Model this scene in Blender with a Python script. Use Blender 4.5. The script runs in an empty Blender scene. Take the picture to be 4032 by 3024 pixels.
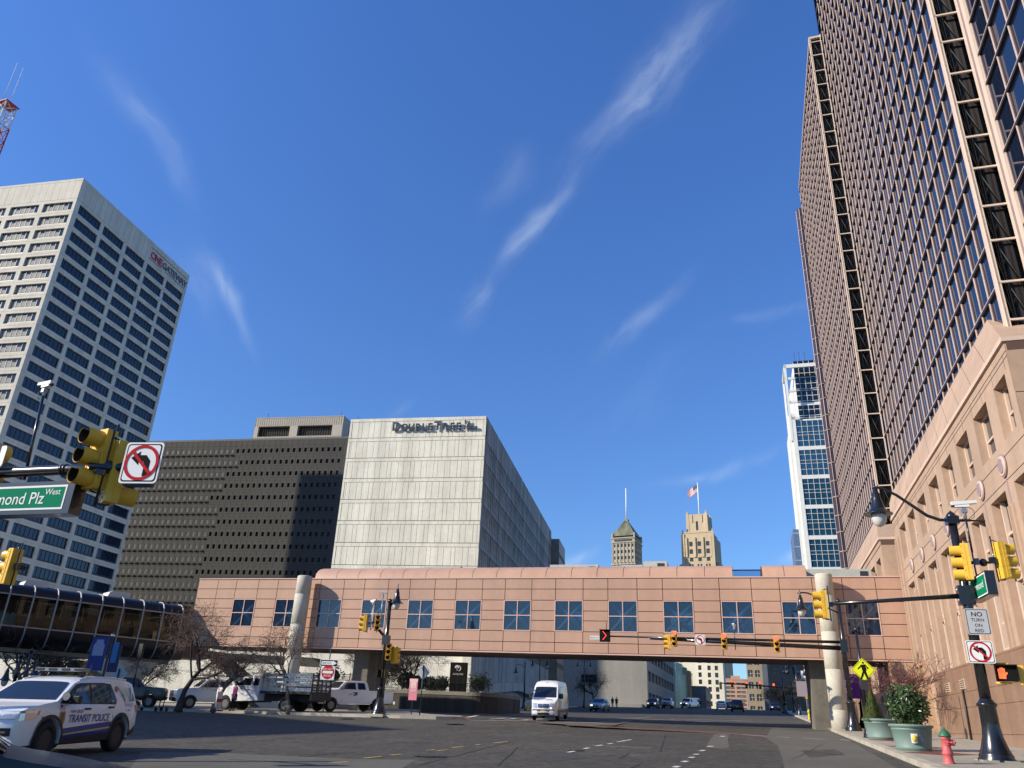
import bpy, bmesh, random
from math import *
from mathutils import Vector, Matrix
SC = bpy.context.scene
COL = SC.collection
RND = random.Random(11)
# ---------------------------------------------------------------- camera model
FPX, PX, PY = 3028.0, 2016.0, 1512.0
ROLL = atan(324/7000.0); PITCH = atan(FPX/6960.0)
EYE = Vector((0, 0, 1.6))
_fw = Vector((0, cos(PITCH), sin(PITCH))); _up = Vector((0, -sin(PITCH), cos(PITCH))); _r0 = Vector((1, 0, 0))
_R = cos(ROLL)*_r0 + sin(ROLL)*_up
_U = -sin(ROLL)*_r0 + cos(ROLL)*_up
def sm(x, a, b):
    t = min(1.0, max(0.0, (x-a)/(b-a))); return t*t*(3-2*t)
def g(x, y):
    """height of the rising street above the camera's own footing"""
    v = .065 + .0232*x + .024*y + .20*sm(x, 13, 3)*sm(y, 34, 50)*(1-sm(y, 60, 75)*sm(x, -4, 6))
    if v > 5.5: v = 5.5 + .5*(1-exp(-(v-5.5)/.5))
    if v < -1.0: v = -1.0 - 1.5*(1-exp((v+1.0)/1.5))
    return v
def ray(x, y):
    return (_fw + _R*((x-PX)/FPX) - _U*((y-PY)/FPX)).normalized()
def proj(P):
    v = Vector(P)-EYE; w = v.dot(_fw)
    if w < .1: return (-9999, -9999, w)
    return (PX+FPX*v.dot(_R)/w, PY-FPX*v.dot(_U)/w, w)
def at(x, y, h=0.0):
    """where a line of sight meets the ground raised by h"""
    d = ray(x, y); t = 20.0
    for _ in range(60):
        P = EYE+d*t; t2 = (g(P.x, P.y)+h-EYE.z)/d.z if abs(d.z) > 1e-6 else t
        # plane step
        n = Vector((-.0232, -.024, 1)); den = n.dot(d)
        c = P.z-(g(P.x, P.y)+h)
        t -= c/den*.9
    return EYE+d*t
def far(x, y, D):
    d = ray(x, y); return EYE+d*(D/hypot(d.x, d.y))
def azv(az):
    a = radians(az); return Vector((sin(a), cos(a), 0))
def onwall(x, y, P, az, off=0.0):
    """line of sight on a vertical plane through P along azimuth az, moved off to its left; returns (s, z)"""
    a = radians(az); D = azv(az); n = Vector((cos(a), -sin(a), 0)); Q = Vector((P[0], P[1], 0)) - n*off
    d = ray(x, y); t = (Q-EYE).dot(n)/d.dot(n); R = EYE+d*t
    return (R-Q).dot(D), R.z
# ---------------------------------------------------------------- mesh builder
class MB:
    def __init__(s): s.v = []; s.f = []; s.m = []; s.sm = []
    def add(s, vs, fs, mi=0, smooth=False, T=None):
        o = len(s.v)
        if T is not None: vs = [T @ Vector(p) for p in vs]
        s.v += [tuple(p) for p in vs]
        for f in fs:
            s.f.append(tuple(i+o for i in f)); s.m.append(mi); s.sm.append(smooth)
        return s
    def box(s, x0, x1, y0, y1, z0, z1, mi=0, T=None):
        if x0 > x1: x0, x1 = x1, x0
        if y0 > y1: y0, y1 = y1, y0
        if z0 > z1: z0, z1 = z1, z0
        vs = [(x0,y0,z0),(x1,y0,z0),(x1,y1,z0),(x0,y1,z0),(x0,y0,z1),(x1,y0,z1),(x1,y1,z1),(x0,y1,z1)]
        return s.add(vs, [(0,3,2,1),(4,5,6,7),(0,1,5,4),(1,2,6,5),(2,3,7,6),(3,0,4,7)], mi, False, T)
    def quad(s, a, b, c, d, mi=0, T=None): return s.add([a,b,c,d], [(0,1,2,3)], mi, False, T)
    def poly(s, pts, mi=0, T=None): return s.add(pts, [tuple(range(len(pts)))], mi, False, T)
    def prism(s, pts, d, mi=0, T=None):
        """3-D outline pts pushed along vector d"""
        n = len(pts); d = Vector(d); vs = [Vector(p) for p in pts]+[Vector(p)+d for p in pts]
        fs = [tuple(range(n))[::-1], tuple(range(n, 2*n))]+[(i,(i+1)%n,n+(i+1)%n,n+i) for i in range(n)]
        return s.add(vs, fs, mi, False, T)
    def tube(s, pts, r, n=8, mi=0, caps=True, T=None, smooth=True):
        pts = [Vector(p) for p in pts]; k = len(pts)
        rs = r if isinstance(r, (list, tuple)) else [r]*k
        vs = []; prev = None
        for i, p in enumerate(pts):
            t = (pts[min(i+1,k-1)]-pts[max(i-1,0)])
            t = t.normalized() if t.length > 1e-9 else Vector((0,0,1))
            if prev is None:
                a = Vector((0,0,1)) if abs(t.z) < .9 else Vector((1,0,0)); u = t.cross(a).normalized()
            else:
                u = prev - t*prev.dot(t)
                u = u.normalized() if u.length > 1e-6 else t.orthogonal().normalized()
            prev = u; w = t.cross(u)
            for j in range(n):
                a = 2*pi*j/n; vs.append(p+(u*cos(a)+w*sin(a))*rs[i])
        o = len(s.v); fs = []
        for i in range(k-1):
            for j in range(n):
                fs.append((i*n+j, i*n+(j+1)%n, (i+1)*n+(j+1)%n, (i+1)*n+j))
        s.add(vs, fs, mi, smooth, T)
        if caps:
            s.f += [tuple(o+j for j in range(n))[::-1], tuple(o+(k-1)*n+j for j in range(n))]; s.m += [mi, mi]; s.sm += [False, False]
        return s
    def lathe(s, prof, n=16, c=(0,0,0), mi=0, T=None, smooth=True, flute=0.0, a0=0, a1=2*pi):
        full = abs(a1-a0-2*pi) < 1e-6; N = n if full else n+1
        vs = []
        for r, z in prof:
            for j in range(N):
                a = a0+(a1-a0)*j/n; q = r*(1-(flute if j % 2 else 0))
                vs.append((c[0]+q*cos(a), c[1]+q*sin(a), c[2]+z))
        fs = []
        for i in range(len(prof)-1):
            for j in range(n):
                fs.append((i*N+j, i*N+(j+1)%N, (i+1)*N+(j+1)%N, (i+1)*N+j))
        o = len(s.v); s.add(vs, fs, mi, smooth, T)
        if full:
            if prof[0][0] > 1e-4: s.f.append(tuple(o+j for j in range(n))[::-1]); s.m.append(mi); s.sm.append(False)
            if prof[-1][0] > 1e-4: s.f.append(tuple(o+(len(prof)-1)*n+j for j in range(n))); s.m.append(mi); s.sm.append(False)
        return s
    def ball(s, c, r, n=10, mi=0, T=None, sq=(1,1,1)):
        prof = [(max(1e-4, sin(pi*i/n)*1.0), -cos(pi*i/n)) for i in range(n+1)]
        Q = Matrix.Translation(c) @ Matrix.Diagonal((r*sq[0], r*sq[1], r*sq[2], 1))
        return s.lathe(prof, n+4, (0,0,0), mi, Q if T is None else T @ Q)
    def mesh(s, name, mats):
        me = bpy.data.meshes.new(name); me.from_pydata(s.v, [], s.f)
        for m in (mats if isinstance(mats, (list, tuple)) else [mats]): me.materials.append(m)
        me.polygons.foreach_set('material_index', s.m); me.polygons.foreach_set('use_smooth', s.sm)
        me.update(); return me
    def build(s, name, mats, parent=None, **k):
        return link(name, s.mesh(name, mats), parent, **k)
def link(name, data, parent=None, loc=None, rot=None, mw=None):
    o = bpy.data.objects.new(name, data); COL.objects.link(o)
    if parent is not None: o.parent = parent
    if mw is not None: o.matrix_local = mw
    else:
        if loc is not None: o.location = loc
        if rot is not None: o.rotation_euler = rot
    return o
def tag(o, label=None, cat=None, group=None, kind=None):
    if label: o['label'] = label
    if cat: o['category'] = cat
    if group: o['group'] = group
    if kind: o['kind'] = kind
    return o
def thing(name, label, cat, loc=(0,0,0), az=90.0, group=None, scale=None):
    """an Empty whose local X runs along azimuth az"""
    o = bpy.data.objects.new(name, None); COL.objects.link(o); o.empty_display_size = .2
    o.location = loc; o.rotation_euler = (0, 0, pi/2-radians(az))
    if scale: o.scale = (scale,)*3
    return tag(o, label, cat, group)
def root_mat(root): return Matrix.LocRotScale(root.location, root.rotation_euler, root.scale)
def dup(o, parent=None, label=None, group=None, loc=None, az=None):
    c = o.copy(); COL.objects.link(c)
    if parent is not None: c.parent = parent
    if label: c['label'] = label
    if group: c['group'] = group
    if loc is not None: c.location = loc
    if az is not None: c.rotation_euler = (0, 0, pi/2-radians(az))
    for ch in [x for x in bpy.data.objects if x.parent == o and x != c]: dup(ch, c)
    return c
def many(root, name, proto, mats, mats_at, limit=100):
    """repeat proto (MB) on root at the local matrices given; the largest in the picture are parts of their own, the rest one part"""
    W = root_mat(root); s = []
    for T in mats_at:
        p = (W @ T).translation; q = proj(p)
        vis = q[2] > 0 and -60 < q[0] < 4092 and -60 < q[1] < 3084
        s.append((0 if vis else 1, (p-EYE).length, T))
    s.sort(key=lambda t: (t[0], t[1])); me = proto.mesh(name, mats)
    for _, _, T in s[:limit]: link(name, me, root, mw=T)
    if len(s) > limit:
        b = MB()
        for _, _, T in s[limit:]:
            o = len(b.v); b.v += [tuple(T @ Vector(p)) for p in proto.v]
            b.f += [tuple(i+o for i in f) for f in proto.f]; b.m += proto.m; b.sm += proto.sm
        b.build(name, mats, root)['kind'] = 'stuff'
def holed(mb, x0, x1, z0, z1, holes, y=0.0, depth=.5, out=1, mi=0, axis='x', rmi=None):
    """a wall with rectangular openings (x0,x1,z0,z1) and their reveals; out: +1 if outside is +y. axis 'y': the wall runs along y at x=y"""
    P = (lambda a, b, z: (a, b, z)) if axis == 'x' else (lambda a, b, z: (b, a, z))
    rmi = mi if rmi is None else rmi
    xs = sorted({x0, x1, *[max(x0,min(x1,h[0])) for h in holes], *[max(x0,min(x1,h[1])) for h in holes]})
    zs = sorted({z0, z1, *[max(z0,min(z1,h[2])) for h in holes], *[max(z0,min(z1,h[3])) for h in holes]})
    inside = lambda x, z: any(h[0] < x < h[1] and h[2] < z < h[3] for h in holes)
    for j in range(len(zs)-1):
        i = 0; zm = (zs[j]+zs[j+1])/2
        while i < len(xs)-1:
            if inside((xs[i]+xs[i+1])/2, zm): i += 1; continue
            k = i
            while k+1 < len(xs)-1 and not inside((xs[k+1]+xs[k+2])/2, zm): k += 1
            mb.quad(P(xs[i],y,zs[j]), P(xs[k+1],y,zs[j]), P(xs[k+1],y,zs[j+1]), P(xs[i],y,zs[j+1]), mi); i = k+1
    yb = y-out*depth
    for a, b, c, d in holes:
        mb.quad(P(a,y,c), P(a,yb,c), P(a,yb,d), P(a,y,d), rmi); mb.quad(P(b,y,c), P(b,yb,c), P(b,yb,d), P(b,y,d), rmi)
        mb.quad(P(a,y,c), P(b,y,c), P(b,yb,c), P(a,yb,c), rmi); mb.quad(P(a,y,d), P(b,y,d), P(b,yb,d), P(a,yb,d), rmi)
# ---------------------------------------------------------------- materials
MATS = {}
def mat(name, col=(.5,.5,.5), rough=.6, metal=0.0, var=.0, scale=1.0, streak=0.0, bump=0.0, ior=None, emit=None, coat=0.0, bscale=None, dirt=None, alpha=None, spots=None, spec=None, coord='Object'):
    if name in MATS: return MATS[name]
    m = bpy.data.materials.new(name); m.use_nodes = True; nt = m.node_tree; N = nt.nodes; L = nt.links
    b = N['Principled BSDF']; b.inputs['Base Color'].default_value = (*col, 1); b.inputs['Roughness'].default_value = rough
    b.inputs['Metallic'].default_value = metal
    if spec is not None: b.inputs['Specular IOR Level'].default_value = spec
    if ior: b.inputs['IOR'].default_value = ior
    if coat: b.inputs['Coat Weight'].default_value = coat; b.inputs['Coat Roughness'].default_value = .06
    if emit: b.inputs['Emission Color'].default_value = (*emit[:3], 1); b.inputs['Emission Strength'].default_value = emit[3]
    if alpha is not None: b.inputs['Alpha'].default_value = alpha
    if var or streak or bump or dirt or spots:
        tc = N.new('ShaderNodeTexCoord')
        cur = None
        def noise(sc, detail=5, stretch=None, rg=.6):
            n = N.new('ShaderNodeTexNoise'); n.inputs['Scale'].default_value = sc; n.inputs['Detail'].default_value = detail; n.inputs['Roughness'].default_value = rg
            if stretch:
                mp = N.new('ShaderNodeMapping'); mp.inputs['Scale'].default_value = stretch; L.new(tc.outputs[coord], mp.inputs[0]); L.new(mp.outputs[0], n.inputs['Vector'])
            else: L.new(tc.outputs[coord], n.inputs['Vector'])
            return n
        def mul(prev, fac, lo, hi, a=.3, c=.7):
            r = N.new('ShaderNodeMapRange'); r.inputs[1].default_value = a; r.inputs[2].default_value = c; r.inputs[3].default_value = lo; r.inputs[4].default_value = hi
            L.new(fac, r.inputs[0]); x = N.new('ShaderNodeVectorMath'); x.operation = 'SCALE'
            if prev is None: x.inputs[0].default_value = col
            else: L.new(prev, x.inputs[0])
            L.new(r.outputs[0], x.inputs['Scale']); return x.outputs[0]
        if var:
            cur = mul(cur, noise(scale).outputs['Fac'], 1-var, 1+var)
            cur = mul(cur, noise(scale*9, 3).outputs['Fac'], 1-var*.6, 1+var*.6)
        if streak: cur = mul(cur, noise(1.0, 6, (scale*1.6, scale*1.6, scale*.09), .65).outputs['Fac'], 1-streak, 1+streak*.35, .35, .68)
        if dirt:
            n = noise(dirt[3], 6, None, .7); mx = N.new('ShaderNodeMix'); mx.data_type = 'RGBA'
            r = N.new('ShaderNodeMapRange'); r.inputs[1].default_value = .52; r.inputs[2].default_value = .7; r.inputs[4].default_value = dirt[4]; L.new(n.outputs['Fac'], r.inputs[0]); L.new(r.outputs[0], mx.inputs[0])
            if cur is None: mx.inputs[6].default_value = (*col, 1)
            else: L.new(cur, mx.inputs[6])
            mx.inputs[7].default_value = (*dirt[:3], 1); cur = mx.outputs[2]
        if spots:
            v = N.new('ShaderNodeTexVoronoi'); v.inputs['Scale'].default_value = spots; L.new(tc.outputs[coord], v.inputs['Vector'])
            sx = N.new('ShaderNodeSeparateColor'); L.new(v.outputs['Color'], sx.inputs[0]); cur = mul(cur, sx.outputs[0], .55, 1.5, 0, 1)
        if cur is not None: L.new(cur, b.inputs['Base Color'])
        if bump:
            n = noise(bscale or scale*12, 6); bp = N.new('ShaderNodeBump'); bp.inputs['Strength'].default_value = bump; bp.inputs['Distance'].default_value = .02
            L.new(n.outputs['Fac'], bp.inputs['Height']); L.new(bp.outputs[0], b.inputs['Normal'])
    MATS[name] = m; return m
def glass_mat(name, tint=(.3,.4,.45), through=.5, base=(.01,.014,.02), rough=.02, ior=1.5):
    """a pane one can see through: tinted transparent mixed with a dark glossy body"""
    if name in MATS: return MATS[name]
    m = bpy.data.materials.new(name); m.use_nodes = True; nt = m.node_tree; N = nt.nodes; L = nt.links
    b = N['Principled BSDF']; b.inputs['Base Color'].default_value = (*base, 1); b.inputs['Roughness'].default_value = rough; b.inputs['IOR'].default_value = ior
    t = N.new('ShaderNodeBsdfTransparent'); t.inputs[0].default_value = (*tint, 1); mx = N.new('ShaderNodeMixShader'); mx.inputs[0].default_value = through
    L.new(b.outputs[0], mx.inputs[1]); L.new(t.outputs[0], mx.inputs[2]); L.new(mx.outputs[0], N['Material Output'].inputs[0]); MATS[name] = m; return m
def text_mb(txt, size, ext=.0, shear=0.0, bold=0.0, sx=1.0, align='LEFT', T=None, mb=None, mi=0, spacing=1.0):
    cu = bpy.data.curves.new('lettering', 'FONT'); cu.body = txt; cu.size = size; cu.extrude = ext; cu.shear = shear; cu.offset = bold; cu.align_x = align; cu.space_character = spacing; cu.resolution_u = 3
    o = bpy.data.objects.new('lettering', cu); COL.objects.link(o); dg = bpy.context.evaluated_depsgraph_get(); dg.update()
    me = bpy.data.meshes.new_from_object(o.evaluated_get(dg)); b = mb or MB()
    S = Matrix.Diagonal((sx, 1, 1, 1)); T2 = (T @ S) if T is not None else S
    b.add([tuple(v.co) for v in me.vertices], [tuple(p.vertices) for p in me.polygons], mi, False, T2)
    bpy.data.objects.remove(o); bpy.data.curves.remove(cu); bpy.data.meshes.remove(me); return b
def up_xz(x, y, z, out=1):
    """text plane (x right, y up) stood up: reading along +X seen from -Y (out=-1) or along -X seen from +Y (out=+1)"""
    if out > 0: return Matrix(((-1,0,0,x),(0,0,1,y),(0,1,0,z),(0,0,0,1)))
    return Matrix(((1,0,0,x),(0,0,-1,y),(0,1,0,z),(0,0,0,1)))
CONC = mat('weathered_concrete', (.50,.48,.42), .85, var=.12, scale=.5, streak=.25, bump=.15)
BLACK = mat('black_painted_metal', (.012,.013,.016), .25, coat=.4)
DARK = mat('dark_metal', (.03,.03,.032), .5)
STEEL = mat('galvanised_steel', (.42,.43,.44), .4, .7, var=.1, scale=3)
WHITE = mat('white_paint', (.78,.78,.76), .45)
RUBBER = mat('tyre_rubber', (.012,.012,.012), .8)
DGLASS = mat('dark_glass', (.008,.011,.016), .04, ior=1.55)
# ---------------------------------------------------------------- light and sky
SUN_AZ, SUN_EL = 256.0, 28.0
W = bpy.data.worlds.new("World"); SC.world = W; W.use_nodes = True
def make_sky():
    N = W.node_tree.nodes; L = W.node_tree.links
    sky = N.new('ShaderNodeTexSky'); sky.sky_type = 'NISHITA'; sky.sun_disc = False
    sky.sun_elevation = radians(SUN_EL); sky.sun_rotation = radians(SUN_AZ); sky.altitude = 0; sky.air_density = 1.0; sky.dust_density = .35; sky.ozone_density = 4.0
    tc = N.new('ShaderNodeTexCoord'); dirv = tc.outputs['Generated']
    def vm(op, a, b=None):
        n = N.new('ShaderNodeVectorMath'); n.operation = op
        for i, x in enumerate((a, b)):
            if x is None: continue
            if hasattr(x, 'links'): L.new(x, n.inputs[i])
            else: n.inputs[i].default_value = x
        return n.outputs['Value' if op == 'DOT_PRODUCT' else 0]
    def mm(op, a, b=None, c=None):
        n = N.new('ShaderNodeMath'); n.operation = op
        for i, x in enumerate((a, b, c)):
            if x is None: continue
            if hasattr(x, 'links'): L.new(x, n.inputs[i])
            else: n.inputs[i].default_value = x
        return n.outputs[0]
    # cirrus wisps: (from px, to px, width as fraction of length, strength)
    wisps = [((2880,-60),(2300,600),.13,.50),((2560,330),(2380,545),.12,.35),((2250,700),(2000,1000),.15,.62),((2120,560),(1950,800),.3,.12),
             ((430,250),(700,770),.13,.30),((760,1010),(975,1310),.15,.60),((660,960),(800,1250),.3,.16),((1920,1060),(1800,1300),.22,.34),
             ((2680,1110),(2360,1430),.13,.30),((2720,1420),(2300,1720),.2,.10),((3120,1770),(2600,1900),.08,.34),((2350,2195),(2180,2230),.22,.6),((3150,2190),(3020,2240),.25,.5),((1700,1560),(1560,1660),.2,.12),((3260,1180),(2820,1290),.1,.16)]
    wn = N.new('ShaderNodeTexNoise'); wn.inputs['Scale'].default_value = 6.0; wn.inputs['Detail'].default_value = 3; L.new(dirv, wn.inputs['Vector'])
    wv = N.new('ShaderNodeVectorMath'); wv.operation = 'SCALE'; wv.inputs['Scale'].default_value = .085; L.new(vm('SUBTRACT', wn.outputs['Color'], (.5,.5,.5)), wv.inputs[0])
    dw = vm('ADD', dirv, wv.outputs[0])
    def fine(A, B):
        u = (ray(*B)-ray(*A)).normalized(); c = ray(*A); v = c.cross(u).normalized(); co = N.new('ShaderNodeCombineXYZ')
        L.new(vm('DOT_PRODUCT', dw, tuple(u*5)), co.inputs[0]); L.new(vm('DOT_PRODUCT', dw, tuple(v*17)), co.inputs[1]); L.new(vm('DOT_PRODUCT', dw, tuple(c*5)), co.inputs[2])
        fn = N.new('ShaderNodeTexNoise'); fn.inputs['Scale'].default_value = 2.2; fn.inputs['Detail'].default_value = 5; fn.inputs['Roughness'].default_value = .55; L.new(co.outputs[0], fn.inputs['Vector'])
        f = N.new('ShaderNodeMapRange'); f.inputs[1].default_value = .30; f.inputs[2].default_value = .82; L.new(fn.outputs['Fac'], f.inputs[0]); return f.outputs[0]
    fr, fl = fine((2880,-60),(2300,600)), fine((430,250),(700,770))
    tot = None
    for (a, b, wd, st) in wisps:
        st *= .72
        A, B = ray(*a), ray(*b); c = ((A+B)/2).normalized(); u = (B-A); ln = u.length/2; u.normalize(); v = c.cross(u).normalized()
        d = vm('SUBTRACT', dw, tuple(c)); al = vm('DOT_PRODUCT', d, tuple(u/ln)); ac = vm('DOT_PRODUCT', d, tuple(v/(ln*wd*1.5))); dp = vm('DOT_PRODUCT', d, tuple(c/.3))
        q = mm('MULTIPLY_ADD', al, al, mm('MULTIPLY_ADD', ac, ac, mm('MULTIPLY', dp, dp)))
        k = mm('POWER', 2.718, mm('MULTIPLY', q, -1.4))
        m = mm('MULTIPLY', mm('MULTIPLY', k, fr if a[0] > b[0] else fl), st)
        tot = m if tot is None else mm('ADD', tot, m)
    tot = mm('MINIMUM', tot, .8)
    # the camera's blue: a cooler, more saturated sky over the whole dome
    tint = N.new('ShaderNodeMix'); tint.data_type = 'RGBA'; tint.blend_type = 'MULTIPLY'; tint.inputs[0].default_value = 1.0
    L.new(sky.outputs[0], tint.inputs[6]); 
    sz = N.new('ShaderNodeSeparateXYZ'); L.new(dirv, sz.inputs[0]); el = N.new('ShaderNodeMapRange'); el.inputs[1].default_value = .12; el.inputs[2].default_value = .75; L.new(sz.outputs[2], el.inputs[0])
    tm = N.new('ShaderNodeMix'); tm.data_type = 'RGBA'; L.new(el.outputs[0], tm.inputs[0]); tm.inputs[6].default_value = (.78, 1.03, 1.34, 1); tm.inputs[7].default_value = (.80, 1.22, 1.86, 1); L.new(tm.outputs[2], tint.inputs[7])
    mx = N.new('ShaderNodeMix'); mx.data_type = 'RGBA'; L.new(tot, mx.inputs[0]); L.new(tint.outputs[2], mx.inputs[6]); mx.inputs[7].default_value = (7.2, 8.0, 9.0, 1)
    L.new(mx.outputs[2], N['Background'].inputs[0]); N['Background'].inputs[1].default_value = SKY_STRENGTH
SKY_STRENGTH = .1
make_sky()
sl = bpy.data.lights.new('sun', 'SUN'); sl.energy = 4.9; sl.angle = radians(.53); sl.color = (1.0, .895, .73)
so = bpy.data.objects.new('sun', sl); COL.objects.link(so)
a, e = radians(SUN_AZ), radians(SUN_EL)
so.rotation_euler = Vector((sin(a)*cos(e), cos(a)*cos(e), sin(e))).to_track_quat('Z', 'Y').to_euler(); so.location = (-60, -20, 60)
# ---------------------------------------------------------------- ground, road and pavements
ASPH = mat('asphalt', (.050,.046,.037), .9, var=.24, scale=.10, bump=.7, bscale=45, dirt=(.082,.076,.06,.22,.75), spots=7, coord='Object')
ASPH2 = mat('patched_asphalt', (.098,.094,.078), .92, var=.15, scale=.5, bump=.5, bscale=60)
ASPH3 = mat('dark_asphalt', (.045,.045,.044), .85, var=.15, scale=.6, bump=.4, bscale=60)
REDL = mat('red_lane', (.13,.065,.05), .9, var=.22, scale=.6, bump=.3, bscale=50)
PAVE = mat('pavement_concrete', (.33,.30,.24), .9, var=.16, scale=.4, bump=.25, bscale=30, dirt=(.2,.18,.14,.8,.5))
KERB = mat('kerb_stone', (.40,.37,.30), .88, var=.2, scale=.9, bump=.3)
LINEW = mat('road_paint_white', (.62,.62,.58), .7, var=.25, scale=3, dirt=(.14,.13,.12,2.2,.75))
LINEY = mat('road_paint_yellow', (.50,.36,.10), .7, var=.25, scale=3, dirt=(.12,.11,.09,2.0,.8))
b = MB()
xs = [-3000,-1200,-500,-300]+list(range(-204,210,12))+[300,500,1200,3000]
ys = [-3000,-1200,-500,-200]+list(range(-100,290,10))+[400,800,1500,3000]
for y in ys:
    for x in xs: b.v.append((x, y, g(max(-260,min(260,x)), max(-200,min(280,y)))))
n = len(xs)
for j in range(len(ys)-1):
    for i in range(n-1): b.f.append((j*n+i, j*n+i+1, (j+1)*n+i+1, (j+1)*n+i)); b.m.append(0); b.sm.append(False)
tag(b.build('road', ASPH), kind='structure')
def sheet(name, pts, m, h=.004, kind='structure', px=True):
    P = [at(*p, h=h) for p in pts] if px else [Vector((p[0], p[1], g(p[0], p[1])+h)) for p in pts]
    b = MB(); b.poly([tuple(p) for p in P]); return tag(b.build(name, m), kind=kind)
def slab(name, pts, m, km, h=.15, px=False):
    """a raised pavement with its kerb"""
    P = [at(*p, h=h) for p in pts] if px else [Vector((p[0], p[1], g(p[0], p[1])+h)) for p in pts]
    b = MB(); n = len(P); c = sum(P, Vector())/n
    Q = [p+(c-p).normalized()*.32 for p in P]
    b.poly([tuple(q) for q in Q], 0)
    for i in range(n):
        j = (i+1) % n
        b.quad(P[i], P[j], Q[j], Q[i], 1); b.quad(P[i]-Vector((0,0,h+.1)), P[j]-Vector((0,0,h+.1)), P[j], P[i], 1)
    return tag(b.build(name, [m, km]), kind='structure')
FR = (19.5, 31.0); FAZ = 17.58; fd = azv(FAZ); fo = Vector((-fd.y, fd.x, 0))
def fpt(s, y): p = Vector((FR[0], FR[1], 0))+fd*s+fo*y; return (p.x, p.y)
# right pavement in lengths along the tower's street
kn = [(-30, 5.25)]+[(s, 5.25) for s in range(-24, 131, 8)]
b = MB(); jb = MB()
for (s0, y0), (s1, y1) in zip(kn, kn[1:]):
    def q(s, y, h): p = fpt(s, y); return (p[0], p[1], g(*p)+h)
    for i in range(4):
        sa = s0+(s1-s0)*i/4; sb = s0+(s1-s0)*(i+1)/4-.02
        b.quad(q(sa,-6,.15), q(sb,-6,.15), q(sb,4.95,.15), q(sa,4.95,.15), 0)
        b.quad(q(sa,4.95,.149), q(sb,4.95,.149), q(sb,5.25,.149), q(sa,5.25,.149), 1); b.quad(q(sa,5.25,-.1), q(sb,5.25,-.1), q(sb,5.25,.149), q(sa,5.25,.149), 1)
tag(b.build('pavement', [PAVE, KERB]), kind='structure')
# dark red granite diamonds let into the pavement
for s, y in ((-6.0, 3.9), (-2.2, 3.9), (3.2, 3.9)):
    sheet('paving_inlay', [fpt(s-1.1,y), fpt(s,y-1.1), fpt(s+1.1,y), fpt(s,y+1.1)], mat('red_granite_paving', (.16,.05,.04), .7, var=.2, scale=2), .156, px=False)
BR = (20.8, 50.7); BAZ = -73.45; bd = azv(BAZ); bo = Vector((-bd.y, bd.x, 0))
if bo.y > 0: bo = -bo
def bpt(s, y): p = Vector((BR[0], BR[1], 0))+bd*s+bo*y; return (p.x, p.y)
# left corner pavement: kerb in front of the trucks, nose at the side road
slab('pavement_corner', [bpt(75,7.6), bpt(58,7.6), bpt(46,7.6), bpt(38,7.6), bpt(30,7.7), bpt(25.4,7.9), bpt(23.2,7.6), bpt(22.0,6.4), bpt(22.6,4.6), bpt(25.5,2.5), bpt(29,-2), bpt(32,-12), bpt(75,-12)], PAVE, KERB, .17)
# far left pavement along the hotel
dd = azv(11.05); do = Vector((-dd.y, dd.x, 0))
def dpt(s, y): p = Vector((-3.06, 91.95, 0))+dd*s+do*y; return (p.x, p.y)
slab('pavement_hotel', [dpt(-12,-5.2), dpt(70,-5.2), dpt(70,0), dpt(-14,0), dpt(-17,14), dpt(-20,14), dpt(-20,0), dpt(-17,-4)], PAVE, KERB, .15)
# worn patches, painted lines, covers
sheet('asphalt_patch', [(3038,2866),(3014,2904),(3062,2936),(3079,2980),(3092,3040),(3560,3040),(3345,2915),(3250,2872)], ASPH2, .004)
sheet('asphalt_patch', [(2815,2890),(2845,2888),(2872,2890),(2866,2915),(2871,2945),(2835,2948),(2780,2943),(2795,2915)], ASPH2, .004)
sheet('asphalt_patch', [(2120,2846),(2330,2830),(2560,2823),(2480,2842),(2420,2856),(2300,2857)], ASPH2, .004)
sheet('asphalt_patch', [(1560,3040),(1640,2992),(1380,2988),(900,2966),(560,2960),(500,3040)], ASPH2, .003)
sheet('asphalt_patch', [(2480,2905),(2740,2908),(2735,2925),(2560,2922),(2470,2914)], ASPH3, .0045)
sheet('asphalt_patch', [(1180,2905),(1420,2895),(1560,2900),(1330,2914)], ASPH3, .0045)
sheet('asphalt_patch', [(2100,2970),(2250,2962),(2330,2985),(2160,2998)], ASPH3, .0045)
sheet('asphalt_patch', [(3150,2955),(3290,2950),(3330,2972),(3190,2984)], ASPH, .0045)
sheet('red_lane', [(1760,2834),(1840,2836),(2100,2838),(2160,2816),(2000,2806),(1900,2809),(1835,2824)], REDL, .004)
sheet('brick_crossing_edge', [(2230,2853),(2300,2855),(2797,2881),(3020,2897),(3020,2901),(2797,2886),(2300,2859),(2230,2856)], REDL, .007)
def line_px(a, c, w, m=LINEW, name='road_marking', h=.009):
    A, B = at(*a, h=h), at(*c, h=h); d = (B-A); d.z = 0; d.normalize(); s = Vector((-d.y, d.x, 0))*w/2; P = []
    for q in (A-s, B-s, B+s, A+s): P.append((q.x, q.y, g(q.x, q.y)+h))
    b = MB(); b.poly(P); tag(b.build(name, m), kind='structure')
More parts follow.
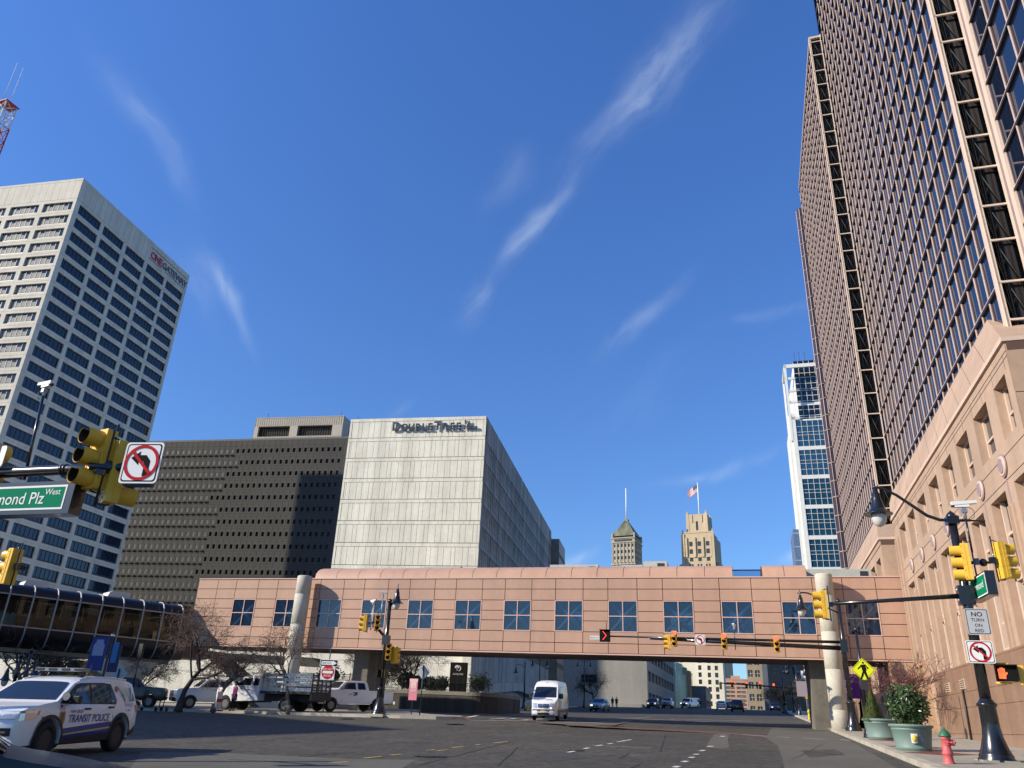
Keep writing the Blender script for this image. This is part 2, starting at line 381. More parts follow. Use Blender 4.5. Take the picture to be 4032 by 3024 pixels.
for a_, c_, w_ in [((2431,2921),(2485,2912),.13),((2393,2929),(2411,2926),.13),((2347,2937),(2370,2933),.13),((2300,2948),(2318,2944),.13),((2236,2962),(2262,2957),.13),
    ((2758,2957),(2772,2953),.16),((2736,2971),(2747,2968),.16),((2716,2984),(2729,2980),.16),((2688,3000),(2704,2996),.16),((2655,3021),(2672,3016),.16),((2840,2900),(2850,2898),.2),((2790,2940),(2803,2937),.2),
    ((2892,2890),(3018,2899),.14),((2860,2888),(2900,2890),.14),((3060,2901),(3110,2904),.12),((3160,2906),(3250,2911),.12),((3310,2912),(3350,2916),.12),((2715,2880),(2742,2881),.14),
    ((1842,2824),(1888,2816),.3),((1925,2832),(1992,2827),.25),((1985,2833),(2030,2829),.3),((2060,2835),(2140,2830),.3),((1850,2836),(2160,2839),.22),((2225,2843),(2378,2848),.3),((2359,2840),(2426,2842),.3),
    ((2300,2845),(2380,2848),.25),((2390,2832),(2560,2836),.4),((2480,2829),(2680,2836),.3),((2700,2838),(3000,2850),.3),((2640,2830),(2960,2840),.3),((3020,2849),(3150,2853),.2),((2330,2934),(2560,2945),.05),((2060,2700),(2061,2700),.01)]:
    if c_[0]-a_[0] > 2: line_px(a_, c_, w_)
for a_, c_ in [((1431,2985),(1500,2978)),((1537,2973),(1583,2969)),((1678,2954),(1712,2951)),((1720,2956),(1762,2951)),((1778,2944),(1824,2939)),((1944,2925),(1998,2920)),((2010,2914),(2055,2911)),((2120,2900),(2160,2896)),((1300,3004),(1370,2999)),((1874,2933),(1888,2931)),((2440,2832),(2570,2822))]:
    line_px(a_, c_, .11, LINEY)
for (x, y, r, lab) in [(1700,2977,.42,'ribbed iron manhole cover beside the yellow dashes, nearest to the viewer'),(1790,2851,.45,'iron manhole cover in the road in front of the white van'),(2420,2860,.5,'flat iron manhole cover by the brick edged crossing'),(1365,2830,.4,'iron manhole cover against the kerb under the do not enter sign'),(2270,2955,.25,'small iron valve cover among the white lane dashes')]:
    P = at(x, y, .006); b = MB(); b.lathe([(r*1.18,0),(r*1.18,.004)], 24, tuple(P), 0); b.lathe([(r,.004),(r,.012)], 24, tuple(P), 1)
    for k in range(-3, 4): b.box(P.x+k*r*.25-.02, P.x+k*r*.25+.02, P.y-r*.7, P.y+r*.7, P.z+.012, P.z+.018, 0)
    tag(b.build('manhole_cover', [ASPH3, mat('cast_iron', (.06,.055,.05), .55, .6, var=.2, scale=4)]), lab, 'manhole cover', 'manhole covers in the road')
# cracks and tar seams
rs = random.Random(4)
b = MB()
for a_, c_, j in [((640,2935),(1180,2905),3),((1180,2905),(1700,2890),3),((300,2900),(760,2890),2),((1650,3010),(2100,2900),5),((2100,2900),(2300,2870),2),((1960,3015),(2040,2940),4),((2620,2895),(2600,2960),3),((3120,2990),(3240,2930),4),((2300,2885),(2640,2900),2),((900,2990),(1330,3010),3),((2500,2937),(2900,2958),4),((2900,2952),(3060,2960),2),((2440,2985),(2480,2966),3),((2480,3024),(2520,3010),4),((2670,2864),(2780,2870),3),((1000,2917),(1330,2902),3),((1180,2978),(1400,2960),4),((1900,2869),(2160,2873),3),((3080,2950),(3330,2972),4),((2200,2985),(2470,2975),6),((1500,2930),(1800,2905),4)]:
    prev = None
    for i in range(13):
        t = i/12; P = at(a_[0]+(c_[0]-a_[0])*t, a_[1]+(c_[1]-a_[1])*t+rs.uniform(-j, j)*.5, .006)
        if prev is not None:
            d = (P-prev); s = Vector((-d.y, d.x, 0)).normalized()*rs.uniform(.012, .03); b.quad(prev-s, P-s, P+s, prev+s)
        prev = P
tag(b.build('tar_seams', mat('tar', (.02,.02,.02), .7)), kind='stuff')
# ================================================================ pink granite office tower on the right
GRAN = mat('pink_granite', (.45,.315,.225), .75, var=.10, scale=.35, streak=.12, bump=.12)
GRANL = mat('pale_pink_granite', (.62,.47,.37), .6, var=.07, scale=.8)
GRANP = mat('polished_brown_granite', (.30,.185,.125), .32, var=.14, scale=.7, streak=.1)
JOINT = mat('joint_shadow_gap', (.10,.06,.045), .9)
MULL = mat('pink_metal_mullion', (.62,.48,.41), .45, .1, var=.05, scale=.6); MUB = mat('shaded_mullion_body', (.115,.088,.092), .5, var=.08, scale=.6)  # MUB: shade on the fin sides is put into the colour
TGLASS = mat('blue_tower_glass', (.008,.014,.034), .03, ior=1.62)
BLACKG = mat('black_slot_glass', (.003,.004,.006), .08, ior=1.45)
LATT = mat('slot_steel', (.03,.036,.033), .6)
LITE = mat('cream_trim', (.66,.54,.44), .5)
TW = thing('office_tower', 'tall pink granite office tower with blue glass grid and black slots, filling the right edge', 'skyscraper', (FR[0], FR[1], 0), FAZ)
cols = [16.3, 13.2, 9.93, 6.6, 3.35, .16, -3.05, -5.95]
hw = [1.02]*7+[.75]
# podium wall, its openings and reveals
b = MB()
holes = []
for c, h in zip(cols, hw): holes += [(c-h, c+h, 11.6, 13.6), (c-h, c+h, 4.72, 10.05)]
holed(b, -7.36, 19.28, .5, 14.2, holes, 0, .45, 1, 0)
b.box(-7.36, 19.28, -.6, -.56, .5, 14.2, 0)
# end wall that faces the crossing, with its joints
for z0, z1 in [(.5,3.0),(3.03,5.4),(5.43,7.8),(7.83,10.2),(10.23,12.6),(12.63,14.2)]:
    for y0, y1 in [(-.0,-2.9),(-2.94,-6.2),(-6.24,-12)]: b.box(-7.36, -7.30, y0, y1, z0, z1, 0)
b.box(-7.29, -7.0, -12, -.02, .5, 14.2, 1)
b.quad((19.28,0,.5),(19.28,-12,.5),(19.28,-12,14.7),(19.28,0,14.7),0)
# second block further along the street, one step forward of the first
c2 = [21.3+2.9*k for k in range(14)]
holes2 = [(c-1.0, c+1.0, 10.5, 12.4) for c in c2] + [(c-1.0, c+1.0, 3.9, 8.9) for c in c2]
holed(b, 19.33, 64, 1.0, 13.0, holes2, .9, .45, 1, 0); b.box(19.4, 64, .3, .44, 1.0, 13.0, 1)
for z0, z1 in [(1.0,4.6),(4.63,7.8),(7.83,10.95),(10.98,13.0)]: b.box(19.30, 19.36, -8, .9, z0, z1, 0)
b.box(19.37, 19.5, -8, .85, 1.0, 13.0, 1)
b.build('podium_wall', [GRAN, JOINT], TW)
# sloping ledge (two lengths) with a light drip edge
b = MB()
for (s0, s1, u0, u1, yo, zo) in [(-7.36, 19.28, -3.03, 25.2, 0, 0), (19.3, 64, 26.0, 64, .92, -1.2)]:
    n = 12; y0, y1, z0, z1 = .06+yo, -1.0+yo, 14.73+zo, 17.58+zo
    for i in range(n):
        t0, t1 = i/n, (i+1)/n-.0012
        b.quad((s0+(s1-s0)*t0, y0, z0), (s0+(s1-s0)*t1, y0, z0), (u0+(u1-u0)*t1, y1, z1), (u0+(u1-u0)*t0, y1, z1), 0)
    b.quad((s0,y0,z0),(u0,y1,z1),(u0,-12,z1),(s0,-12,z0),0)
    b.quad((u0,y1,z1),(u1,y1,z1),(u1,-12,z1),(u0,-12,z1),0)
    b.box(s0-.02, s1+.02, -12, y0+.02, z0-.17, z0-.005, 1); b.box(s0, s1, -12, y0-.12, z0-.53, z0-.17, 2)
    b.box(s0, s1, y0-.11, y0-.04, z0-.53, z0-.27, 0)
b.build('ledge', [GRAN, GRANL, JOINT], TW)
# polished base
b = MB()
def base_run(s0, s1, y, zt, zb=-.2):
    s = s0
    k = 0
    while s < s1-.1:
        e = min(s+1.62, s1)
        for z0, z1 in [(zb, 1.85), (1.865, 2.95), (2.965, 3.6), (3.615, zt)]: b.box(s+.008, e-.008, y-.02, y+.04+.004*((k*7+int(z0*3)) % 3), z0, z1, 0)
        s = e; k += 1
    b.box(s0, s1, y-.25, y-.01, zb, zt-.01, 1)
base_run(-7.6, 13.3, .14, 4.68); b.box(-7.6, 13.3, -.3, .20, 4.68, 4.76, 0)
base_run(20.6, 64, 1.04, 4.4, 1.0)
b.build('stone_base', [GRANP, JOINT], TW)
# windows of the podium
FRM = GRANL; WG = mat('podium_glass', (.045,.045,.05), .05, ior=1.6)
def win_top(h):
    b = MB(); b.box(-h, h, -.03, .02, 0, 2.0, 1); b.box(-h, -h+.12, 0, .12, 0, 2.0, 0); b.box(h-.12, h, 0, .12, 0, 2.0, 0); b.box(-h, h, 0, .10, .9, .98, 0); b.box(-h, h, 0, .10, 1.9, 2.0, 0); b.box(-h, h, 0, .14, 0, .1, 0); return b
wt = {1.02: win_top(1.02).mesh('window', [FRM, WG]), .75: win_top(.75).mesh('window', [FRM, WG])}
b = MB(); h = 1.02
b.box(-h, h, -.06, -.02, 0, 5.33, 3)                                    # recess back
b.box(-.62, .62, -.02, .05, 2.75, 5.3, 1); b.box(-.72, -.58, -.02, .2, 2.6, 5.3, 0); b.box(.58, .72, -.02, .2, 2.6, 5.3, 0); b.box(-.6, .6, 0, .16, 4.0, 4.1, 0); b.box(-.6, .6, 0, .2, 2.6, 2.75, 0)
b.box(-.62, .62, -.02, .25, 0, .24, 0); b.box(-.62, -.42, -.02, .25, .24, 2.48, 0); b.box(.42, .62, -.02, .25, .24, 2.48, 0); b.box(-.62, .62, -.02, .25, 2.3, 2.52, 0)
b.box(-.42, .42, -.02, .05, .24, 2.3, 1); b.box(-.42, .42, .04, .12, 1.15, 1.23, 0); b.box(-.42, .42, .04, .12, 2.2, 2.3, 0)
b.box(-.95, -.8, -.02, .12, 0, 5.3, 2); b.box(.8, .95, -.02, .12, 0, 5.3, 2)
wm = b.mesh('window', [FRM, WG, GRANL, GRANP])
for c, h in zip(cols, hw):
    link('window', wt[h], TW, loc=(c, -.42, 11.6)); o = link('window', wm, TW, loc=(c, -.42, 4.72))
    if h < 1: o.scale = (.73, 1, 1)
for c in c2[:9]:
    link('window', wt[1.02], TW, loc=(c, .48, 10.45)); link('window', wm, TW, loc=(c, .48, 3.85)).scale = (1,1,.95)
# grooves and round medallions on the piers
MED = mat('mauve_medallion', (.33,.24,.235), .5, var=.1, scale=4)
b = MB(); b.tube([(0,0,0),(0,.09,0)], .36, 20, 0); b.tube([(0,.02,0),(0,.12,0)], .27, 20, 1); b.tube([(0,.02,0),(0,.06,0)], .43, 20, 2); me = b.mesh('medallion', [GRANL, MED, MED])
for c in (14.95, 11.73, 8.5, 5.29, 2.0, -1.29, -4.5):
    link('medallion', me, TW, loc=(c, 0, 10.86)); b = MB(); b.box(c-.06, c+.06, -.0, .012, 4.8, 10.4, 0); b.box(c-.3, c-.2, 0, .09, 4.76, 9.4, 1); b.box(c+.2, c+.3, 0, .09, 4.76, 9.4, 1); b.build('pilaster', [MED, GRAN], TW)
for c in (17.9, 18.9): b = MB(); b.box(c-.1, c+.1, 0, .1, 1.6, 13.2, 1); b.build('pilaster', [MED, GRAN], TW)
b = MB()
for z in (11.1, 10.3, 14.0): b.box(-7.36, 19.28, 0, .006, z, z+.03, 0)
for i in range(17): b.box(-6.9+i*1.62, -6.88+i*1.62, 0, .005, 13.66, 14.2, 0)
b.build('wall_joint', JOINT, TW)
VENT = mat('louvre_beige', (.60,.48,.33), .6)
b = MB(); b.box(-.42, .42, 0, .03, 0, .46, 0)
for k in range(5): b.box(-.38, .38, .03, .07, .03+k*.088, .06+k*.088, 1); b.box(-.4,.4,.031,.034,.07+k*.088,.1+k*.088,2)
me = b.mesh('louvre_vent', [VENT, VENT, JOINT])
for c in (10.15, 6.9, -.15, 27.0, 24.0): link('louvre_vent', me, TW, loc=(c, .19 if c < 15 else 1.09, 3.72))
b = MB(); b.box(6.95, 7.0, .2, .24, 1.3, 3.7); b.tube([(6.9,.26,1.4),(6.9,.26,3.72)], .035, 6); b.build('downpipe', DARK, TW)
# lobby entrance under the skybridge end
BRZ = mat('bronze_frame', (.48,.31,.19), .5)
b = MB(); 
for s in (15.4, 16.7, 18.0): b.box(s-.12, s+.12, .0, .25, 1.8, 5.6, 0)
b.box(15.3, 18.1, .0, .25, 5.4, 5.6, 0); b.box(15.3, 18.1, .0, .22, 4.0, 4.2, 0); b.box(15.4, 18, .02, .06, 1.8, 5.4, 1)
b.build('lobby_entrance', [BRZ, BLACKG], TW)
b = MB(); b.box(18.3, 18.6, -.05, 1.5, 1.5, 5.7, 0); b.box(18.3, 19.25, 1.2, 1.5, 5.4, 5.7, 0); b.box(18.3,19.25,1.2,1.5,3.9,4.05,0); b.box(18.95, 19.25, 1.2, 1.5, 1.5, 5.7, 0); b.box(18.4, 19.2, 1.25, 1.3, 1.6, 5.5, 1)
b.build('vestibule', [BRZ, BLACKG], TW)
# ---- glass shaft: three bays, each a step forward of the one before, with black glazed returns between
ZL = []
z = 14.52
while z < 86: ZL += [z, z+1.93]; z += 3.6
bays = [(-5.2, 23.35, -1.0, 84, 1.19), (23.35, 46.5, -.05, 62.0, 1.16), (-36.0, -5.2, -2.0, 84, 1.6)]
b = MB(); panes = []; FRMB = .075
for (s0, s1, y, zt, p) in bays:
    n = round((s1-s0-.45)/p); e = s0+.45; p = (s1-e)/n; zl = [q for q in ZL if q < zt-.4]
    if s0 < -30: e = s0; n = round((s1-.9-s0)/p); p = (s1-.9-s0)/n
    for i in range(n+1):
        q = e+i*p; b.box(q-.03, q+.03, y-.13, y-.075, 14, zt, 1); b.box(q-.03, q+.03, y-.075, y-.045, 14, zt, 0); b.box(q-.012, q+.012, y-.045, y-.025, 14, zt, 0)
    for z in zl: b.box(s0, s1, y-.13, y-.015, z-.075, z+.03, 2); b.box(s0, s1, y-.13, y-.005, z+.03, z+.07, 0)
    zz = [14.0]+zl+[zt]
    for i in range(n):
        for j in range(len(zz)-1): panes.append((e+i*p, e+(i+1)*p, zz[j], zz[j+1], y-.12))
    b.box(s0, s1, y-.4, y+.02, zt-.25, zt, 0)
b.build('mullion_grid', [MULL, MUB, mat('shaded_transom', (.025,.022,.028), .5)], TW)  # transom bodies near black: shadow on their undersides is in the colour
W_ = root_mat(TW)
def pv(t):
    p = W_ @ Vector(((t[0]+t[1])/2, t[4], (t[2]+t[3])/2)); q = proj(p)
    return (0 if (q[2] > 0 and -80 < q[0] < 4110 and -80 < q[1] < 3100) else 1, (p-EYE).length)
panes.sort(key=pv)
def pane_quad(b, q):
    s0, s1, z0, z1, y = q; t = RND.gauss(0, .005); u = RND.gauss(0, .005); b.quad((s0,y+t,z0),(s1,y-t+u,z0),(s1,y-t-u,z1),(s0,y+t-u,z1))
for q in panes[:100]: b = MB(); pane_quad(b, q); b.build('glass_pane', TGLASS, TW)
b = MB()
for q in panes[100:]: pane_quad(b, q)
b.build('glass_panes', TGLASS, TW)['kind'] = 'stuff'
for (s0, ya, yb, zt) in [(23.35, -1.0, -.05, 62.0), (-5.2, -2.0, -1.0, 84)]:
    b = MB(); b.box(s0+.25, s0+.3, ya-.2, yb-.02, 14, zt, 1)                           # the black return wall that faces the crossing
    b.box(s0, s0+.12, yb-.10, yb+.015, 14, zt, 2); b.box(s0-.0, s0+.42, yb-.05, yb+.03, 14, zt, 2); b.box(s0+.12, s0+.16, yb+.03, yb+.05, 14, zt, 3); b.box(s0+.27, s0+.31, yb+.03, yb+.05, 14, zt, 3)
    if s0 < 0: b.box(s0-.85, s0+.02, ya-.06, ya+.02, 14, zt, 2); b.box(s0-.5, s0-.3, ya+.02, ya+.03, 14, zt, 4)
    else: b.box(s0-.14, s0, ya-.06, ya+.02, 14, zt, 2)
    for z in [q for q in ZL if q < zt]: b.box(s0-.01, s0+.07, ya, yb-.08, z-.04, z+.04, 2)
    for k, z in enumerate([q for q in ZL if q < zt-2]):
        z2 = z+1.8; b.tube([(s0+.2,ya+.1,z),(s0+.2,yb-.35,z2)], .025, 4, 5); b.tube([(s0+.2,yb-.35,z),(s0+.2,yb-.1,z2)], .022, 4, 5)
    b.tube([(s0+.2,yb-.38,14),(s0+.2,yb-.38,zt)], .035, 4, 5); b.tube([(s0+.2,yb-.3,14),(s0+.2,yb-.3,zt)], .02, 4, 5)
    b.box(s0-.02, s0+.3, ya, yb, zt-.2, zt, 2)
    b.build('black_return', [MULL, BLACKG, LITE, MULL, MED, LATT], TW)
b = MB(); b.box(-36, 23.2, -30, -2.4, 14, 83.5, 0); b.box(23.0, 46.3, -30, -1.4, 14, 61.8, 0); b.box(23.3,23.6,-1.4,-.98,14,83.5,0)
b.build('core', [BLACKG, MULL], TW)
# narrow lower wing stepping out beyond the far corner
WGL = mat('wing_glass', (.05,.045,.07), .12, ior=1.35)
b = MB(); b.prism([(x, y, 1.5) for x, y in [(46.55,-6),(46.55,.22),(46.95,.52),(47.4,.52),(47.4,-6)]], (0,0,57.6), 0)
for z in [q for q in ZL if q < 59]: b.tube([(46.5,-.3,z),(46.5,.24,z),(46.93,.56,z)], .045, 4, 1, smooth=False)
for x, y in ((46.53,.23),(46.94,.54)): b.tube([(x,y,1.5),(x,y,59)], .035, 4, 1)
b.build('rear_wing', [WGL, MULL], TW)
# ================================================================ white and glass tower behind it
WT = thing('glass_tower', 'slim white framed tower of blue glass squeezed behind the pink office tower', 'skyscraper', (62.47, 158.11, 0), -73)
WPAN = mat('white_panel', (.72,.72,.66), .5, var=.05, scale=.5); BGL = mat('teal_blue_glass', (.012,.06,.115), .05, ior=1.75); BGD = mat('navy_glass', (.004,.008,.018), .05, ior=1.6)
b = MB()
b.box(-14, -.45, -24, -.3, 3, 65.0, 0); b.box(-14, -1.6, -24, -2.4, 65, 80, 0)
holes = []
zb = [3.0]+[12.6+6.5*k for k in range(9)]
b.box(-.5, .35, -20, .05, 3, 66.3, 0)                                     # white corner
for k in range(9):
    z = 6.2+6.5*k; b.box(-14, -.45, -.3, .02, z-.42, z+.42, 0)
    for q in (1.75, 3.05, 3.75, 5.05): b.box(-14, -.45, -.22, -.05, z+q-.035, z+q+.035, 0)
for i in range(12): b.box(-.5-1.16*i-.035, -.5-1.16*i+.035, -.22, -.03, 3, 64.8, 0)
# side wall panels, stepped
for k in range(8): b.box(.35, .42+.10*(7-k), -1.6-k*1.1, -.5-k*1.1, 3, 66-k*4.2, 0)
# open frame at the top left
b.box(.25, .75, -.4, .1, 60, 78.3, 0); b.box(-14, .75, -.4, .1, 77.5, 78.35, 0)
for z in (74.6, 71.6, 68.9): b.box(-1.4, .7, -.35, .0, z, z+.55, 0)
b.box(-1.5, .7, -.4, .05, 64.9, 65.6, 0); b.box(.25,.75,-9,-.3,77.5,78.2,0); b.box(.3,.7,-9,-8.6,60,78,0)
for z in (79.0,77.0,75.9,74.4,73.1,72.7,71.4,70.1,68.0,66.6,66.1): b.box(-14,-1.6,-2.4,-2.25,z-.05,z+.05,0)
b.box(-14,-1.6,-2.4,-2.2,69.0,69.7,0)
for i in range(11): b.box(-2.6-1.16*i-.04,-2.6-1.16*i+.04,-2.4,-2.25,65,80,0)
b.build('white_frame', WPAN, WT)
b = MB(); b.box(-14, -.45, -.32, -.14, 3, 64.6, 0)
b.build('curtain_glass', [BGL], WT)
b = MB(); b.box(-14, -1.6, -2.42, -2.32, 65, 80.1, 0); b.build('upper_glass', [BGD], WT)
b = MB(); b.box(.42, 1.7, -22, -11, 3, 43, 0)
for z in range(6, 43, 3): b.box(.4, 1.73, -22.03, -10.97, z, z+.25, 1)
b.build('side_wing', [mat('slate_blue_glass', (.07,.12,.22), .2, ior=1.5), mat('grey_blue_panel', (.2,.25,.32), .5)], WT)
b = MB()
for x in (-2.2, -3.2, -4.4): b.tube([(x,-4,80),(x,-4,83.2)], .04, 4)
b.build('antenna', DARK, WT)
# ================================================================ white gridded office tower on the left
OGC = mat('white_precast', (.64,.59,.48), .8, var=.08, scale=.25, streak=.16, bump=.08)
OGG = mat('office_glass', (.012,.022,.04), .05, ior=1.5); OGF = mat('dark_bronze_frame', (.015,.015,.02), .4)
BLIND = mat('window_blind', (.20,.205,.19), .7, var=.1, scale=.4)
OG = thing('office_tower', 'white concrete office tower with a deep grid of window strips and a lettered parapet', 'skyscraper', (-101.95, 147.13, 0), -77.8)
bs = [(1.33,8.63),(9.69,16.99),(18.09,25.35),(26.49,33.97),(34.89,42.36)]
bf = [(.8+9.0*k, 8.6+9.0*k) for k in range(6)]
rows = [106.4-3.62*k for k in range(28)]
b = MB()
hs = [(-e, -s, z-2.42, z) for s, e in bs for z in rows]; hf = [(s, e, z-2.42, z) for s, e in bf for z in rows]
holed(b, 0, 56, 1.5, 107.2, hf, 0, .42, 1, 0); holed(b, -43.3, 0, 1.5, 107.2, hs, 0, .42, -1, 0, 'y')
b.box(.05, 56, -43.2, -1.2, 112.2, 112.3, 0)
b.quad((0,-43.3,1.5),(56,-43.3,1.5),(56,-43.3,112.8),(0,-43.3,112.8),0)
for x in [i*1.8 for i in range(32)]: b.box(x+.02, x+1.77, -.5, .0, 107.25, 112.3, 0)
for y in [i*1.8 for i in range(25)]:
    if y < 42: b.box(0, .5, -min(y+1.77,43.3), -y-.02, 107.25, 112.3, 0)
b.box(-.03, 56, -.6, .03, 112.3, 112.9, 0); b.box(-.03, .6, -43.33, -.6, 112.3, 112.9, 0)
b.box(.1, 56, -.5, -.06, 107.2, 112.3, 1); b.box(.06, .5, -43.2, -.5, 107.2, 112.3, 1)
# panel joints across the ribs
for z in rows: b.box(-.012, 0, -43.3, 0, z-3.0, z-2.97, 1); b.box(0, 56, 0, .012, z-3.0, z-2.97, 1)
b.build('facade', [OGC, mat('precast_joint', (.25,.24,.21), .9)], OG)
def strip(w, blind):
    b = MB(); b.box(0, w, -.05, 0, 0, 2.42, 0); b.box(0, w, 0, .05, 0, .45, 1)
    n = 6
    for i in range(n+1): x = w*i/n; b.box(max(0,x-.05), min(w,x+.05), 0, .07, 0, 2.42, 1 if not blind else 3)
    if blind:
        for i in range(1, n): x = w*i/n; b.box(x+.08, x+w/n-.08, -.02, .012, .55, 2.3-.35*((i*5) % 3), 2)
    return b
mats = [OGG, OGF, BLIND, mat('pale_window_post', (.42,.42,.38), .5)]
def place(side):
    T = []
    for s, e in (bs if side else bf):
        for z in rows:
            if side: T.append(Matrix(((0,-1,0,.40),(1,0,0,-e),(0,0,1,z-2.42),(0,0,0,1))))
            else: T.append(Matrix.Translation((s, -.40, z-2.42)))
    return T
many(OG, 'window_strip', strip(7.3, False), mats, place(True), 70)
many(OG, 'window_strip', strip(7.8, True), mats, place(False), 30)
SR = mat('sign_red', (.42,.03,.05), .5); SK = mat('sign_charcoal', (.10,.11,.12), .5)
# serif lettering along the parapet of the street side
def serif_word(mb, word, x, h, ext, T, mi):
    adv = {'O':.92,'N':.9,'E':.74,'G':.92,'A':.86,'T':.74,'W':1.12,'Y':.84}
    for ch in word:
        text_mb(ch, h*1.39, ext, bold=.028*h, sx=.98, T=T @ Matrix.Translation((x,0,0)), mb=mb, mi=mi); x += adv[ch]*h
    return x
Ts = Matrix(((0,0,-1,-.12),(-1,0,0,-26.7),(0,1,0,108.5),(0,0,0,1)))
b = MB(); k = 2.13; x = serif_word(b, 'ONE', 0, k*.92, .06, Ts, 0); b.build('sign_word', SR, OG)
b = MB(); serif_word(b, 'GATEWAY', x+.1, k*.86, .06, Ts, 0); b.build('sign_word', SK, OG)
b = MB(); b.box(-.1, 0, -42.5, -26.4, 111.2, 111.32); b.box(-.1, 0, -31.7, -26.4, 108.0, 108.12); b.box(-.1, 0, -42.4, -33.3, 107.95, 108.07); b.build('sign_rule', SK, OG)
# red and white lattice mast on another roof, cut by the left edge of the picture
MR = mat('mast_red', (.40,.06,.05), .6); MW = mat('mast_white', (.7,.7,.7), .6)
P0 = far(-42, 600, 205); 
LM = thing('lattice_mast', 'red and white steel lattice mast against the sky at the upper left edge', 'mast', (P0.x, P0.y, 0), -70)
b = MB(); zt = 140.0; zb = 60.0; hb = 3.0; ht = 2.2; zz = zb; k = 0
zb = 2.0; zt = far(0, 400, 205).z
prev = None; zz = zb
while zz < zt:
    z2 = min(zz+4.4, zt); mi = (k//2) % 2
    for sx, sy in ((1,1),(1,-1),(-1,1),(-1,-1)): b.tube([(sx*1.5,sy*1.5,zz),(sx*1.5,sy*1.5,z2)], .18, 5, mi)
    for q in ((1,1,1,-1),(1,-1,-1,-1),(-1,-1,-1,1),(-1,1,1,1)):
        b.tube([(q[0]*1.5,q[1]*1.5,zz),(q[2]*1.5,q[3]*1.5,z2)], .10, 4, mi); b.tube([(q[2]*1.5,q[3]*1.5,zz),(q[0]*1.5,q[1]*1.5,z2)], .10, 4, mi); b.tube([(q[0]*1.5,q[1]*1.5,z2),(q[2]*1.5,q[3]*1.5,z2)], .12, 4, mi)
    zz = z2; k += 1
b.box(-1.9, 1.9, -1.9, 1.9, zt-.2, zt, 0)
b.build('lattice', [MR, MW], LM)
b = MB()
for sy in (-1.5, 1.5): b.tube([(1.2, sy*.6, zt), (1.2, sy*.6, zt+14)], .09, 4, 0)
b.build('whip_antenna', MW, LM)
b = MB()
for zq in (zt-5.5, zt-16): b.tube([(1.5,0,zq),(2.7,0,zq),(2.7,0,zq+5),(2.4,0,zq+5.4)], .16, 5, 0)
b.build('antenna_arm', DARK, LM)
# ================================================================ grey slab building with small square windows
GP = mat('grey_precast', (.066,.063,.055), .85, var=.08, scale=.08, streak=.12)
DKB = thing('office_slab', 'wide grey concrete slab building with rows of tiny windows behind the white tower', 'office building', (-48.28, 219.76, 0), -78.5)
rows = [74.2-3.67*k for k in range(19)]
b = MB(); pit = 1.86; n = 66
b.box(0, pit*n+2, -30, -.45, 2, 77.2, 0); b.box(-.05, pit*n+2, -.5, .05, 76.9, 77.5, 1)
holes = [(1.9+pit*i, 2.75+pit*i, z-1.3, z) for i in range(n) for z in rows]
holed(b, 0, pit*n+2, 2, 76.9, holes, 0, .42, 1, 0)
for z in rows: b.box(0, pit*n+2, 0, .03, z+.95, z+1.02, 2)
for i in range(n+1): b.box(1.35+pit*i, 1.41+pit*i, 0, .03, 2, 76.9, 2)
b.build('facade', [GP, mat('grey_coping', (.13,.13,.12), .8), mat('grey_joint', (.06,.057,.05), .9)], DKB)
pw = MB(); pw.quad((0,0,0),(.85,0,0),(.85,0,1.3),(0,0,1.3),0); pw.box(-.15,.95,.09,.425,-.75,-.45,1)
LW = mat('reflection_pale_window', (.125,.122,.115), .35); DW = mat('dark_window', (.015,.013,.012), .12)  # LW: bright reflection in these panes is put into their colour
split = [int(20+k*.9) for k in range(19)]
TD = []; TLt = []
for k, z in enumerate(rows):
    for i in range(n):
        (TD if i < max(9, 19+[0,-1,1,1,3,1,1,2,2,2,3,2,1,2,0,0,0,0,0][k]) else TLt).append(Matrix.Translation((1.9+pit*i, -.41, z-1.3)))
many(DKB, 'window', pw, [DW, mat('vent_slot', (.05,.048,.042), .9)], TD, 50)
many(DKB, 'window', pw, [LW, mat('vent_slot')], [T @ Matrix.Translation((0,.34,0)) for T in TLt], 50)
RIB = mat('beige_ribbed_metal', (.44,.39,.31), .6, var=.05, scale=.3)
b = MB(); holed(b, 3.2, 32.6, 77.3, 84.8, [(6.6,18.0,78.6,82.0),(20.6,31.2,78.6,82.0)], -1.5, 1.2, 1, 0)
b.box(3.2, 3.35, -20, -1.5, 77.3, 84.8, 0); b.box(32.5, 32.6, -20, -1.5, 77.3, 84.8, 0); b.box(3.2, 32.6, -20, -1.5, 84.6, 84.95, 0); b.box(3.4, 32.4, -19, -2.6, 77.3, 84, 1)
for i in range(40): x = 3.2+i*.75; b.box(x, x+.08, -1.5, -1.42, 82.1, 84.7, 0); b.box(x, x+.08, -1.5, -1.42, 77.3, 78.5, 0)
for i in range(14):
    b.box(6.6+i*.82, 6.68+i*.82, -2.2, -2.1, 78.6, 82, 2)
    b.box(20.6+i*.76, 20.68+i*.76, -2.2, -2.1, 78.6, 82, 2)
for i in range(20): b.box(3.12, 3.2, -2.4-i*.9, -2.3-i*.9, 77.3, 84.7, 0)
b.box(3.1,3.25,-18,-6,78.6,82,1)
b.build('penthouse', [RIB, mat('louvre_dark', (.02,.018,.015), .8), mat('louvre_bar', (.05,.046,.04), .7)], DKB)
b = MB()
for x, y, h in [(29.5,-3,2.2),(5.4,-4,2.4),(.6,-6,9.0),(-3.2,-10,5.5)]: b.tube([(x,y,84.8 if h < 4 else 77.3),(x,y,(84.8 if h < 4 else 77.3)+h)], .07, 4)
b.build('antenna', DARK, DKB)
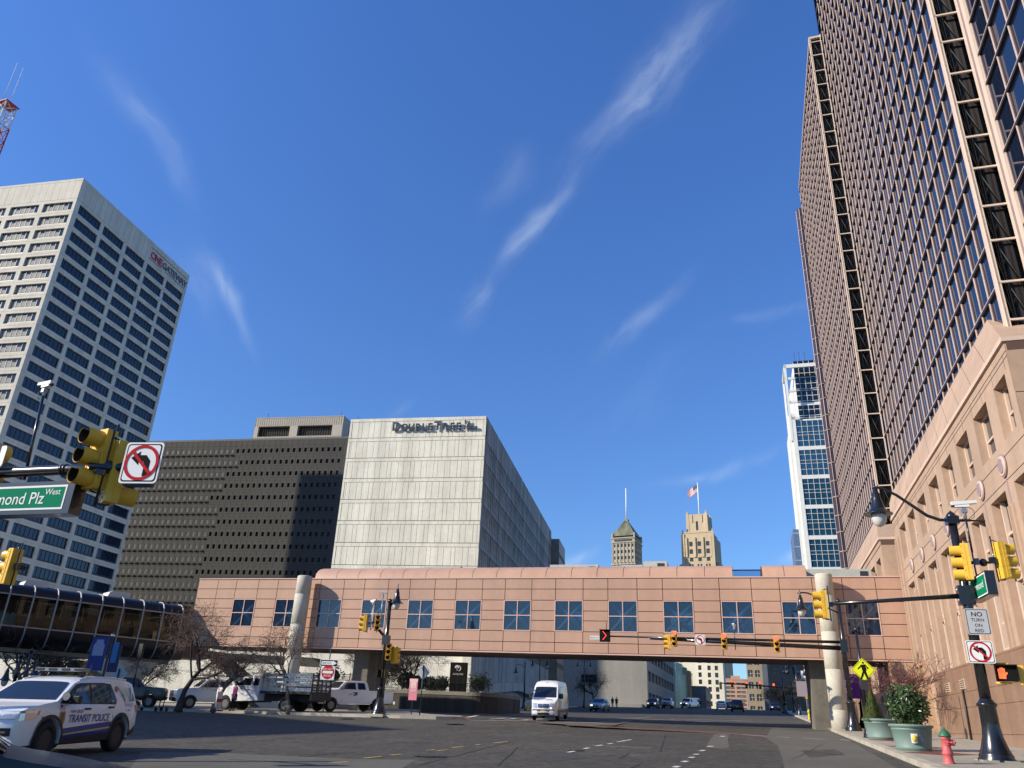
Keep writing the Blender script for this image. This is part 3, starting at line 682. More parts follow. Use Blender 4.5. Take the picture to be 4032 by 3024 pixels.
# ================================================================ hotel
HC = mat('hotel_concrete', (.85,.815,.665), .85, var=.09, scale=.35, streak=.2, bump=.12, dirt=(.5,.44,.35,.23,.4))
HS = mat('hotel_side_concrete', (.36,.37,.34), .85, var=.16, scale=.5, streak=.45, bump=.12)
HJ = mat('stained_joint', (.13,.12,.095), .9)
HO = thing('hotel', 'pale concrete hotel block with blank panelled end wall and raised roof lettering', 'hotel', (-3.06, 91.95, 0), -78.95)
bands = [(36.52-2.72*k, 34.30-2.72*k) for k in range(9)]
b = MB(); rs = random.Random(5)
for k, (zt, zb) in enumerate(bands):
    x = .32; i = 0
    while x < 17.95:
        w = [.92, .52, .92, .7][(i+k) % 4]; w = min(w, 17.97-x); b.box(x+.02, x+w-.02, -.10, .006*((i*3+k) % 3), zb+.02, zt-.02, 0); x += w; i += 1
    x = .02
    while x < 18.3:
        w = [1.0,.55,.75][(int(x*3)+k) % 3]; w = min(w, 18.31-x); b.box(x+.012, x+w-.012, -.10, .03, zt+.02, zt+.44, 0); x += w
    b.box(.0, .30, -.1, .03, zb+.02, zt-.02, 0); b.box(18.0, 18.3, -.1, .03, zb+.02, zt-.02, 0)
b.box(0, 18.3, -.25, -.05, 10, 36.98, 1); b.box(18.28, 18.33, -65, -.06, 8, 36.97, 0)
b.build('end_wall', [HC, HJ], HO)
b = MB(); b.box(.1, 18.2, -65, -.3, 36.2, 36.5, 0); b.build('roof', mat('roof_felt', (.2,.2,.2), .9), HO)
# street side: floor bands, slanting fins, windows between them
b = MB(); nf = 58; pf = 1.11; wins = []
for k, (zt, zb) in enumerate(bands):
    if k == 0:
        for i in range(44): b.box(-.02+.012*(i % 2), .2, -.04-1.48*(i+1)+.02, -.04-1.48*i, zb+.0, 36.97, 0)
    else:
        b.box(-.04, .3, -65.4, 0, zt-.0, zt+.5, 0)
        for i in range(nf):
            y = -.9-pf*i; b.prism([(.30,y,zb),(-.02,y-.08,zb),(-.02,y-.34,zt-.02),(.30,y-.06,zt-.02)], (0,-.30,0), 0); b.box(.02,.28,y-1.0,y-.45,zb,zb+1.0,0); wins.append((y, zb, zt))
b.box(-.02, .3, -.85, 0, 10, 36, 0); b.box(-.02, .3, -65.4, -65.0, 10, 36, 0)
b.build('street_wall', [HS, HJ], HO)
b = MB(); b.quad((.26,0,0),(.26,-.8,0),(.26,-.8,2.2),(.26,0,2.2),0); b.box(.1,.25,-.78,-.05,1.72,2.18,1)
many(HO, 'window', b, [mat('hotel_glass', (.03,.035,.035), .06, ior=1.55), mat('air_vent_black', (.012,.012,.012), .8)], [Matrix.Translation((0, y-.32, zb)) for y, zb, zt in wins], 60)
b = MB(); b.box(.3, 18, -65.2, -.4, 8, 36.3, 0); b.box(-1.6, 8, -76, -65.6, 5, 35.6, 1)
for z in range(8, 35, 3): b.box(-1.63, -1.6, -76, -65.6, z, z+.9, 2)
b.build('rear_block', [HJ, mat('brown_stone_panel', (.25,.21,.16), .5, var=.3, scale=.5), HJ], HO)
SGN = mat('sign_letter_metal', (.05,.06,.08), .4, .2)
b = MB(); T = up_xz(12.45, .22, 35.2, 1)
x = 0
for ch, big in [('D',1),('O',0),('U',0),('B',0),('L',0),('E',0),('T',1),('R',0),('E',0),('E',0)]:
    h = 1.18 if big else .9; text_mb(ch, h*1.38, .07, bold=.035, sx=1.0, T=T @ Matrix.Translation((x, 0, 0)), mb=b)
    x += {'D':1.12,'O':1.0,'U':.95,'B':.9,'L':.78,'E':.82,'T':1.08,'R':.95}[ch]*(1.08 if big else 1.0)
text_mb('by', .75, .05, bold=.02, T=T @ Matrix.Translation((x+.25, .72, 0)), mb=b); text_mb('Hilton', .75, .05, bold=.02, sx=.95, T=T @ Matrix.Translation((x+.2, .0, 0)), mb=b)
for i in range(14): b.box(12.2-i*.82-.03, 12.2-i*.82+.03, 0, .18, 35.6, 35.66)
b.build('sign_lettering', SGN, HO)
# lower podium: garage front, street plinth with a ramp ledge, buttress and louvred stair
b = MB(); y0 = 0
for x0, x1 in [(0,1.0),(1.03,3.9),(3.93,9.9),(9.93,17),(17.03,24),(24.03,32),(32.03,42)]:
    for z0, z1 in [(1.4,5.2),(5.23,7.0),(7.03,9.6)]: b.box(x0, x1, -.5, .0 if x1 > 1.1 else .5, z0, z1, 0)
b.box(0.1, 42, -20, -.45, 1.4, 9.58, 1)
b.build('garage_front', [HC, HJ], HO)
b = MB()
for i in range(22):
    for z0, z1 in [(1.8,5.4),(5.42,10.4)]: b.box(-.05, .35, -3*(i+1)+.02, -3*i, z0, z1, 0)
b.prism([(-.05,0,5.0),(-.05,-26,6.4),(-.05,-44,5.9),(-.05,-44,4.9),(-.05,-26,5.3),(-.05,0,4.0)], (-1.2,0,0), 1)
b.prism([(-.05,-6,2),(-2.4,-6,2),(-.6,-6,5.0),(-.05,-6,5.2)], (0,-22,0), 0)
b.prism([(-.05,-29,2),(-1.8,-29,2),(-.6,-29,4.4),(-.05,-29,4.4)], (0,-20,0), 1)
b.build('street_plinth', [HS, mat('pale_ledge', (.45,.45,.41), .85, var=.1, scale=.4, streak=.3)], HO)
b = MB()
for k in range(22): b.box(-.25, -.05, -4.8, -2.6, 2.2+k*.14, 2.26+k*.14, 0)
b.box(-.06,-.04,-4.9,-2.5,2.1,5.3,1); b.build('louvre_screen', [mat('louvre_grey', (.25,.25,.24), .6), HJ], HO)
# ================================================================ pink skybridge over the street
PNK = mat('salmon_panel', (.53,.325,.225), .45, var=.06, scale=.22, streak=.14, coat=.1)
PNKL = mat('salmon_edge', (.66,.44,.36), .4); PJ = mat('panel_gap', (.10,.045,.035), .9)
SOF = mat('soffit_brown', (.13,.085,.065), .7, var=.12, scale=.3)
SB = thing('skybridge', 'salmon pink enclosed footbridge with square cross braced windows spanning the whole street', 'skybridge', (BR[0], BR[1], 0), BAZ)
wx = [(-3.15,-1.17),(.66,2.70),(4.48,6.54),(8.29,10.30),(12.03,14.05),(15.8,17.77),(19.52,21.5),(23.22,25.25),(26.92,28.91),(30.67,32.65),(34.37,36.38),(38.06,40.12),(41.87,43.9)]
S0, S1, ZB, ZT, DEP = -4.75, 47.4, 5.88, 10.92, 5.4
zr = [5.92, 6.56, 7.30, 8.02, 8.68, 9.40, 10.17, 10.92]
b = MB(); gp = .022
edges = [S0]+[e for w in wx for e in w]+[45.6, S1]
for i in range(len(edges)-1):
    x0, x1 = edges[i], edges[i+1]; iswin = any(abs(x0-w[0]) < .01 for w in wx)
    rr = [(5.92,6.56),(6.56,7.30),(9.40,10.17),(10.17,10.92)] if iswin else [(zr[k], zr[k+1]) for k in range(7)]
    for z0, z1 in rr:
        t = RND.uniform(-.004, .004); b.box(x0+gp, x1-gp, -.06, t, z0+gp, z1-gp, 0)
holes = [(w[0], w[1], 7.3, 9.4) for w in wx]
holed(b, S0, S1, ZB, ZT, holes, -.035, .25, 1, 1)
holed(b, S0, S1, ZB, ZT, holes, -DEP, .25, -1, 0)
b.box(S1-.05, S1, -DEP, 0, ZB, ZT, 0); b.box(S0, S0+.05, -DEP, 0, ZB, ZT, 0)
b.box(S0, S1, -.10, .05, ZT, ZT+.07, 2); b.box(S0, S1, -.08, .035, ZB-.06, ZB+.02, 2)
b.build('wall', [PNK, PJ, PNKL], SB)
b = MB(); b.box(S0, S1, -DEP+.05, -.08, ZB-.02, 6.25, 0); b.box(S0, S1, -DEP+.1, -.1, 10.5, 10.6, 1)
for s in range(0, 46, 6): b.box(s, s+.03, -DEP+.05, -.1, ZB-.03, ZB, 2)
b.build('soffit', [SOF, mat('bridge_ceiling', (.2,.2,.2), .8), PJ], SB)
# rounded roof in three lengths
b = MB()
def vault(s0, s1, endcap=True):
    n = 12; pr = [(-.22-(1-cos(pi*i/n))/2*(DEP-.4), 10.98+1.12*sin(pi*i/n)**.75 if 0 < i < n else 10.98) for i in range(n+1)]
    seg = max(1, round((s1-s0)/1.86)); L = (s1-s0)/seg
    for k in range(seg):
        a, c = s0+k*L+.018, s0+(k+1)*L-.018
        vs = [(a, y, z) for y, z in pr]+[(c, y, z) for y, z in pr]
        b.add(vs, [(i, i+1, n+2+i, n+1+i) for i in range(n)], 0, True)
    vs = [(s0, y, z-.03) for y, z in pr]+[(s1, y, z-.03) for y, z in pr]; b.add(vs, [(i, i+1, n+2+i, n+1+i) for i in range(n)]+[tuple(range(n+1))[::-1], tuple(range(n+1, 2*n+2))], 1)
vault(5.6, 37.1); vault(.9, 3.7)
b.box(S0, S1, -DEP, -.1, 10.93, 10.99, 1)
b.build('barrel_roof', [PNK, PJ], SB)
GLB = glass_mat('bridge_glass', (.40,.66,.95), .34, (.012,.035,.075), .015, 2.0)
b = MB(); b.box(3.72, 5.58, -1.2, -1.15, 10.98, 11.6, 0); b.box(3.7, 5.6, -1.25, -1.1, 11.6, 11.66, 1); b.box(3.7, 5.6, -.2, -.1, 10.98, 11.02, 2)
b.build('roof_glazing', [glass_mat('clear_glass', (.8,.9,1.0), .8), DARK, WHITE], SB)
# windows: frame with four panes, cross brace inside
b = MB(); w, h = 2.02, 2.1
for x in (0, w/2-.03, w-.06): b.box(x, x+.06, -.06, .02, 0, h, 0)
for z in (0, h/2-.03, h-.06): b.box(0, w, -.055, .018, z, z+.06, 0)
mf = b.mesh('window', PNKL)
b = MB(); b.quad((0,-.03,0),(w,-.03,0),(w,-.03,h),(0,-.03,h)); mg = b.mesh('glazing', GLB)
BRC = mat('brace_steel', (.50,.62,.68), .6)
b = MB(); b.tube([(-.4,0,-.4),(w+.4,0,h+.4)], .115, 6); b.tube([(w+.4,.02,-.4),(-.4,.02,h+.4)], .115, 6); mb_ = b.mesh('cross_brace', BRC)
for a_, c_ in wx:
    f = link('window', mf, SB, loc=(a_, 0, 7.3)); link('glazing', mg, f); link('cross_brace', mb_, f, loc=(0, -.42, 0))
    f = link('window', mf, SB, loc=(a_, -DEP+.02, 7.3)); link('glazing', mg, f); link('cross_brace', mb_, f, loc=(0, .42, 0))
b = MB(); b.box(S0, S1, -DEP+.3, -.3, 6.26, 6.3, 0)
for s in range(-4, 47, 4): b.box(s+.3, s+.5, -DEP+.3, -DEP+.5, 6.3, 10.5, 1)
b.build('deck', [mat('dark_floor', (.06,.06,.06), .7), BRC], SB)
# round concrete columns and slab piers that carry it
COLC = mat('column_concrete', (.50,.475,.40), .85, var=.12, scale=.7, streak=.12, bump=.2, dirt=(.34,.31,.25,.9,.4))
PIERC = mat('grimy_pier_concrete', (.17,.155,.125), .9, var=.2, scale=.6, streak=.3)
for s, y, r in [(.0, .82, .53), (37.3, .9, .56)]:
    P = bpt(s, y); z0 = g(*P); b = MB()
    pr = [(r, z0-.1)]
    for z in (2.9, 5.2, 7.4, 9.6): pr += [(r, z), (r-.012, z+.01), (r-.012, z+.03), (r, z+.04)]
    pr += [(r, 10.92), (r-.04, 10.98)]
    b.lathe(pr, 28, (s, y, 0)); b.build('support_column', COLC, SB)
for q in ((-1.0, 1.3, -4.6, -1.0, .8, ZB), (32.2, 33.4, -4.6, -1.2, .8, ZB), (-2.2,-1.6,-1.6,-.6,.8,ZB)):
    b = MB(); b.box(*q); b.build('slab_pier', PIERC, SB)
UNIT = mat('roof_unit_grey', (.42,.45,.41), .6, var=.1, scale=1)
for s0, s1, z in [(26.2, 29.3, 11.9), (12.0, 13.5, 11.9), (10.2, 11.9, 12.15), (34.4, 38.0, 11.2), (-3.5, 1.8, 11.5), (15.3,19,11.95)]:
    b = MB(); b.box(s0, s1, -4.9, -3.3, 10.9, z+.55, 0); b.box(s0+.2, s0+.7, -3.3, -3.27, z, z+.4, 1)
    b.build('roof_unit', [UNIT, DARK], SB)
# ================================================================ dark glazed footbridge on the left
NVY = mat('black_blue_panel', (.008,.009,.013), .38)
AMB = glass_mat('amber_glass', (.50,.44,.35), .55, (.02,.016,.012), .02, 1.5)
RIBM = mat('rib_aluminium', (.34,.33,.33), .45, .3)
FB = thing('footbridge', 'black rounded tube footbridge with amber windows and grey ribs joining the pink skybridge', 'footbridge', (-25.5, 63.0, 0), 45.4)
def prof(off=0.0):
    return [(.02-off,8.02),(.06-off,8.35),(.25-off*.7,8.6+off*.6),(.6,8.76+off),(1.2,8.82+off)]
low = [(.02,5.95),(.05,5.5),(.22,5.05),(.55,4.74),(1.0,4.6)]
X0, X1 = -34.0, .5
b = MB()
def ext(pr, a, c, mi, sm_=True):
    n = len(pr); vs = [(a,y,z) for y, z in pr]+[(c,y,z) for y, z in pr]; b.add(vs, [(i,i+1,n+i+1,n+i) for i in range(n-1)], mi, sm_)
for sgn in (0, 1):
    f = (lambda y: y) if sgn == 0 else (lambda y: 3.6-y)
    ext([(f(y),z) for y, z in prof()], X0, X1, 0); ext([(f(y),z) for y, z in low], X0, X1, 0)
ext([(1.2,8.82),(2.4,8.82)], X0, X1, 0); ext([(1.0,4.6),(2.6,4.6)], X0, X1, 1)
b.box(X0, X1, .1, 3.5, 5.6, 5.8, 2); b.box(X0, X1, .3, 3.3, 8.3, 8.4, 3)
b.box(X0, X1, .7, 2.9, 4.35, 4.62, 1)
b.box(X1-.02, X1, .1, 3.5, 4.7, 8.7, 2)
b.box(X1, 3.4, .5, 3.3, 4.9, 8.5, 4); b.box(X1, 1.2, .2, 3.5, 4.7, 8.75, 0)
b.build('shell', [NVY, mat('soffit_concrete', (.22,.20,.16), .85, var=.1, scale=.4), mat('brown_floor', (.24,.16,.10), .7), mat('pale_ceiling', (.45,.40,.32), .8), mat('mauve_junction', (.20,.11,.09), .6)], FB)
b = MB()
for k in range(23):
    s = .53-1.522*k
    pr = [(s,y-.05,z) for y, z in low[::-1]]+[(s,y-.05,z+.02) for y, z in prof()]; b.tube(pr, .055, 6, 0)
    b.box(s-.05, s+.05, -.06, .05, 5.9, 8.05, 0); b.box(s-.05, s+.05, 3.5, 3.6, 5.9, 8.05, 0)
b.box(X0, X1, -.03, .03, 5.92, 6.0, 0); b.box(X0, X1, -.03, .03, 7.98, 8.06, 0); b.box(X0, X1, 3.55, 3.62, 5.92, 6.0, 0)
b.build('rib', RIBM, FB)
b = MB(); b.quad((0,0,0),(1.48,0,0),(1.48,0,2.0),(0,0,2.0)); mg = b.mesh('window', AMB)
for k in range(14): link('window', mg, FB, loc=(.53-1.522*(k+1)+.02, 0, 6.0)); link('window', mg, FB, loc=(.53-1.522*(k+1)+.02, 3.56, 6.0))
b = MB()
for k in range(11): s = -.2-k*1.522; b.box(s, s+.16, 2.2, 2.4, 5.8, 8.3, 0); b.box(s-1.2, s-.1, 2.9, 3.0, 5.8, 6.9, 1) 
for k in range(6): b.box(-1.5-k*3.04, -.4-k*3.04, 1.6, 1.75, 8.2, 8.28, 2)
b.build('interior', [mat('brown_post', (.16,.09,.06), .6), mat('brown_wall', (.30,.235,.17), .7), mat('strip_light', (.8,.7,.5), .5)], FB)
RU = mat('cream_unit', (.62,.60,.54), .5)
for s0, s1 in [(-10.75,-9.25),(-5.0,-3.4),(-17,-15.5)]:
    b = MB(); b.prism([(s0,1,8.8),(s0+.1,1,9.12),(s0+.35,1,9.24),(s1,1,9.24),(s1,1,8.8)], (0,1.4,0), 0); b.build('roof_unit', RU, FB)
b = MB(); zz = 1.0
b.prism([(-4.6,.6,4.4),(-.3,.6,4.4),(-1.2,.6,3.1),(-1.6,.6,zz-.2),(-2.7,.6,zz-.2),(-2.9,.6,2.6),(-4.6,.6,3.5)], (0,1.9,0), 0)
b.build('pier', mat('pier_concrete', (.60,.56,.46), .85, var=.08, scale=.6), FB)
# stair and ramp slab behind the trucks under the pink bridge
ST = thing('concrete_ramp', 'sloping cream concrete ramp and stair wall under the left end of the pink bridge', 'ramp', (*bpt(42, -2.2), 0), BAZ)
b = MB(); b.prism([(4.5,0,5.6),(5.6,0,5.6),(-1.2,0,1.2),(-3.4,0,1.2)], (0,-1.4,0), 0); b.prism([(-4.5,.0,5.3),(5,0,5.5),(5,0,5.0),(-5.5,0,4.7)], (0,-3,0), 0); b.box(-7, 4, -3.4, -3.2, 1.2, 3.4, 1); b.box(-6.8, -4.0, -3.15, -3.0, 1.2, 3.9, 2)
b.build('slab', [mat('cream_concrete', (.56,.51,.40), .85, var=.1, scale=.4), mat('brown_wall_dim', (.16,.13,.09), .8), CONC], ST)
b = MB()
for k in range(9): b.box(-6.4+k*.2, -6.36+k*.2, -2.98, -2.95, 2.2, 3.9)
b.build('railing', DARK, ST)
# ================================================================ the street beyond the pink bridge
FCON = mat('far_white_wall', (.30,.295,.27), .8, var=.08, scale=.15, streak=.15); FGREY = mat('far_grey_wall', (.20,.205,.21), .8, var=.1, scale=.15)
FTAN = mat('far_tan_brick', (.33,.26,.18), .85, var=.12, scale=.3); FDK = mat('far_dark_wall', (.09,.085,.075), .8, var=.15, scale=.2); FWIN = mat('far_window', (.03,.035,.045), .1, ior=1.6)
FCREAM = mat('far_cream_wall', (.80,.75,.57), .85, var=.06, scale=.1, streak=.12); FOR = mat('far_orange_brick', (.50,.30,.20), .85, var=.1, scale=.3); FGRN = mat('green_reflective_glass', (.10,.125,.095), .22, .3, var=.5, scale=.14, ior=1.8)
def block(name, label, cat, px, D, az, w_l, depth, ztop, wall, wins=None, extra=None):
    """a building whose right front corner stands at pixel column px; w_l metres of front run left, the side runs away along az"""
    P = far(px, 2760, D); t = thing(name, label, cat, (P.x, P.y, 0), az-90); zb = g(P.x, P.y)-1.0
    b = MB(); holes = []
    front, side = wins or ([], [])
    holed(b, 0, w_l, zb, ztop, front, 0, .35, 1, 0); holed(b, -depth, 0, zb, ztop, [(-q[1], -q[0], q[2], q[3]) for q in side], 0, .35, -1, 0, 'y')
    b.quad((w_l,0,zb),(w_l,-depth,zb),(w_l,-depth,ztop),(w_l,0,ztop)); b.quad((0,-depth,zb),(w_l,-depth,zb),(w_l,-depth,ztop),(0,-depth,ztop)); b.quad((0,0,ztop-.02),(w_l,0,ztop-.02),(w_l,-depth,ztop-.02),(0,-depth,ztop-.02))
    b.box(-.1, w_l+.1, -.35, .12, ztop-.1, ztop+.5, 0); b.box(-.12, .3, -depth, -.35, ztop-.1, ztop+.5, 0)
    if extra: extra(b)
    b.build('wall', wall, t)
    protos = {}
    for q in front:
        k = (round(q[1]-q[0], 2), round(q[3]-q[2], 2))
        if k not in protos:
            m = MB(); m.box(0, k[0], -.05, 0, 0, k[1], 0); m.box(k[0]/2-.04, k[0]/2+.04, 0, .05, 0, k[1], 1); m.box(0, k[0], 0, .06, k[1]*.5-.04, k[1]*.5+.04, 1); protos[k] = m.mesh('window', [FWIN, wall[1] if len(wall) > 1 else FGREY])
        link('window', protos[k], t, loc=(q[0], -.32, q[2]))
    for q in side:
        k = (round(q[1]-q[0], 2), round(q[3]-q[2], 2), 1)
        if k not in protos:
            m = MB(); m.box(0, .05, -k[0], 0, 0, k[1], 0); m.box(-.05, 0, -k[0]/2-.04, -k[0]/2+.04, 0, k[1], 1); protos[k] = m.mesh('window', [FWIN, wall[1] if len(wall) > 1 else FGREY])
        link('window', protos[k], t, loc=(.3, -q[0], q[2]))
    return t
block('office_building', 'low pale grey building with a three pane window seen under the pink bridge', 'building', 2551, 178, 17.58, 26, 62, 22, [FCON, FGREY], ([(11.0,14.4,9.6,11.2)], [(2+i*6.2, 7+i*6.2, z, z+2.0) for i in range(9) for z in (6.0, 10.4, 14.4)]),
      lambda b: (b.box(1, 26, 0, .8, 2, 5.6, 0),))
def facets(b):
    for i in range(9): b.prism([(0,-2-i*5.5,5),(-1.2,-4.5-i*5.5,5),(0,-7-i*5.5,5)], (0,0,9+(i % 3)*2.5), 0)
block('glass_building', 'greenish building with tilted reflecting glass facets beyond the grey one', 'building', 2655, 236, 17.58, 9, 70, 19.0, [FGRN, FGREY], ([(1,8,6,9),(1,8,11,14)], []), facets)
block('low_building', 'squat dark grey two storey building in front of the cream apartment tower', 'building', 2781, 300, 17.58, 10, 30, 14.6, [FGREY, FDK], ([], [(2,12,8.6,10.6),(14,26,8.6,10.6),(2,26,5.6,7.2)]))
block('apartment_tower', 'cream apartment tower in full sun with three columns of small windows', 'apartment building', 2855, 345, 17.58, 24, 20, 46, [FCREAM, FDK], ([(x, x+1.3, z, z+1.8) for x in (2.0, 4.9, 8.6, 16) for z in [7+2.72*k for k in range(14)]], [(3,5,z,z+1.8) for z in [8+2.7*k for k in range(13)]]))
def signroof(b): b.box(3.2, 7.7, -3, -1, 24, 26.4, 0)
block('apartment_block', 'distant orange brick apartment block at the end of the street', 'apartment building', 2946, 430, 17.58, 11.2, 18, 24.5, [FOR, FCREAM], ([(.7, 5.1, z, z+1.05) for z in [6.5+1.95*k for k in range(9)]]+[(6.1, 10.5, z, z+1.05) for z in [6.5+1.95*k for k in range(9)]], [(1,8,z,z+1.05) for z in [6.5+1.95*k for k in range(9)]]+[(9.5,17,z,z+1.05) for z in [6.5+1.95*k for k in range(9)]]), signroof)
fw = [(x, x+1.6, z, z+2.2) for x in (1.2, 3.6, 6.2, 8.6) for z in [7.0+3.9*k for k in range(10)]]
block('brick_building', 'tan brick building with tall paired windows on the right of the far street', 'building', 3015, 300, 17.58, 5.6, 20, 46, [FTAN, FCREAM], ([q for q in fw if q[1] < 5.5], [(1+i*3, 2.6+i*3, z, z+2.2) for i in range(5) for z in [7.0+3.9*k for k in range(8)]]))
block('brick_building', 'dark blue grey right part of the brown building, its shade set in the colour', 'building', 3070, 282, 17.58, 4.6, 20, 42, [mat('far_shaded_brick', (.11,.12,.14), .8, var=.1, scale=.3), FGREY], ([q for q in fw if q[1] < 4.6], []))  # shaded right part of the brown building, shade put into the brick colour
block('stone_building', 'brown stone building with a white roof sign behind the right hand lamp posts', 'building', 3215, 205, 17.58, 10, 25, 30, [mat('far_olive_wall', (.15,.135,.10), .85, var=.2, scale=.2), FDK], ([(1.0+i*2.2, 2.4+i*2.2, z, z+1.7) for i in range(4) for z in (9.5, 14, 18.5)], []),
      lambda b: None)
P = far(3222, 2700, 150); t = thing('billboard', 'blank white billboard panel above the purple banners under the bridge', 'billboard', (P.x, P.y, 0), 107-180)
z0, z1 = far(3190, 2676, 150).z, far(3190, 2642, 150).z
b = MB(); b.box(-.1, 2.6, -.2, 0, z0, z1); b.build('panel', WHITE, t); b = MB(); b.tube([(1.2,-.1,g(P.x,P.y)),(1.2,-.1,z0)], .12, 8); b.build('post', DARK, t)
# ---- two old skyscrapers far behind
LIME = mat('old_limestone', (.55,.43,.27), .85, var=.1, scale=.06, streak=.15); LIMG = mat('old_grey_stone', (.42,.37,.27), .85, var=.12, scale=.06, streak=.2); COPP = mat('weathered_copper_roof', (.20,.20,.12), .6, var=.2, scale=.15, streak=.5); OWN = mat('old_window', (.045,.05,.06), .2)
D = 560.0; C0 = far(2501, 2235, D); PT = thing('pyramid_tower', 'old stone skyscraper with a green copper pyramid roof and white mast', 'skyscraper', (C0.x, C0.y, 0), -62)
W_ = 17.4; L_ = 16.5; ze = far(2497, 2113, D).z
b = MB(); rows = [ze-4.8-4.4*k for k in range(26)]
holes = [(x, x+1.2, z-2.2, z) for x in (.9, 3.6, 6.3, 9.0, 11.7, 14.6) for z in rows]; holes2 = [(x, x+1.2, z-2.2, z) for x in (1.2, 4.0, 6.8, 9.6, 12.4) for z in rows]
holed(b, 0, W_, 5, ze, holes, 0, .5, 1, 0); holed(b, -L_, 0, 5, ze, [(-q[1],-q[0],q[2],q[3]) for q in holes2], 0, .5, -1, 0, 'y'); b.box(W_-.05, W_, -L_, 0, 5, ze); b.box(0, W_, -L_, -L_+.1, 5, ze)
for z in (ze-.3, ze-19.2, ze-3.4): b.box(-.5, W_+.5, -L_-.5, .5, z-.4, z+.4, 0)
for x in (.0, 2.6, 5.2, 7.9, 10.6, 13.3, 16.6): b.box(x, x+.5, 0, .35, ze-18, ze-3, 0)
b.box(-.2, .9, -.9, .3, ze, ze+3.2, 0); b.box(W_-.9, W_+.3, -.9, .3, ze, ze+3.2, 0); b.box(-.3,.9,-L_,-L_+.9,ze,ze+3.2,0)
b.build('shaft', LIMG, PT)
pw = MB(); pw.quad((0,0,0),(1.2,0,0),(1.2,0,2.2),(0,0,2.2)); T = [Matrix.Translation((q[0], -.45, q[2])) for q in holes]+[Matrix(((0,-1,0,.45),(1,0,0,-q[1]),(0,0,1,q[2]),(0,0,0,1))) for q in holes2]
many(PT, 'window', pw, OWN, T, 60)
b = MB(); za = far(2461, 2052, D+10).z; c = (W_/2, -L_/2); e = .2
q = [(-e,e,ze+1.2),(W_+e,e,ze+1.2),(W_+e,-L_-e,ze+1.2),(-e,-L_-e,ze+1.2)]; tq = [(c[0]-1.2,c[1]+1.2,za),(c[0]+1.2,c[1]+1.2,za),(c[0]+1.2,c[1]-1.2,za),(c[0]-1.2,c[1]-1.2,za)]
for i in range(4): b.quad(q[i], q[(i+1)%4], tq[(i+1)%4], tq[i])
for i in range(14):
    x = i/13; b.tube([(q[0][0]+(q[1][0]-q[0][0])*x, e, ze+1.2), (tq[0][0]+(tq[1][0]-tq[0][0])*x, tq[0][1], za)], .12, 4)
b.box(c[0]-1.4, c[0]+1.4, c[1]-1.4, c[1]+1.4, za-.1, za+1.4); b.build('pyramid_roof', COPP, PT)
b = MB(); b.box(2, W_-2, -.4, .25, ze-2.9, ze-1.4, 0); b.build('loggia', OWN, PT)
b = MB(); b.tube([(c[0],c[1],za),(c[0],c[1],far(2463,1922,D+10).z)], [.55,.4], 8); b.build('mast', mat('mast_pale', (.75,.78,.78), .5), PT)
# stepped deco tower
D = 585.0; C0 = far(2833, 2230, D); DT_ = thing('deco_tower', 'stepped cream stone skyscraper with four corner pinnacles and a flagpole', 'skyscraper', (C0.x, C0.y, 0), -64)
Z = lambda y: far(2735, y, D).z
b = MB(); f = D/3300*4032/4032.0; m_ = lambda px: px*.1905
def tier(x0, x1, y0, y1, z0, z1, holes=[]):
    holed(b, x0, x1, z0, z1, holes, y1, .4, 1, 0); b.box(x0, x0+.1, y0, y1-.01, z0, z1, 0); b.box(x1-.1, x1, y0, y1-.01, z0, z1, 0); b.box(x0+.1, x1-.1, y0, y1-.5, z1-.3, z1, 0)
base = -3.0
hl = []
tier(.0, 30.0, -26, -2.5, 5, Z(2212))
for k in range(3): hl += [(7.6+k*6.4, 9.3+k*6.4, Z(2234), Z(2221)), (10.0+k*6.4, 11.7+k*6.4, Z(2234), Z(2221))]
rows = [(2162, 2152), (2142, 2130), (2124, 2110), (2206, 2200)]
for k in range(3):
    for y0, y1 in rows: hl.append((7.9+k*6.2, 10.7+k*6.2, Z(y0)-6, Z(y0)-6+3.6))
hl = [q for q in hl if q[2] > 20]
h1 = [(6.2+k*6.2, 8.8+k*6.2, z, z+3.4) for k in range(3) for z in [Z(2112)-6.6-5.6*j for j in range(3)]]+[(6.2+k*6.2+dx, 7.4+k*6.2+dx, Z(2234), Z(2234)+3.0) for k in range(3) for dx in (0, 2.2)]
tier(2.6, 27.2, -24, -.5, 5, Z(2110), [])
tier(4.4, 25.4, -22, 0, 5, Z(2092), h1)
for x in (4.4, 10.3, 16.3, 22.6): b.box(x-.0, x+1.4, 0, .9, Z(2190), Z(2112), 0)
for x in (2.6, 24.6): b.box(x, x+2.4, -2, .8, 5, Z(2098), 0); b.prism([(x+.2,-.6,Z(2098)),(x+2.0,-.6,Z(2098)),(x+1.1,-.6,Z(2078))], (0,1.0,0), 0)
tier(7.4, 23.0, -19, -2.4, Z(2095), Z(2018), [(14.3,16.0,Z(2082),Z(2046))])
for x in (7.0, 21.0): 
    for y in (-4.4, -19): b.prism([(x,y,Z(2095)),(x+2.4,y,Z(2095)),(x+2.2,y,Z(2018)),(x+1.2,y,Z(2003)),(x+.2,y,Z(2018))], (0,2.2,0), 0)
for x in (11.0, 18.4): b.box(x, x+.8, -2.4, -1.9, Z(2050), Z(2020), 0)
b.box(4.2, 25.6, -.2, .3, Z(2192), Z(2188), 0); b.box(4.4, 25.4, -.2, .25, Z(2095), Z(2090), 0)
b.build('stepped_shaft', LIME, DT_)
for q in h1: b = MB(); b.quad((q[0],-.35,q[2]),(q[1],-.35,q[2]),(q[1],-.35,q[3]),(q[0],-.35,q[3])); b.build('window', OWN, DT_)
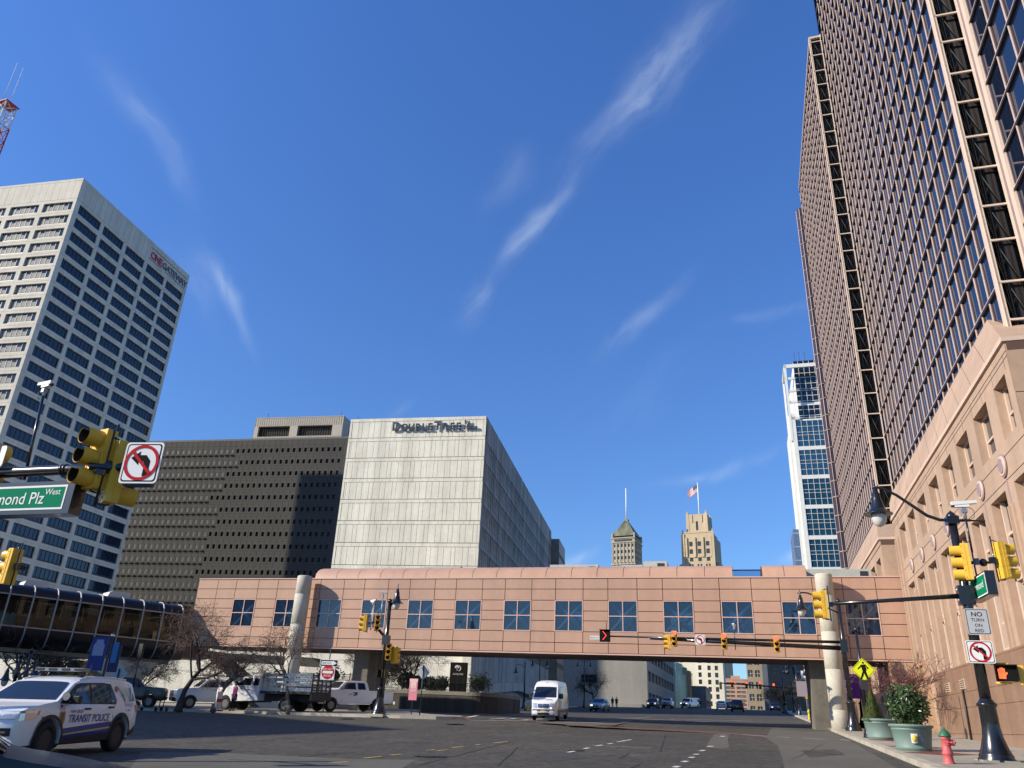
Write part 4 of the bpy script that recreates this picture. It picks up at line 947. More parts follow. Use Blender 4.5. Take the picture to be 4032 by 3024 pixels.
b = MB(); b.quad((14.3,-2.75,Z(2082)),(16,-2.75,Z(2082)),(16,-2.75,Z(2046)),(14.3,-2.75,Z(2046))); b.build('window', OWN, DT_)
W2 = root_mat(DT_); pt = W2 @ Vector((14.6, -10, 0)); ztp = far(2736, 1885, D).z
fp = thing('flagpole', 'tall white flagpole on the roof of the deco tower', 'flagpole', (pt.x, pt.y, Z(2025)), -64)
b = MB(); b.tube([(0,0,0),(0,0,ztp-Z(2025))], [.5,.32], 8); b.lathe([(.01,.9),(.5,.45),(.01,0)], 8, (0,0,ztp-Z(2025))); b.build('pole', mat('pole_white', (.8,.84,.84), .4), fp)
b = MB(); n = 16; H = 6.5; L = 8.5; zt = ztp-.5
def fv(u, v): # u along the fly, v down the hoist
    return (.3+u*L*.92, sin(u*7)*.5*u, zt-v*H-u*4.6+.35*sin(u*6+v)*u)
for i in range(n):
    for j in range(13):
        mi = 2 if (i < n*.42 and j < 7) else (0 if j % 2 == 0 else 1)
        b.add([fv(i/n, j/13), fv((i+1)/n, j/13), fv((i+1)/n, (j+1)/13), fv(i/n, (j+1)/13)], [(0,1,2,3)], mi, True)
for i in range(5):
    for j in range(4): p = fv(.04+i*.075, .05+j*.125); b.box(p[0]-.12, p[0]+.12, p[1]+.06, p[1]+.1, p[2]-.12, p[2]+.12, 1); b.box(p[0]-.12, p[0]+.12, p[1]-.1, p[1]-.06, p[2]-.12, p[2]+.12, 1)
o = b.build('flag', [mat('flag_red', (.40,.04,.05), .8), mat('flag_white', (.75,.72,.70), .8), mat('flag_blue', (.03,.04,.13), .8)]); o.location = (pt.x, pt.y, 0); o.rotation_euler = fp.rotation_euler
tag(o, 'stars and stripes flag blowing left from the rooftop flagpole', 'flag')
# ---- neighbours outside the picture whose shade falls over the crossing
c = Vector((-72.7, 21.5, 0)); u = azv(217); v = azv(-40)
t = thing('station_block', 'stone block beyond the left edge that shades the crossing', 'building', (0,0,0), 90)
b = MB(); q = [c, c+u*60, c+u*60+v*60, c+v*60]; zt = 38.5
b.prism([tuple(p+Vector((0,0,-2))) for p in q], (0,0,zt+2), 0)
b.build('wall', CONC, t)
# pale low building behind the footbridge
P = far(760, 2760, 128); t = thing('low_building', 'low cream building with dark upper windows behind the black footbridge', 'building', (P.x, P.y, 0), -77)
b = MB(); 
for x0, x1 in [(0,5),(5.03,9),(9.03,13),(13.03,17),(17.03,22),(22.03,30),(30.03,75)]: b.box(x0, x1, -12, 0, 1, far(400,2480,128).z, 0)
b.build('wall', mat('cream_render', (.78,.74,.62), .8, var=.05, scale=.2, streak=.1), t)
for k in range(11):
    b = MB(); x = 21.2+k*1.9; b.box(x, x+1.75, .01, .08, 6.9, 12.5, 0); b.box(x+.86,x+.9,.08,.12,6.9,12.5,1); b.build('window', [mat('far_green_glass', (.04,.06,.055), .08, ior=1.6), FDK], t)
# ================================================================ signals, signs, lamps and poles
YEL = mat('signal_yellow', (.80,.47,.045), .42, var=.06, scale=4); BLK = mat('visor_black', (.006,.006,.006), .6); LRED = mat('lens_red_lit', (.3,.01,.01), .3, emit=(1,.03,.03,7)); LOFF = mat('lens_dark', (.02,.012,.01), .15); LRO = mat('lens_red_off', (.10,.012,.012), .15)
SWH = mat('sign_white', (.80,.80,.78), .85, spec=.1); SRED = mat('sign_face_red', (.48,.02,.03), .85, spec=.1); SBK = mat('sign_black', (.01,.01,.01), .85, spec=.1); SGR = mat('sign_green', (.0,.19,.095), .85, spec=.1); SYL = mat('sign_fluorescent_yellow', (.66,.72,.02), .85, spec=.1); SYO = mat('sign_amber', (.75,.38,.01), .85, spec=.1); SGY = mat('sign_grey_back', (.40,.41,.42), .45, .3); SPU = mat('banner_purple', (.10,.03,.22), .85, spec=.1)
_vis = MB()
Ry = Matrix(((1,0,0,0),(0,0,1,0),(0,-1,0,0),(0,0,0,1)))            # lathe axis z -> +y
_vis.lathe([(.155,0),(.158,.30)], 18, (0,0,0), 0, Ry, True, 0, radians(-90+38), radians(270-38)); _vis.lathe([(.148,.29),(.145,.0)], 18, (0,0,0), 1, Ry, True, 0, radians(-90+38), radians(270-38))
_vis.lathe([(.158,.30),(.148,.29)], 18, (0,0,0), 0, Ry, True, 0, radians(-52), radians(232))
VIS = _vis.mesh('visor', [YEL, BLK])
b = MB(); b.lathe([(.135,0),(.11,.03),(.06,.05),(.001,.055)], 16, (0,0,0), 0, Ry)
LENS = {k: b.mesh('lens', m) for k, m in (('red', LRED), ('off', LOFF), ('dark_red', LRO))}
b = MB(); b.box(-.18, .18, -.2, 0, -.53, .53, 0)
for z in (-.175, .175): b.box(-.185, .185, -.205, .004, z-.008, z+.008, 0)
b.box(-.19,-.17,-.1,.01,-.5,.5,0); b.box(.17,.19,-.1,.01,-.5,.5,0)
for z in (-.45,-.25,-.1,.1,.25,.45): b.box(.18,.2,-.03,.01,z-.02,z+.02,0); b.box(-.2,-.18,-.03,.01,z-.02,z+.02,0)
HOUS = b.mesh('housing', [YEL])
b = MB(); b.tube([(0,-.28,-.62),(0,-.28,.72)], .022, 6); b.tube([(0,-.28,.6),(0,-.1,.56),(0,-.05,.5)], .016, 5); b.tube([(0,-.28,-.56),(0,-.1,-.56),(0,-.05,-.5)], .016, 5); b.box(-.06,.06,-.42,-.26,-.09,.09)
HANG = b.mesh('hanger', BLACK)
def signal(P, f, label, lit=None, group=None, hanger=True, s=1.0, visors=True):
    t = thing('traffic_light', label, 'traffic light', tuple(P), f+90, group, s)
    link('housing', HOUS, t)
    for k, z in enumerate((.35, 0, -.35)):
        link('visor', VIS, t, loc=(0, 0, z)); link('lens', LENS['red' if (lit == k) else ('dark_red' if k == 0 else 'off')], t, loc=(0, .004, z))
    if hanger: link('hanger', HANG, t)
    return t
def rrect(w, h, r=.05, n=4):
    out = []
    for cx, cz, a in ((w/2-r, h/2-r, 0), (-w/2+r, h/2-r, 90), (-w/2+r, -h/2+r, 180), (w/2-r, -h/2+r, 270)):
        for i in range(n+1): q = radians(a+90*i/n); out.append((cx+r*cos(q), cz+r*sin(q)))
    return out
def plate(mb, pts, y, d, mi): mb.prism([(x, y, z) for x, z in pts], (0, d, 0), mi)
def sign(P, f, label, w, h, face=0, mats=None, draw=None, name='road_sign', cat='sign', border=1, group=None, r=.05, rot=0.0):
    """a plate facing azimuth f; draw(mb) adds the marks, reading right from the front"""
    t = thing(name, label, cat, tuple(P), f+90, group)
    Rm = Matrix.Rotation(radians(rot), 4, 'Y')
    b = MB(); b.prism([Rm @ Vector((x, 0, z)) for x, z in rrect(w, h, r)], (0, -.012, 0), 2)
    b.prism([Rm @ Vector((x, .0, z)) for x, z in rrect(w, h, r)], (0, .004, 0), 0)
    if border: b.prism([Rm @ Vector((x, .004, z)) for x, z in rrect(w-.05, h-.05, r*.9)], (0, .002, 0), 1); b.prism([Rm @ Vector((x, .006, z)) for x, z in rrect(w-.085, h-.085, r*.8)], (0, .002, 0), 0)
    b.build('plate', [mats[0], mats[1], SGY], t)
    if draw:
        m = MB(); draw(m); m.build('lettering' if name != 'symbol_sign' else 'symbol', mats[2:] if len(mats) > 2 else mats, t)
    return t
def ring(mb, r0, r1, y, mi, n=32):
    vs = []; 
    for i in range(n): a = 2*pi*i/n; vs += [(r0*cos(a), y, r0*sin(a)), (r1*cos(a), y, r1*sin(a))]
    mb.add(vs, [(2*i, 2*i+1, (2*i+3) % (2*n), (2*i+2) % (2*n)) for i in range(n)], mi)
def no_left(k):
    def d(m):
        A = [(.07,-.26),(.07,-.02),(.03,.03),(-.06,.03),(-.06,-.05),(-.25,.09),(-.06,.22),(-.06,.145),(.08,.145),(.19,.03),(.19,-.26)]
        m.poly([(-x*k*.95, .010, z*k*1.05) for x, z in A], 1)
        ring(m, .30*k, .36*k, .014, 0); c, s = cos(radians(45)), sin(radians(45)); L, w = .32*k, .03*k
        m.poly([(x*c-z*s, .018, x*s+z*c) for x, z in ((-L,-w),(L,-w),(L,w),(-L,w))], 0)
    return d
def words(lines, size, mi=0, gap=1.25, bold=.002, y=.010, sx=.9, x0=None, align='CENTER', lead=0):
    def d(m):
        n = len(lines)
        for i, l in enumerate(lines): text_mb(l, size, .0, bold=bold, sx=sx, align=align, T=up_xz(x0 or 0, y, ((n-1)/2-i)*size*gap-size*.36+lead, 1), mb=m, mi=mi)
    return d
# pole with flared fluted foot
def pole_mesh(h, r=.11, rt=.085, foot=.33, fh=1.15, name='pole', n=16):
    b = MB()
    b.lathe([(foot*1.18,-.1),(foot*1.18,.05),(foot*1.08,.1),(foot*1.1,.14),(foot,.2),(foot*.86,.34),(foot*.66,.62),(foot*.58,.86),(foot*.56,fh-.12),(foot*.66,fh-.09),(foot*.66,fh-.03),(r*1.5,fh),(r*1.25,fh+.05),(r*1.05,fh+.1)], n*2, (0,0,0), 0, None, True, .05)
    b.lathe([(r,fh),(rt,h-.05)], n*2, (0,0,0), 0, None, True, .09); b.lathe([(rt*1.25,h-.1),(rt*1.3,h),(rt*.9,h+.07),(rt*.3,h+.13),(.001,h+.17)], 12)
    return b.mesh(name, BLACK)
def lantern_mesh():
    b = MB(); b.lathe([(.012,.42),(.03,.36),(.02,.32),(.06,.30),(.07,.2),(.10,.17),(.11,.02),(.13,-.04),(.17,-.2),(.23,-.30),(.34,-.36),(.345,-.375)], 18, (0,0,0), 0); b.lathe([(.34,-.372),(.19,-.36)], 18, (0,0,0), 0); b.tube([(0,0,.3),(0,0,.55)], .018, 6, 0)
    b.lathe([(.18,-.36),(.185,-.44),(.16,-.56),(.10,-.66),(.001,-.70)], 16, (0,0,0), 1); return b.mesh('lantern', [BLACK, mat('lamp_glass', (.62,.60,.58), .25)])
LANT = lantern_mesh()
def camera_unit(t, x, y, z, s=1.0, yaw=0):
    b = MB(); T = Matrix.Translation((x,y,z)) @ Matrix.Rotation(yaw, 4, 'Z') @ Matrix.Scale(s, 4)
    b.prism([(-.26,-.06,.09),(.3,-.06,.13),(.3,-.06,.2),(-.26,-.06,.18)], (0,.13,0), 0, T); b.box(-.2,.12,-.05,.06,.04,.12,0,T); b.tube([(-.22,.0,.08),(-.27,0,.08)], .04, 8, 1, True, T); b.tube([(0,0,-.25),(0,0,.06)], .035, 6, 2, True, T); b.box(-.05,.06,-.05,.06,-.1,.0,2,T)
    b.tube([(.1,0,.06),(.22,.02,-.05),(.2,.03,-.2),(.08,.02,-.28)], .008, 4, 1, True, T); b.build('traffic_camera', [WHITE, DARK, STEEL], t)
BX = -73.45
# ---- right hand pole
P = at(3927, 2998, .15); q = hypot(P.x, P.y)
RP = thing('signal_pole', 'fat black fluted signal pole standing on the right pavement beside the red hydrant', 'pole', tuple(P), BX)
def L(px, py, off=0.0, base=P): s, z = onwall(px, py, (base.x, base.y), BX, off); return s, z-base.z
hp = L(3757, 2030)[1]
link('pole', pole_mesh(hp, .15, .115, .40, 1.5), RP)
b = MB(); b.box(-.45,.45,-.45,.45,-.05,.03); b.build('footing', PAVE, RP)
s, z = L(3280, 2378); zp = L(3800, 2345)[1]
b = MB(); b.tube([(0,0,zp),(s*.5,0,zp+(z-zp)*.5),(s+.05,0,z)], [.075,.06,.05], 12); b.box(-.2,.22,-.14,.14,zp-.28,zp+.28); b.tube([(.21,.08,zp-.15),(.26,.08,zp-.15)], .035, 8, 1); b.tube([(.21,.08,zp+.15),(.26,.08,zp+.15)], .035, 8, 1); b.build('mast_arm', [BLACK, STEEL], RP)
pts = [L(x, y) for x, y in ((3880,2050),(3754,2050),(3700,2047),(3650,2030),(3590,1990),(3530,1950),(3480,1925),(3450,1919),(3425,1922))]
pts = [(a_, c_) for a_, c_ in pts]
b = MB(); b.tube([(x,0,z) for x, z in pts], [.012,.05,.05,.05,.048,.045,.04,.04,.03], 10); b.tube([(.0,.0,pts[1][1]),(-.5,0,pts[1][1])],[.05,.04],8); b.box(-.17,.17,-.17,.17,pts[1][1]-.12,pts[1][1]+.12); b.build('lamp_arm', BLACK, RP)
sx, sz = L(3449, 1955); o = link('lantern', LANT, RP, loc=(sx, 0, sz-.12)); o.scale = (1.25,)*3
b = MB(); x0, z0 = L(3822, 2180); b.tube([(x0,.2,z0),(x0,.2,z0+1.15)], .03, 8); b.build('camera_mast', BLACK, RP)
cx, cz = L(3792, 2002); camera_unit(RP, x0, .2, L(3800, 2010)[1], 1.25, pi)
x1, z1 = L(3795, 2217); x2, z2 = L(3950, 2210)
WR = root_mat(RP)
signal(WR @ Vector((x1+.05,.12,z1)), 299, 'yellow traffic light on the fat right pole with its hoods turned left', group='yellow traffic lights', s=1.02)
signal(WR @ Vector((x2-.02,.05,z2)), 92, 'yellow traffic light on the fat right pole with its hoods turned right', group='yellow traffic lights', s=1.02)
b = MB(); xa, za = L(3872, 2215); b.tube([(0,0,za),(xa,0,za)], .05, 8); b.ball((xa,0,za), .12, 8); b.tube([(xa-.28,0,za-.0),(xa+.28,0,za)], .04, 6); b.build('signal_bracket', BLACK, RP)
s, z = L(3255, 2378)
signal(WR @ Vector((s+.15, .0, z-.02)), 286, 'yellow traffic light at the tip of the long arm in front of the concrete column', group='yellow traffic lights', s=.80)
xs_, zs_ = L(3843, 2451)
sign(WR @ Vector((xs_,.2,zs_)), 196, 'grey white NO TURN ON RED sign on the fat right pole', .62, .74, mats=[mat('sign_dull_white', (.46,.47,.49), .85, spec=.1), SBK, SBK], draw=lambda m: (words(['NO'], .18, sx=1.05, lead=.21, bold=.003)(m), words(['TURN'], .13, sx=1.0, lead=.05, bold=.001)(m), words(['ON'], .13, sx=1.0, lead=-.10, bold=.001)(m), words(['RED'], .13, sx=1.0, lead=-.25, bold=.001)(m)))
xs_, zs_ = L(3853, 2569)
sign(WR @ Vector((xs_,.2,zs_)), 196, 'white no left turn sign with red ring low on the fat right pole', .70, .62, mats=[SWH, SBK, SRED, SBK], draw=no_left(.78))
b = MB(); xg, zg = L(3842, 2318); 
Pg = WR @ Vector((xg,.28,zg)); f = 286
t = thing('street_sign', 'green street name sign in a black box seen edge on at the fat right pole', 'sign', tuple(Pg), f+90)
b.box(-.85,.85,-.25,0,-.34,.34,0); b.build('case', BLACK, t); b = MB(); b.box(-.8,.8,0,.006,-.29,.29,0); b.box(-.77,.77,.006,.009,-.26,.26,1); text_mb('Raymond', .30, 0, .01, align='CENTER', T=up_xz(0,.014,-.08,1), mb=b, mi=0); b.build('panel', [SWH, SGR], t)
xw, zw = L(3975, 2652); Pw = WR @ Vector((xw+.1,.1,zw))
t = thing('pedestrian_signal', 'black pedestrian signal with glowing orange hand on the fat right pole', 'pedestrian signal', tuple(Pw), 205+90)
b = MB(); b.box(-.26,.26,-.22,0,-.21,.21,0); b.box(-.28,.28,0,.12,.2,.23,0); b.box(-.28,-.26,0,.12,-.2,.2,0); b.box(.26,.28,0,.12,-.2,.2,0); b.build('housing', SBK, t)
b = MB()
for x, h in ((.0,.30),(.045,.34),(.09,.32),(.135,.26)): b.box(.05+x-.018, .05+x+.018, .004, .012, -.02, -.02+h*.5, 0)
b.box(.03,.205,.004,.012,-.15,-.0,0); b.prism([(.03,.004,-.08),(-.03,.004,.0),(-.01,.004,.03),(.03,.004,.0)], (0,.008,0), 0)
b.build('hand_symbol', mat('orange_hand', (.3,.04,.01), .4, emit=(1,.12,.03,1.6)), t)
b = MB(); b.tube([(.3,-.1,-.26),(-.1,-.1,-.26)], .03, 6); b.tube([(.35,-.1,.26),(-.1,-.1,.26),(-.1,-.1,.2)], .03, 6); b.box(-.44,-.3,-.15,-.05,-.3,.22); b.build('bracket', YEL, t)
# ---- fire hydrants
def hydrant(P, label, body, cap, s=1.0, az=200):
    t = thing('fire_hydrant', label, 'fire hydrant', tuple(P), az, None, s)
    b = MB(); b.lathe([(.15,-.05),(.15,.03),(.12,.05),(.115,.2),(.135,.22),(.135,.27),(.108,.29),(.103,.56),(.13,.58),(.13,.63)], 18); b.build('barrel', body, t)
    b = MB(); b.lathe([(.15,.63),(.155,.66),(.14,.69),(.115,.74),(.07,.79),(.035,.81),(.03,.86),(.001,.865)], 16, (0,0,0), 0, None, True, .05); b.build('bonnet', cap, t)
    for d, r in (((0,1,0), .075), ((1,0,0), .055), ((-1,0,0), .055)):
        b = MB(); d = Vector(d); b.tube([d*.09+Vector((0,0,.5)), d*.17+Vector((0,0,.5))], r, 12); b.tube([d*.17+Vector((0,0,.5)), d*.205+Vector((0,0,.5))], r*1.15, 6); b.tube([d*.2+Vector((0,0,.5)), d*.235+Vector((0,0,.5))], .022, 5); b.build('outlet', body, t)
hydrant(at(3738, 3007, .15), 'faded red fire hydrant with a green cap on the right pavement', mat('hydrant_red', (.55,.10,.10), .55, var=.12, scale=6), mat('hydrant_green', (.03,.14,.07), .5, var=.1, scale=6), 1.0)
hydrant(at(2078, 2796, .15), 'yellow fire hydrant on the far pavement beside the white van', mat('hydrant_yellow', (.60,.45,.02), .5), mat('hydrant_grey', (.45,.45,.4), .5), 1.15)
hydrant(at(3188, 2832, .15), 'small yellow hydrant by the planters under the right end of the bridge', mat('hydrant_yellow'), mat('hydrant_yellow'), 1.0)
# ---- long central mast
P = at(3363, 2878, .15); CM = thing('signal_pole', 'black pole carrying the long double mast arm over the road under the bridge', 'pole', tuple(P), BX)
ms, mz = onwall(2375, 2503, (P.x, P.y), BX)
link('pole', pole_mesh(L(3305, 2365, 0, P)[1], .14, .11, .38, 1.5), CM)
zq = lambda px, py: L(px, py, 0, P)
b = MB(); a0 = zq(3335, 2553); a1 = zq(2560, 2513); b.tube([(0,0,a0[1]),(a1[0],0,a1[1])], [.13,.085], 12); a2 = zq(3335, 2536); a3 = zq(2385, 2506); b.tube([(0,.0,a2[1]+.1),(a3[0],0,a3[1]+.02)], [.09,.05], 10); b.box(-.2,.2,-.2,.2,a0[1]-.25,a2[1]+.25); b.build('mast_arm', BLACK, CM)
b = MB(); pr = [zq(x, y) for x, y in ((3262,2395),(3240,2378),(3225,2362),(3205,2345),(3180,2335),(3160,2333),(3140,2336))]; b.tube([(0,0,pr[0][1]-.3),(pr[0][0],0,pr[0][1])]+[(x,0,z) for x, z in pr[1:]], .045, 8); b.build('lamp_arm', BLACK, CM)
lx, lz = zq(3152, 2362); o = link('lantern', LANT, CM, loc=(lx, 0, lz-.1)); o.scale = (1.25,)*3
b = MB(); cxx, czz = zq(2890, 2470); b.tube([(cxx,0,czz-1.3),(cxx,0,czz)], .03, 6); b.build('camera_mast', BLACK, CM); camera_unit(CM, cxx, 0, czz, 1.0, 1.4)
WC = root_mat(CM)
for (px, py, lab) in [(2656,2516,'traffic light showing red on the long mast arm, nearest its tip'),(2852,2526,'traffic light showing red at the middle of the long mast arm'),(3058,2537,'traffic light showing red on the long mast arm, closest to the pole')]:
    s, z = zq(px, py); signal(WC @ Vector((s,.2,z)), 197, lab, 0, 'red traffic lights over the road', False, .86)
s, z = zq(2630, 2528); signal(WC @ Vector((s,.05,z)), 284, 'yellow signal turned sideways behind the first red traffic light', None, None, False, .8)
s, z = zq(2757, 2521); sign(WC @ Vector((s,.18,z)), 197, 'small no left turn sign between two red traffic lights on the mast arm', .62, .62, mats=[SWH, SBK, SRED, SBK], draw=no_left(.72))
s, z = zq(2382, 2503); t = thing('lane_signal', 'black box lane signal with a red arrow at the end of the mast arm', 'lane signal', tuple(WC @ Vector((s,.12,z))), 197+90)
b = MB(); b.box(-.32,.32,-.25,0,-.36,.36,0); b.box(-.32,.32,0,.12,.34,.36,0); b.tube([(-.1,-.1,.36),(-.1,-.1,.8)], .02, 5, 0); b.build('case', SBK, t)
b = MB()
for a_, c_ in (((.12,.26),(-.1,0)),((-.1,0),(.12,-.26))): b.prism([(a_[0]-.03,.004,a_[1]),(c_[0]-.03,.004,c_[1]),(c_[0]+.03,.004,c_[1]),(a_[0]+.03,.004,a_[1])], (0,.006,0))
b.build('arrow', mat('red_led', (.4,.02,.02), .4, emit=(1,.05,.04,1.2)), t)
s, z = zq(2345, 2511); sign(WC @ Vector((s,.1,z)), 197, 'small white BUSES ONLY plate beside the red lane arrow', .70, .24, mats=[SWH, SBK, SBK], draw=words(['BUSES ONLY'], .105, sx=.95), r=.02)
P = at(3408, 2866, .15); t = thing('signal_pole', 'second black fluted pole just right of the long mast pole', 'pole', tuple(P), BX); link('pole', pole_mesh(L(3362, 2472, 0, P)[1], .12, .10, .36, 1.5), t)
# ---- slim pole with the walking man diamond
P = at(3425, 2905, .15); t = thing('signal_pole', 'slim black pole behind the green planters with a walking man sign', 'pole', tuple(P), BX); link('pole', pole_mesh(L(3372, 2478, 0, P)[1], .07, .06, .22, .9), t)
s, z = L(3398, 2638, 0, P); W3 = root_mat(t)
def walker(m):
    A = [[(.03,.27),(.0,.33),(-.05,.31),(-.06,.26),(-.02,.23)], [(.08,.2),(-.09,.22),(-.13,.02),(-.1,-.06),(.03,-.06),(.06,.06)], [(.03,-.05),(-.08,-.05),(.06,-.17),(.16,-.36),(.1,-.38),(.0,-.2)], [(-.1,-.05),(.0,-.1),(-.1,-.36),(-.17,-.36)], [(.07,.2),(.22,.04),(.19,.01),(.04,.14)], [(-.09,.2),(-.17,.02),(-.22,.06),(-.1,.22)]]
    for q in A: m.poly([(x*1.1, .012, zz*1.1) for x, zz in q], 0)
sign(W3 @ Vector((s,.1,z)), 200, 'bright yellow diamond sign with a walking man on the slim right pole', .74, .74, mats=[SYL, SBK, SBK], draw=walker, rot=45)
b = MB(); s, z = L(3405, 2698, 0, P); b.box(s-.1,s+.16,-.1,.12,z-.2,z+.22); b.build('push_button_box', DARK, t)
# ---- purple way finding sign
P = at(3330, 2868, .15); t = thing('street_post', 'dark post carrying the purple direction board beside the column', 'post', tuple(P), BX)
s, z = L(3335, 2702, 0, P); b = MB(); b.tube([(-.35,0,-.1),(-.35,0,z+1.1)], .05, 8); b.tube([(.55,0,z-.9),(.55,0,z+.9)], .03, 6); b.tube([(-.35,0,z-.8),(.55,0,z-.8)], .03, 6); b.build('post', DARK, t)
sign(root_mat(t) @ Vector((s-.12,.1,z)), 197, 'purple direction board with white names and an orange arrow by the right column', 1.22, 1.42, mats=[SPU, SPU, SWH, mat('sign_orange', (.8,.25,.03), .5)], border=0, draw=lambda m: (words(['Seton Hall Law', '', 'NJ Performing', 'Arts Center', '', 'NJ Historical', 'Society'], .145, sx=.92, gap=1.05, align='LEFT', x0=.54, lead=.16)(m), m.poly([(.42,.01,-.60),(.38,.01,-.60),(.38,.01,-.48),(.32,.01,-.52),(.40,.01,-.42),(.48,.01,-.52),(.42,.01,-.48)], 1)), r=.02)
P = at(3238, 2838, .15); t = thing('street_lamp', 'black lamp post with twin lanterns and purple banners in the shade under the bridge', 'lamp post', tuple(P), BX); link('pole', pole_mesh(L(3222, 2600, 0, P)[1], .10, .08, .3, 1.2), t)
b = MB(); hz = L(3222, 2618, 0, P)[1]; b.tube([(-1.0,0,hz),(-.5,0,hz+.25),(.5,0,hz+.25),(1.0,0,hz)], .04, 6); b.build('lamp_arm', BLACK, t)
for x in (-1.0, 1.0): link('lantern', LANT, t, loc=(x, 0, hz-.5))
s, z = L(3236, 2715, 0, P)
sign(root_mat(t) @ Vector((.3,.08,z)), 197, 'purple banner on the shaded twin lamp post', .85, 1.25, mats=[SPU, SPU, SWH], border=0, draw=words(['Prudential', 'Center'], .14, sx=.8, align='CENTER', lead=.3), name='banner', cat='banner', r=.02)
sign(root_mat(t) @ Vector((1.35,.08,z)), 197, 'grey banner beside the purple one under the bridge', 1.0, 1.25, mats=[mat('banner_grey', (.28,.25,.30), .7), SPU, SWH], border=0, name='banner', cat='banner', r=.02)
P = at(3183, 2830, .15); t = thing('sign_post', 'thin post holding the amber side road diamond', 'post', tuple(P), BX); s, z = L(3183, 2704, 0, P); b = MB(); b.tube([(0,0,-.1),(0,0,z+.4)], .035, 6); b.build('post', STEEL, t)
def sider(m): m.box(-.06,.06,.008,.012,-.42,.42,0); m.box(-.36,-.06,.008,.012,-.06,.06,0)
sign(root_mat(t) @ Vector((s,.08,z)), 197, 'amber diamond sign with a black side road symbol under the bridge', .95, .95, mats=[SYO, SBK, SBK], draw=sider, rot=45)
s, z = L(3187, 2738, 0, P); sign(root_mat(t) @ Vector((s,.08,z)), 197, 'amber plate under the side road diamond', .82, .66, mats=[SYO, SBK, SBK], draw=words(['HIDDEN', 'DRIVEWAY'], .15, sx=.8), r=.03)
# ---- left hand signal pole in front of the parked pickup
P = far(1490, 2817, 51.5); P.z = g(P.x, P.y)+.17
LP = thing('signal_pole', 'black signal pole on the left corner in front of the white pickup', 'pole', tuple(P), BX)
l = lambda x, y: L(x, y, 0, P)
link('pole', pole_mesh(l(1538, 2366)[1], .15, .12, .40, 1.5), LP)
b = MB(); b.box(-.5,.5,-.5,.5,-.12,.04); b.build('footing', KERB, LP)
b = MB(); q0 = l(1545, 2380); q1 = l(1556, 2352); b.tube([(0,0,q0[1]-.2),(q1[0]*.5,0,q0[1]),(q1[0],0,q1[1])], .045, 8); b.build('lamp_arm', BLACK, LP)
lx, lz = l(1565, 2338); o = link('lantern', LANT, LP, loc=(lx, 0, lz-.1)); o.scale = (1.3,)*3
e0 = l(1526, 2515); e1 = l(1490, 2478); b = MB(); b.tube([(0,0,e0[1]),(e1[0],-.0,e1[1]),(l(1466,2452)[0],0,l(1466,2452)[1])], .09, 8); b.box(-.2,.2,-.2,.2,e0[1]-.35,e0[1]+.2); b.tube([(l(1450,2452)[0],0,e1[1]+.45),(l(1485,2452)[0],0,e1[1]+.45)], .05, 6); b.build('signal_arm', BLACK, LP)
b = MB(); 
for (xx, yy) in ((1470, 2380), (1508, 2350)): c0 = l(xx, yy); b.tube([(c0[0],0,c0[1]-1.6),(c0[0],0,c0[1])], .03, 6)
b.build('camera_mast', STEEL, LP)
c0 = l(1470, 2374); camera_unit(LP, c0[0], 0, c0[1], 1.0, 2.6); c0 = l(1510, 2340); camera_unit(LP, c0[0], 0, c0[1], 1.0, .3)
WL = root_mat(LP)
for px, py, f, lab, lt in [(1428,2452,276,'yellow traffic light with hoods to the left above the parked pickup',None),(1489,2453,170,'yellow traffic light facing the road on the left corner pole',None),(1533,2567,176,'lower yellow traffic light on the left corner pole under the bridge edge',None),(1552,2578,40,'yellow traffic light seen from behind at the back of the left corner pole',None)]:
    s, z = l(px, py); signal(WL @ Vector((s, .1 if f < 270 and f > 100 else -.2, z)), f, lab, lt, 'yellow traffic lights', px < 1500, .94)
s, z = l(1492, 2652); t = thing('pedestrian_signal', 'small black and yellow pedestrian signal on the left corner pole', 'pedestrian signal', tuple(WL @ Vector((s+.1,.1,z))), 250+90); b = MB(); b.box(-.25,.25,-.25,0,-.22,.22,0); b.box(-.25,.25,-.45,-.25,-.24,.24,1); b.build('housing', [SBK, YEL], t)
# ---- do not enter, one way, banner, diamond back
P = far(1270, 2812, 53.5); P.z = g(P.x, P.y)+.17
t = thing('sign_post', 'grey sign post at the kerb carrying the do not enter sign', 'post', tuple(P), BX); s, z = L(1294, 2647, 0, P); b = MB(); b.tube([(0,0,-.1),(0,0,z+1.4)], .035, 6); b.build('post', DARK, t); WD = root_mat(t)
def dne(m):
    m.prism([(.42*cos(2*pi*i/28), .01, .42*sin(2*pi*i/28)) for i in range(28)], (0,.003,0), 0); m.box(-.33,.33,.013,.018,-.075,.075,1)
    text_mb('DO NOT', .17, 0, .001, align='CENTER', sx=.95, T=up_xz(0,.018,.13,1), mb=m, mi=1); text_mb('ENTER', .17, 0, .001, align='CENTER', sx=.95, T=up_xz(0,.018,-.27,1), mb=m, mi=1)
sign(WD @ Vector((s*.5,.07,z)), 190, 'red and white DO NOT ENTER sign on the corner kerb', .92, .92, mats=[SWH, SWH, SRED, SWH], draw=dne)
s, z = L(1299, 2611, 0, P)
def oneway(m):
    m.prism([(x, .01, zz) for x, zz in rrect(1.12,.36,.03)], (0,.002,0), 0); m.poly([(.5,.014,.11),(-.25,.014,.11),(-.25,.014,.16),(-.53,.014,0),(-.25,.014,-.16),(-.25,.014,-.11),(.5,.014,-.11)], 1)
    text_mb('ONE WAY', .15, 0, .001, align='CENTER', sx=.85, T=up_xz(.14,.017,-.055,1), mb=m, mi=0)
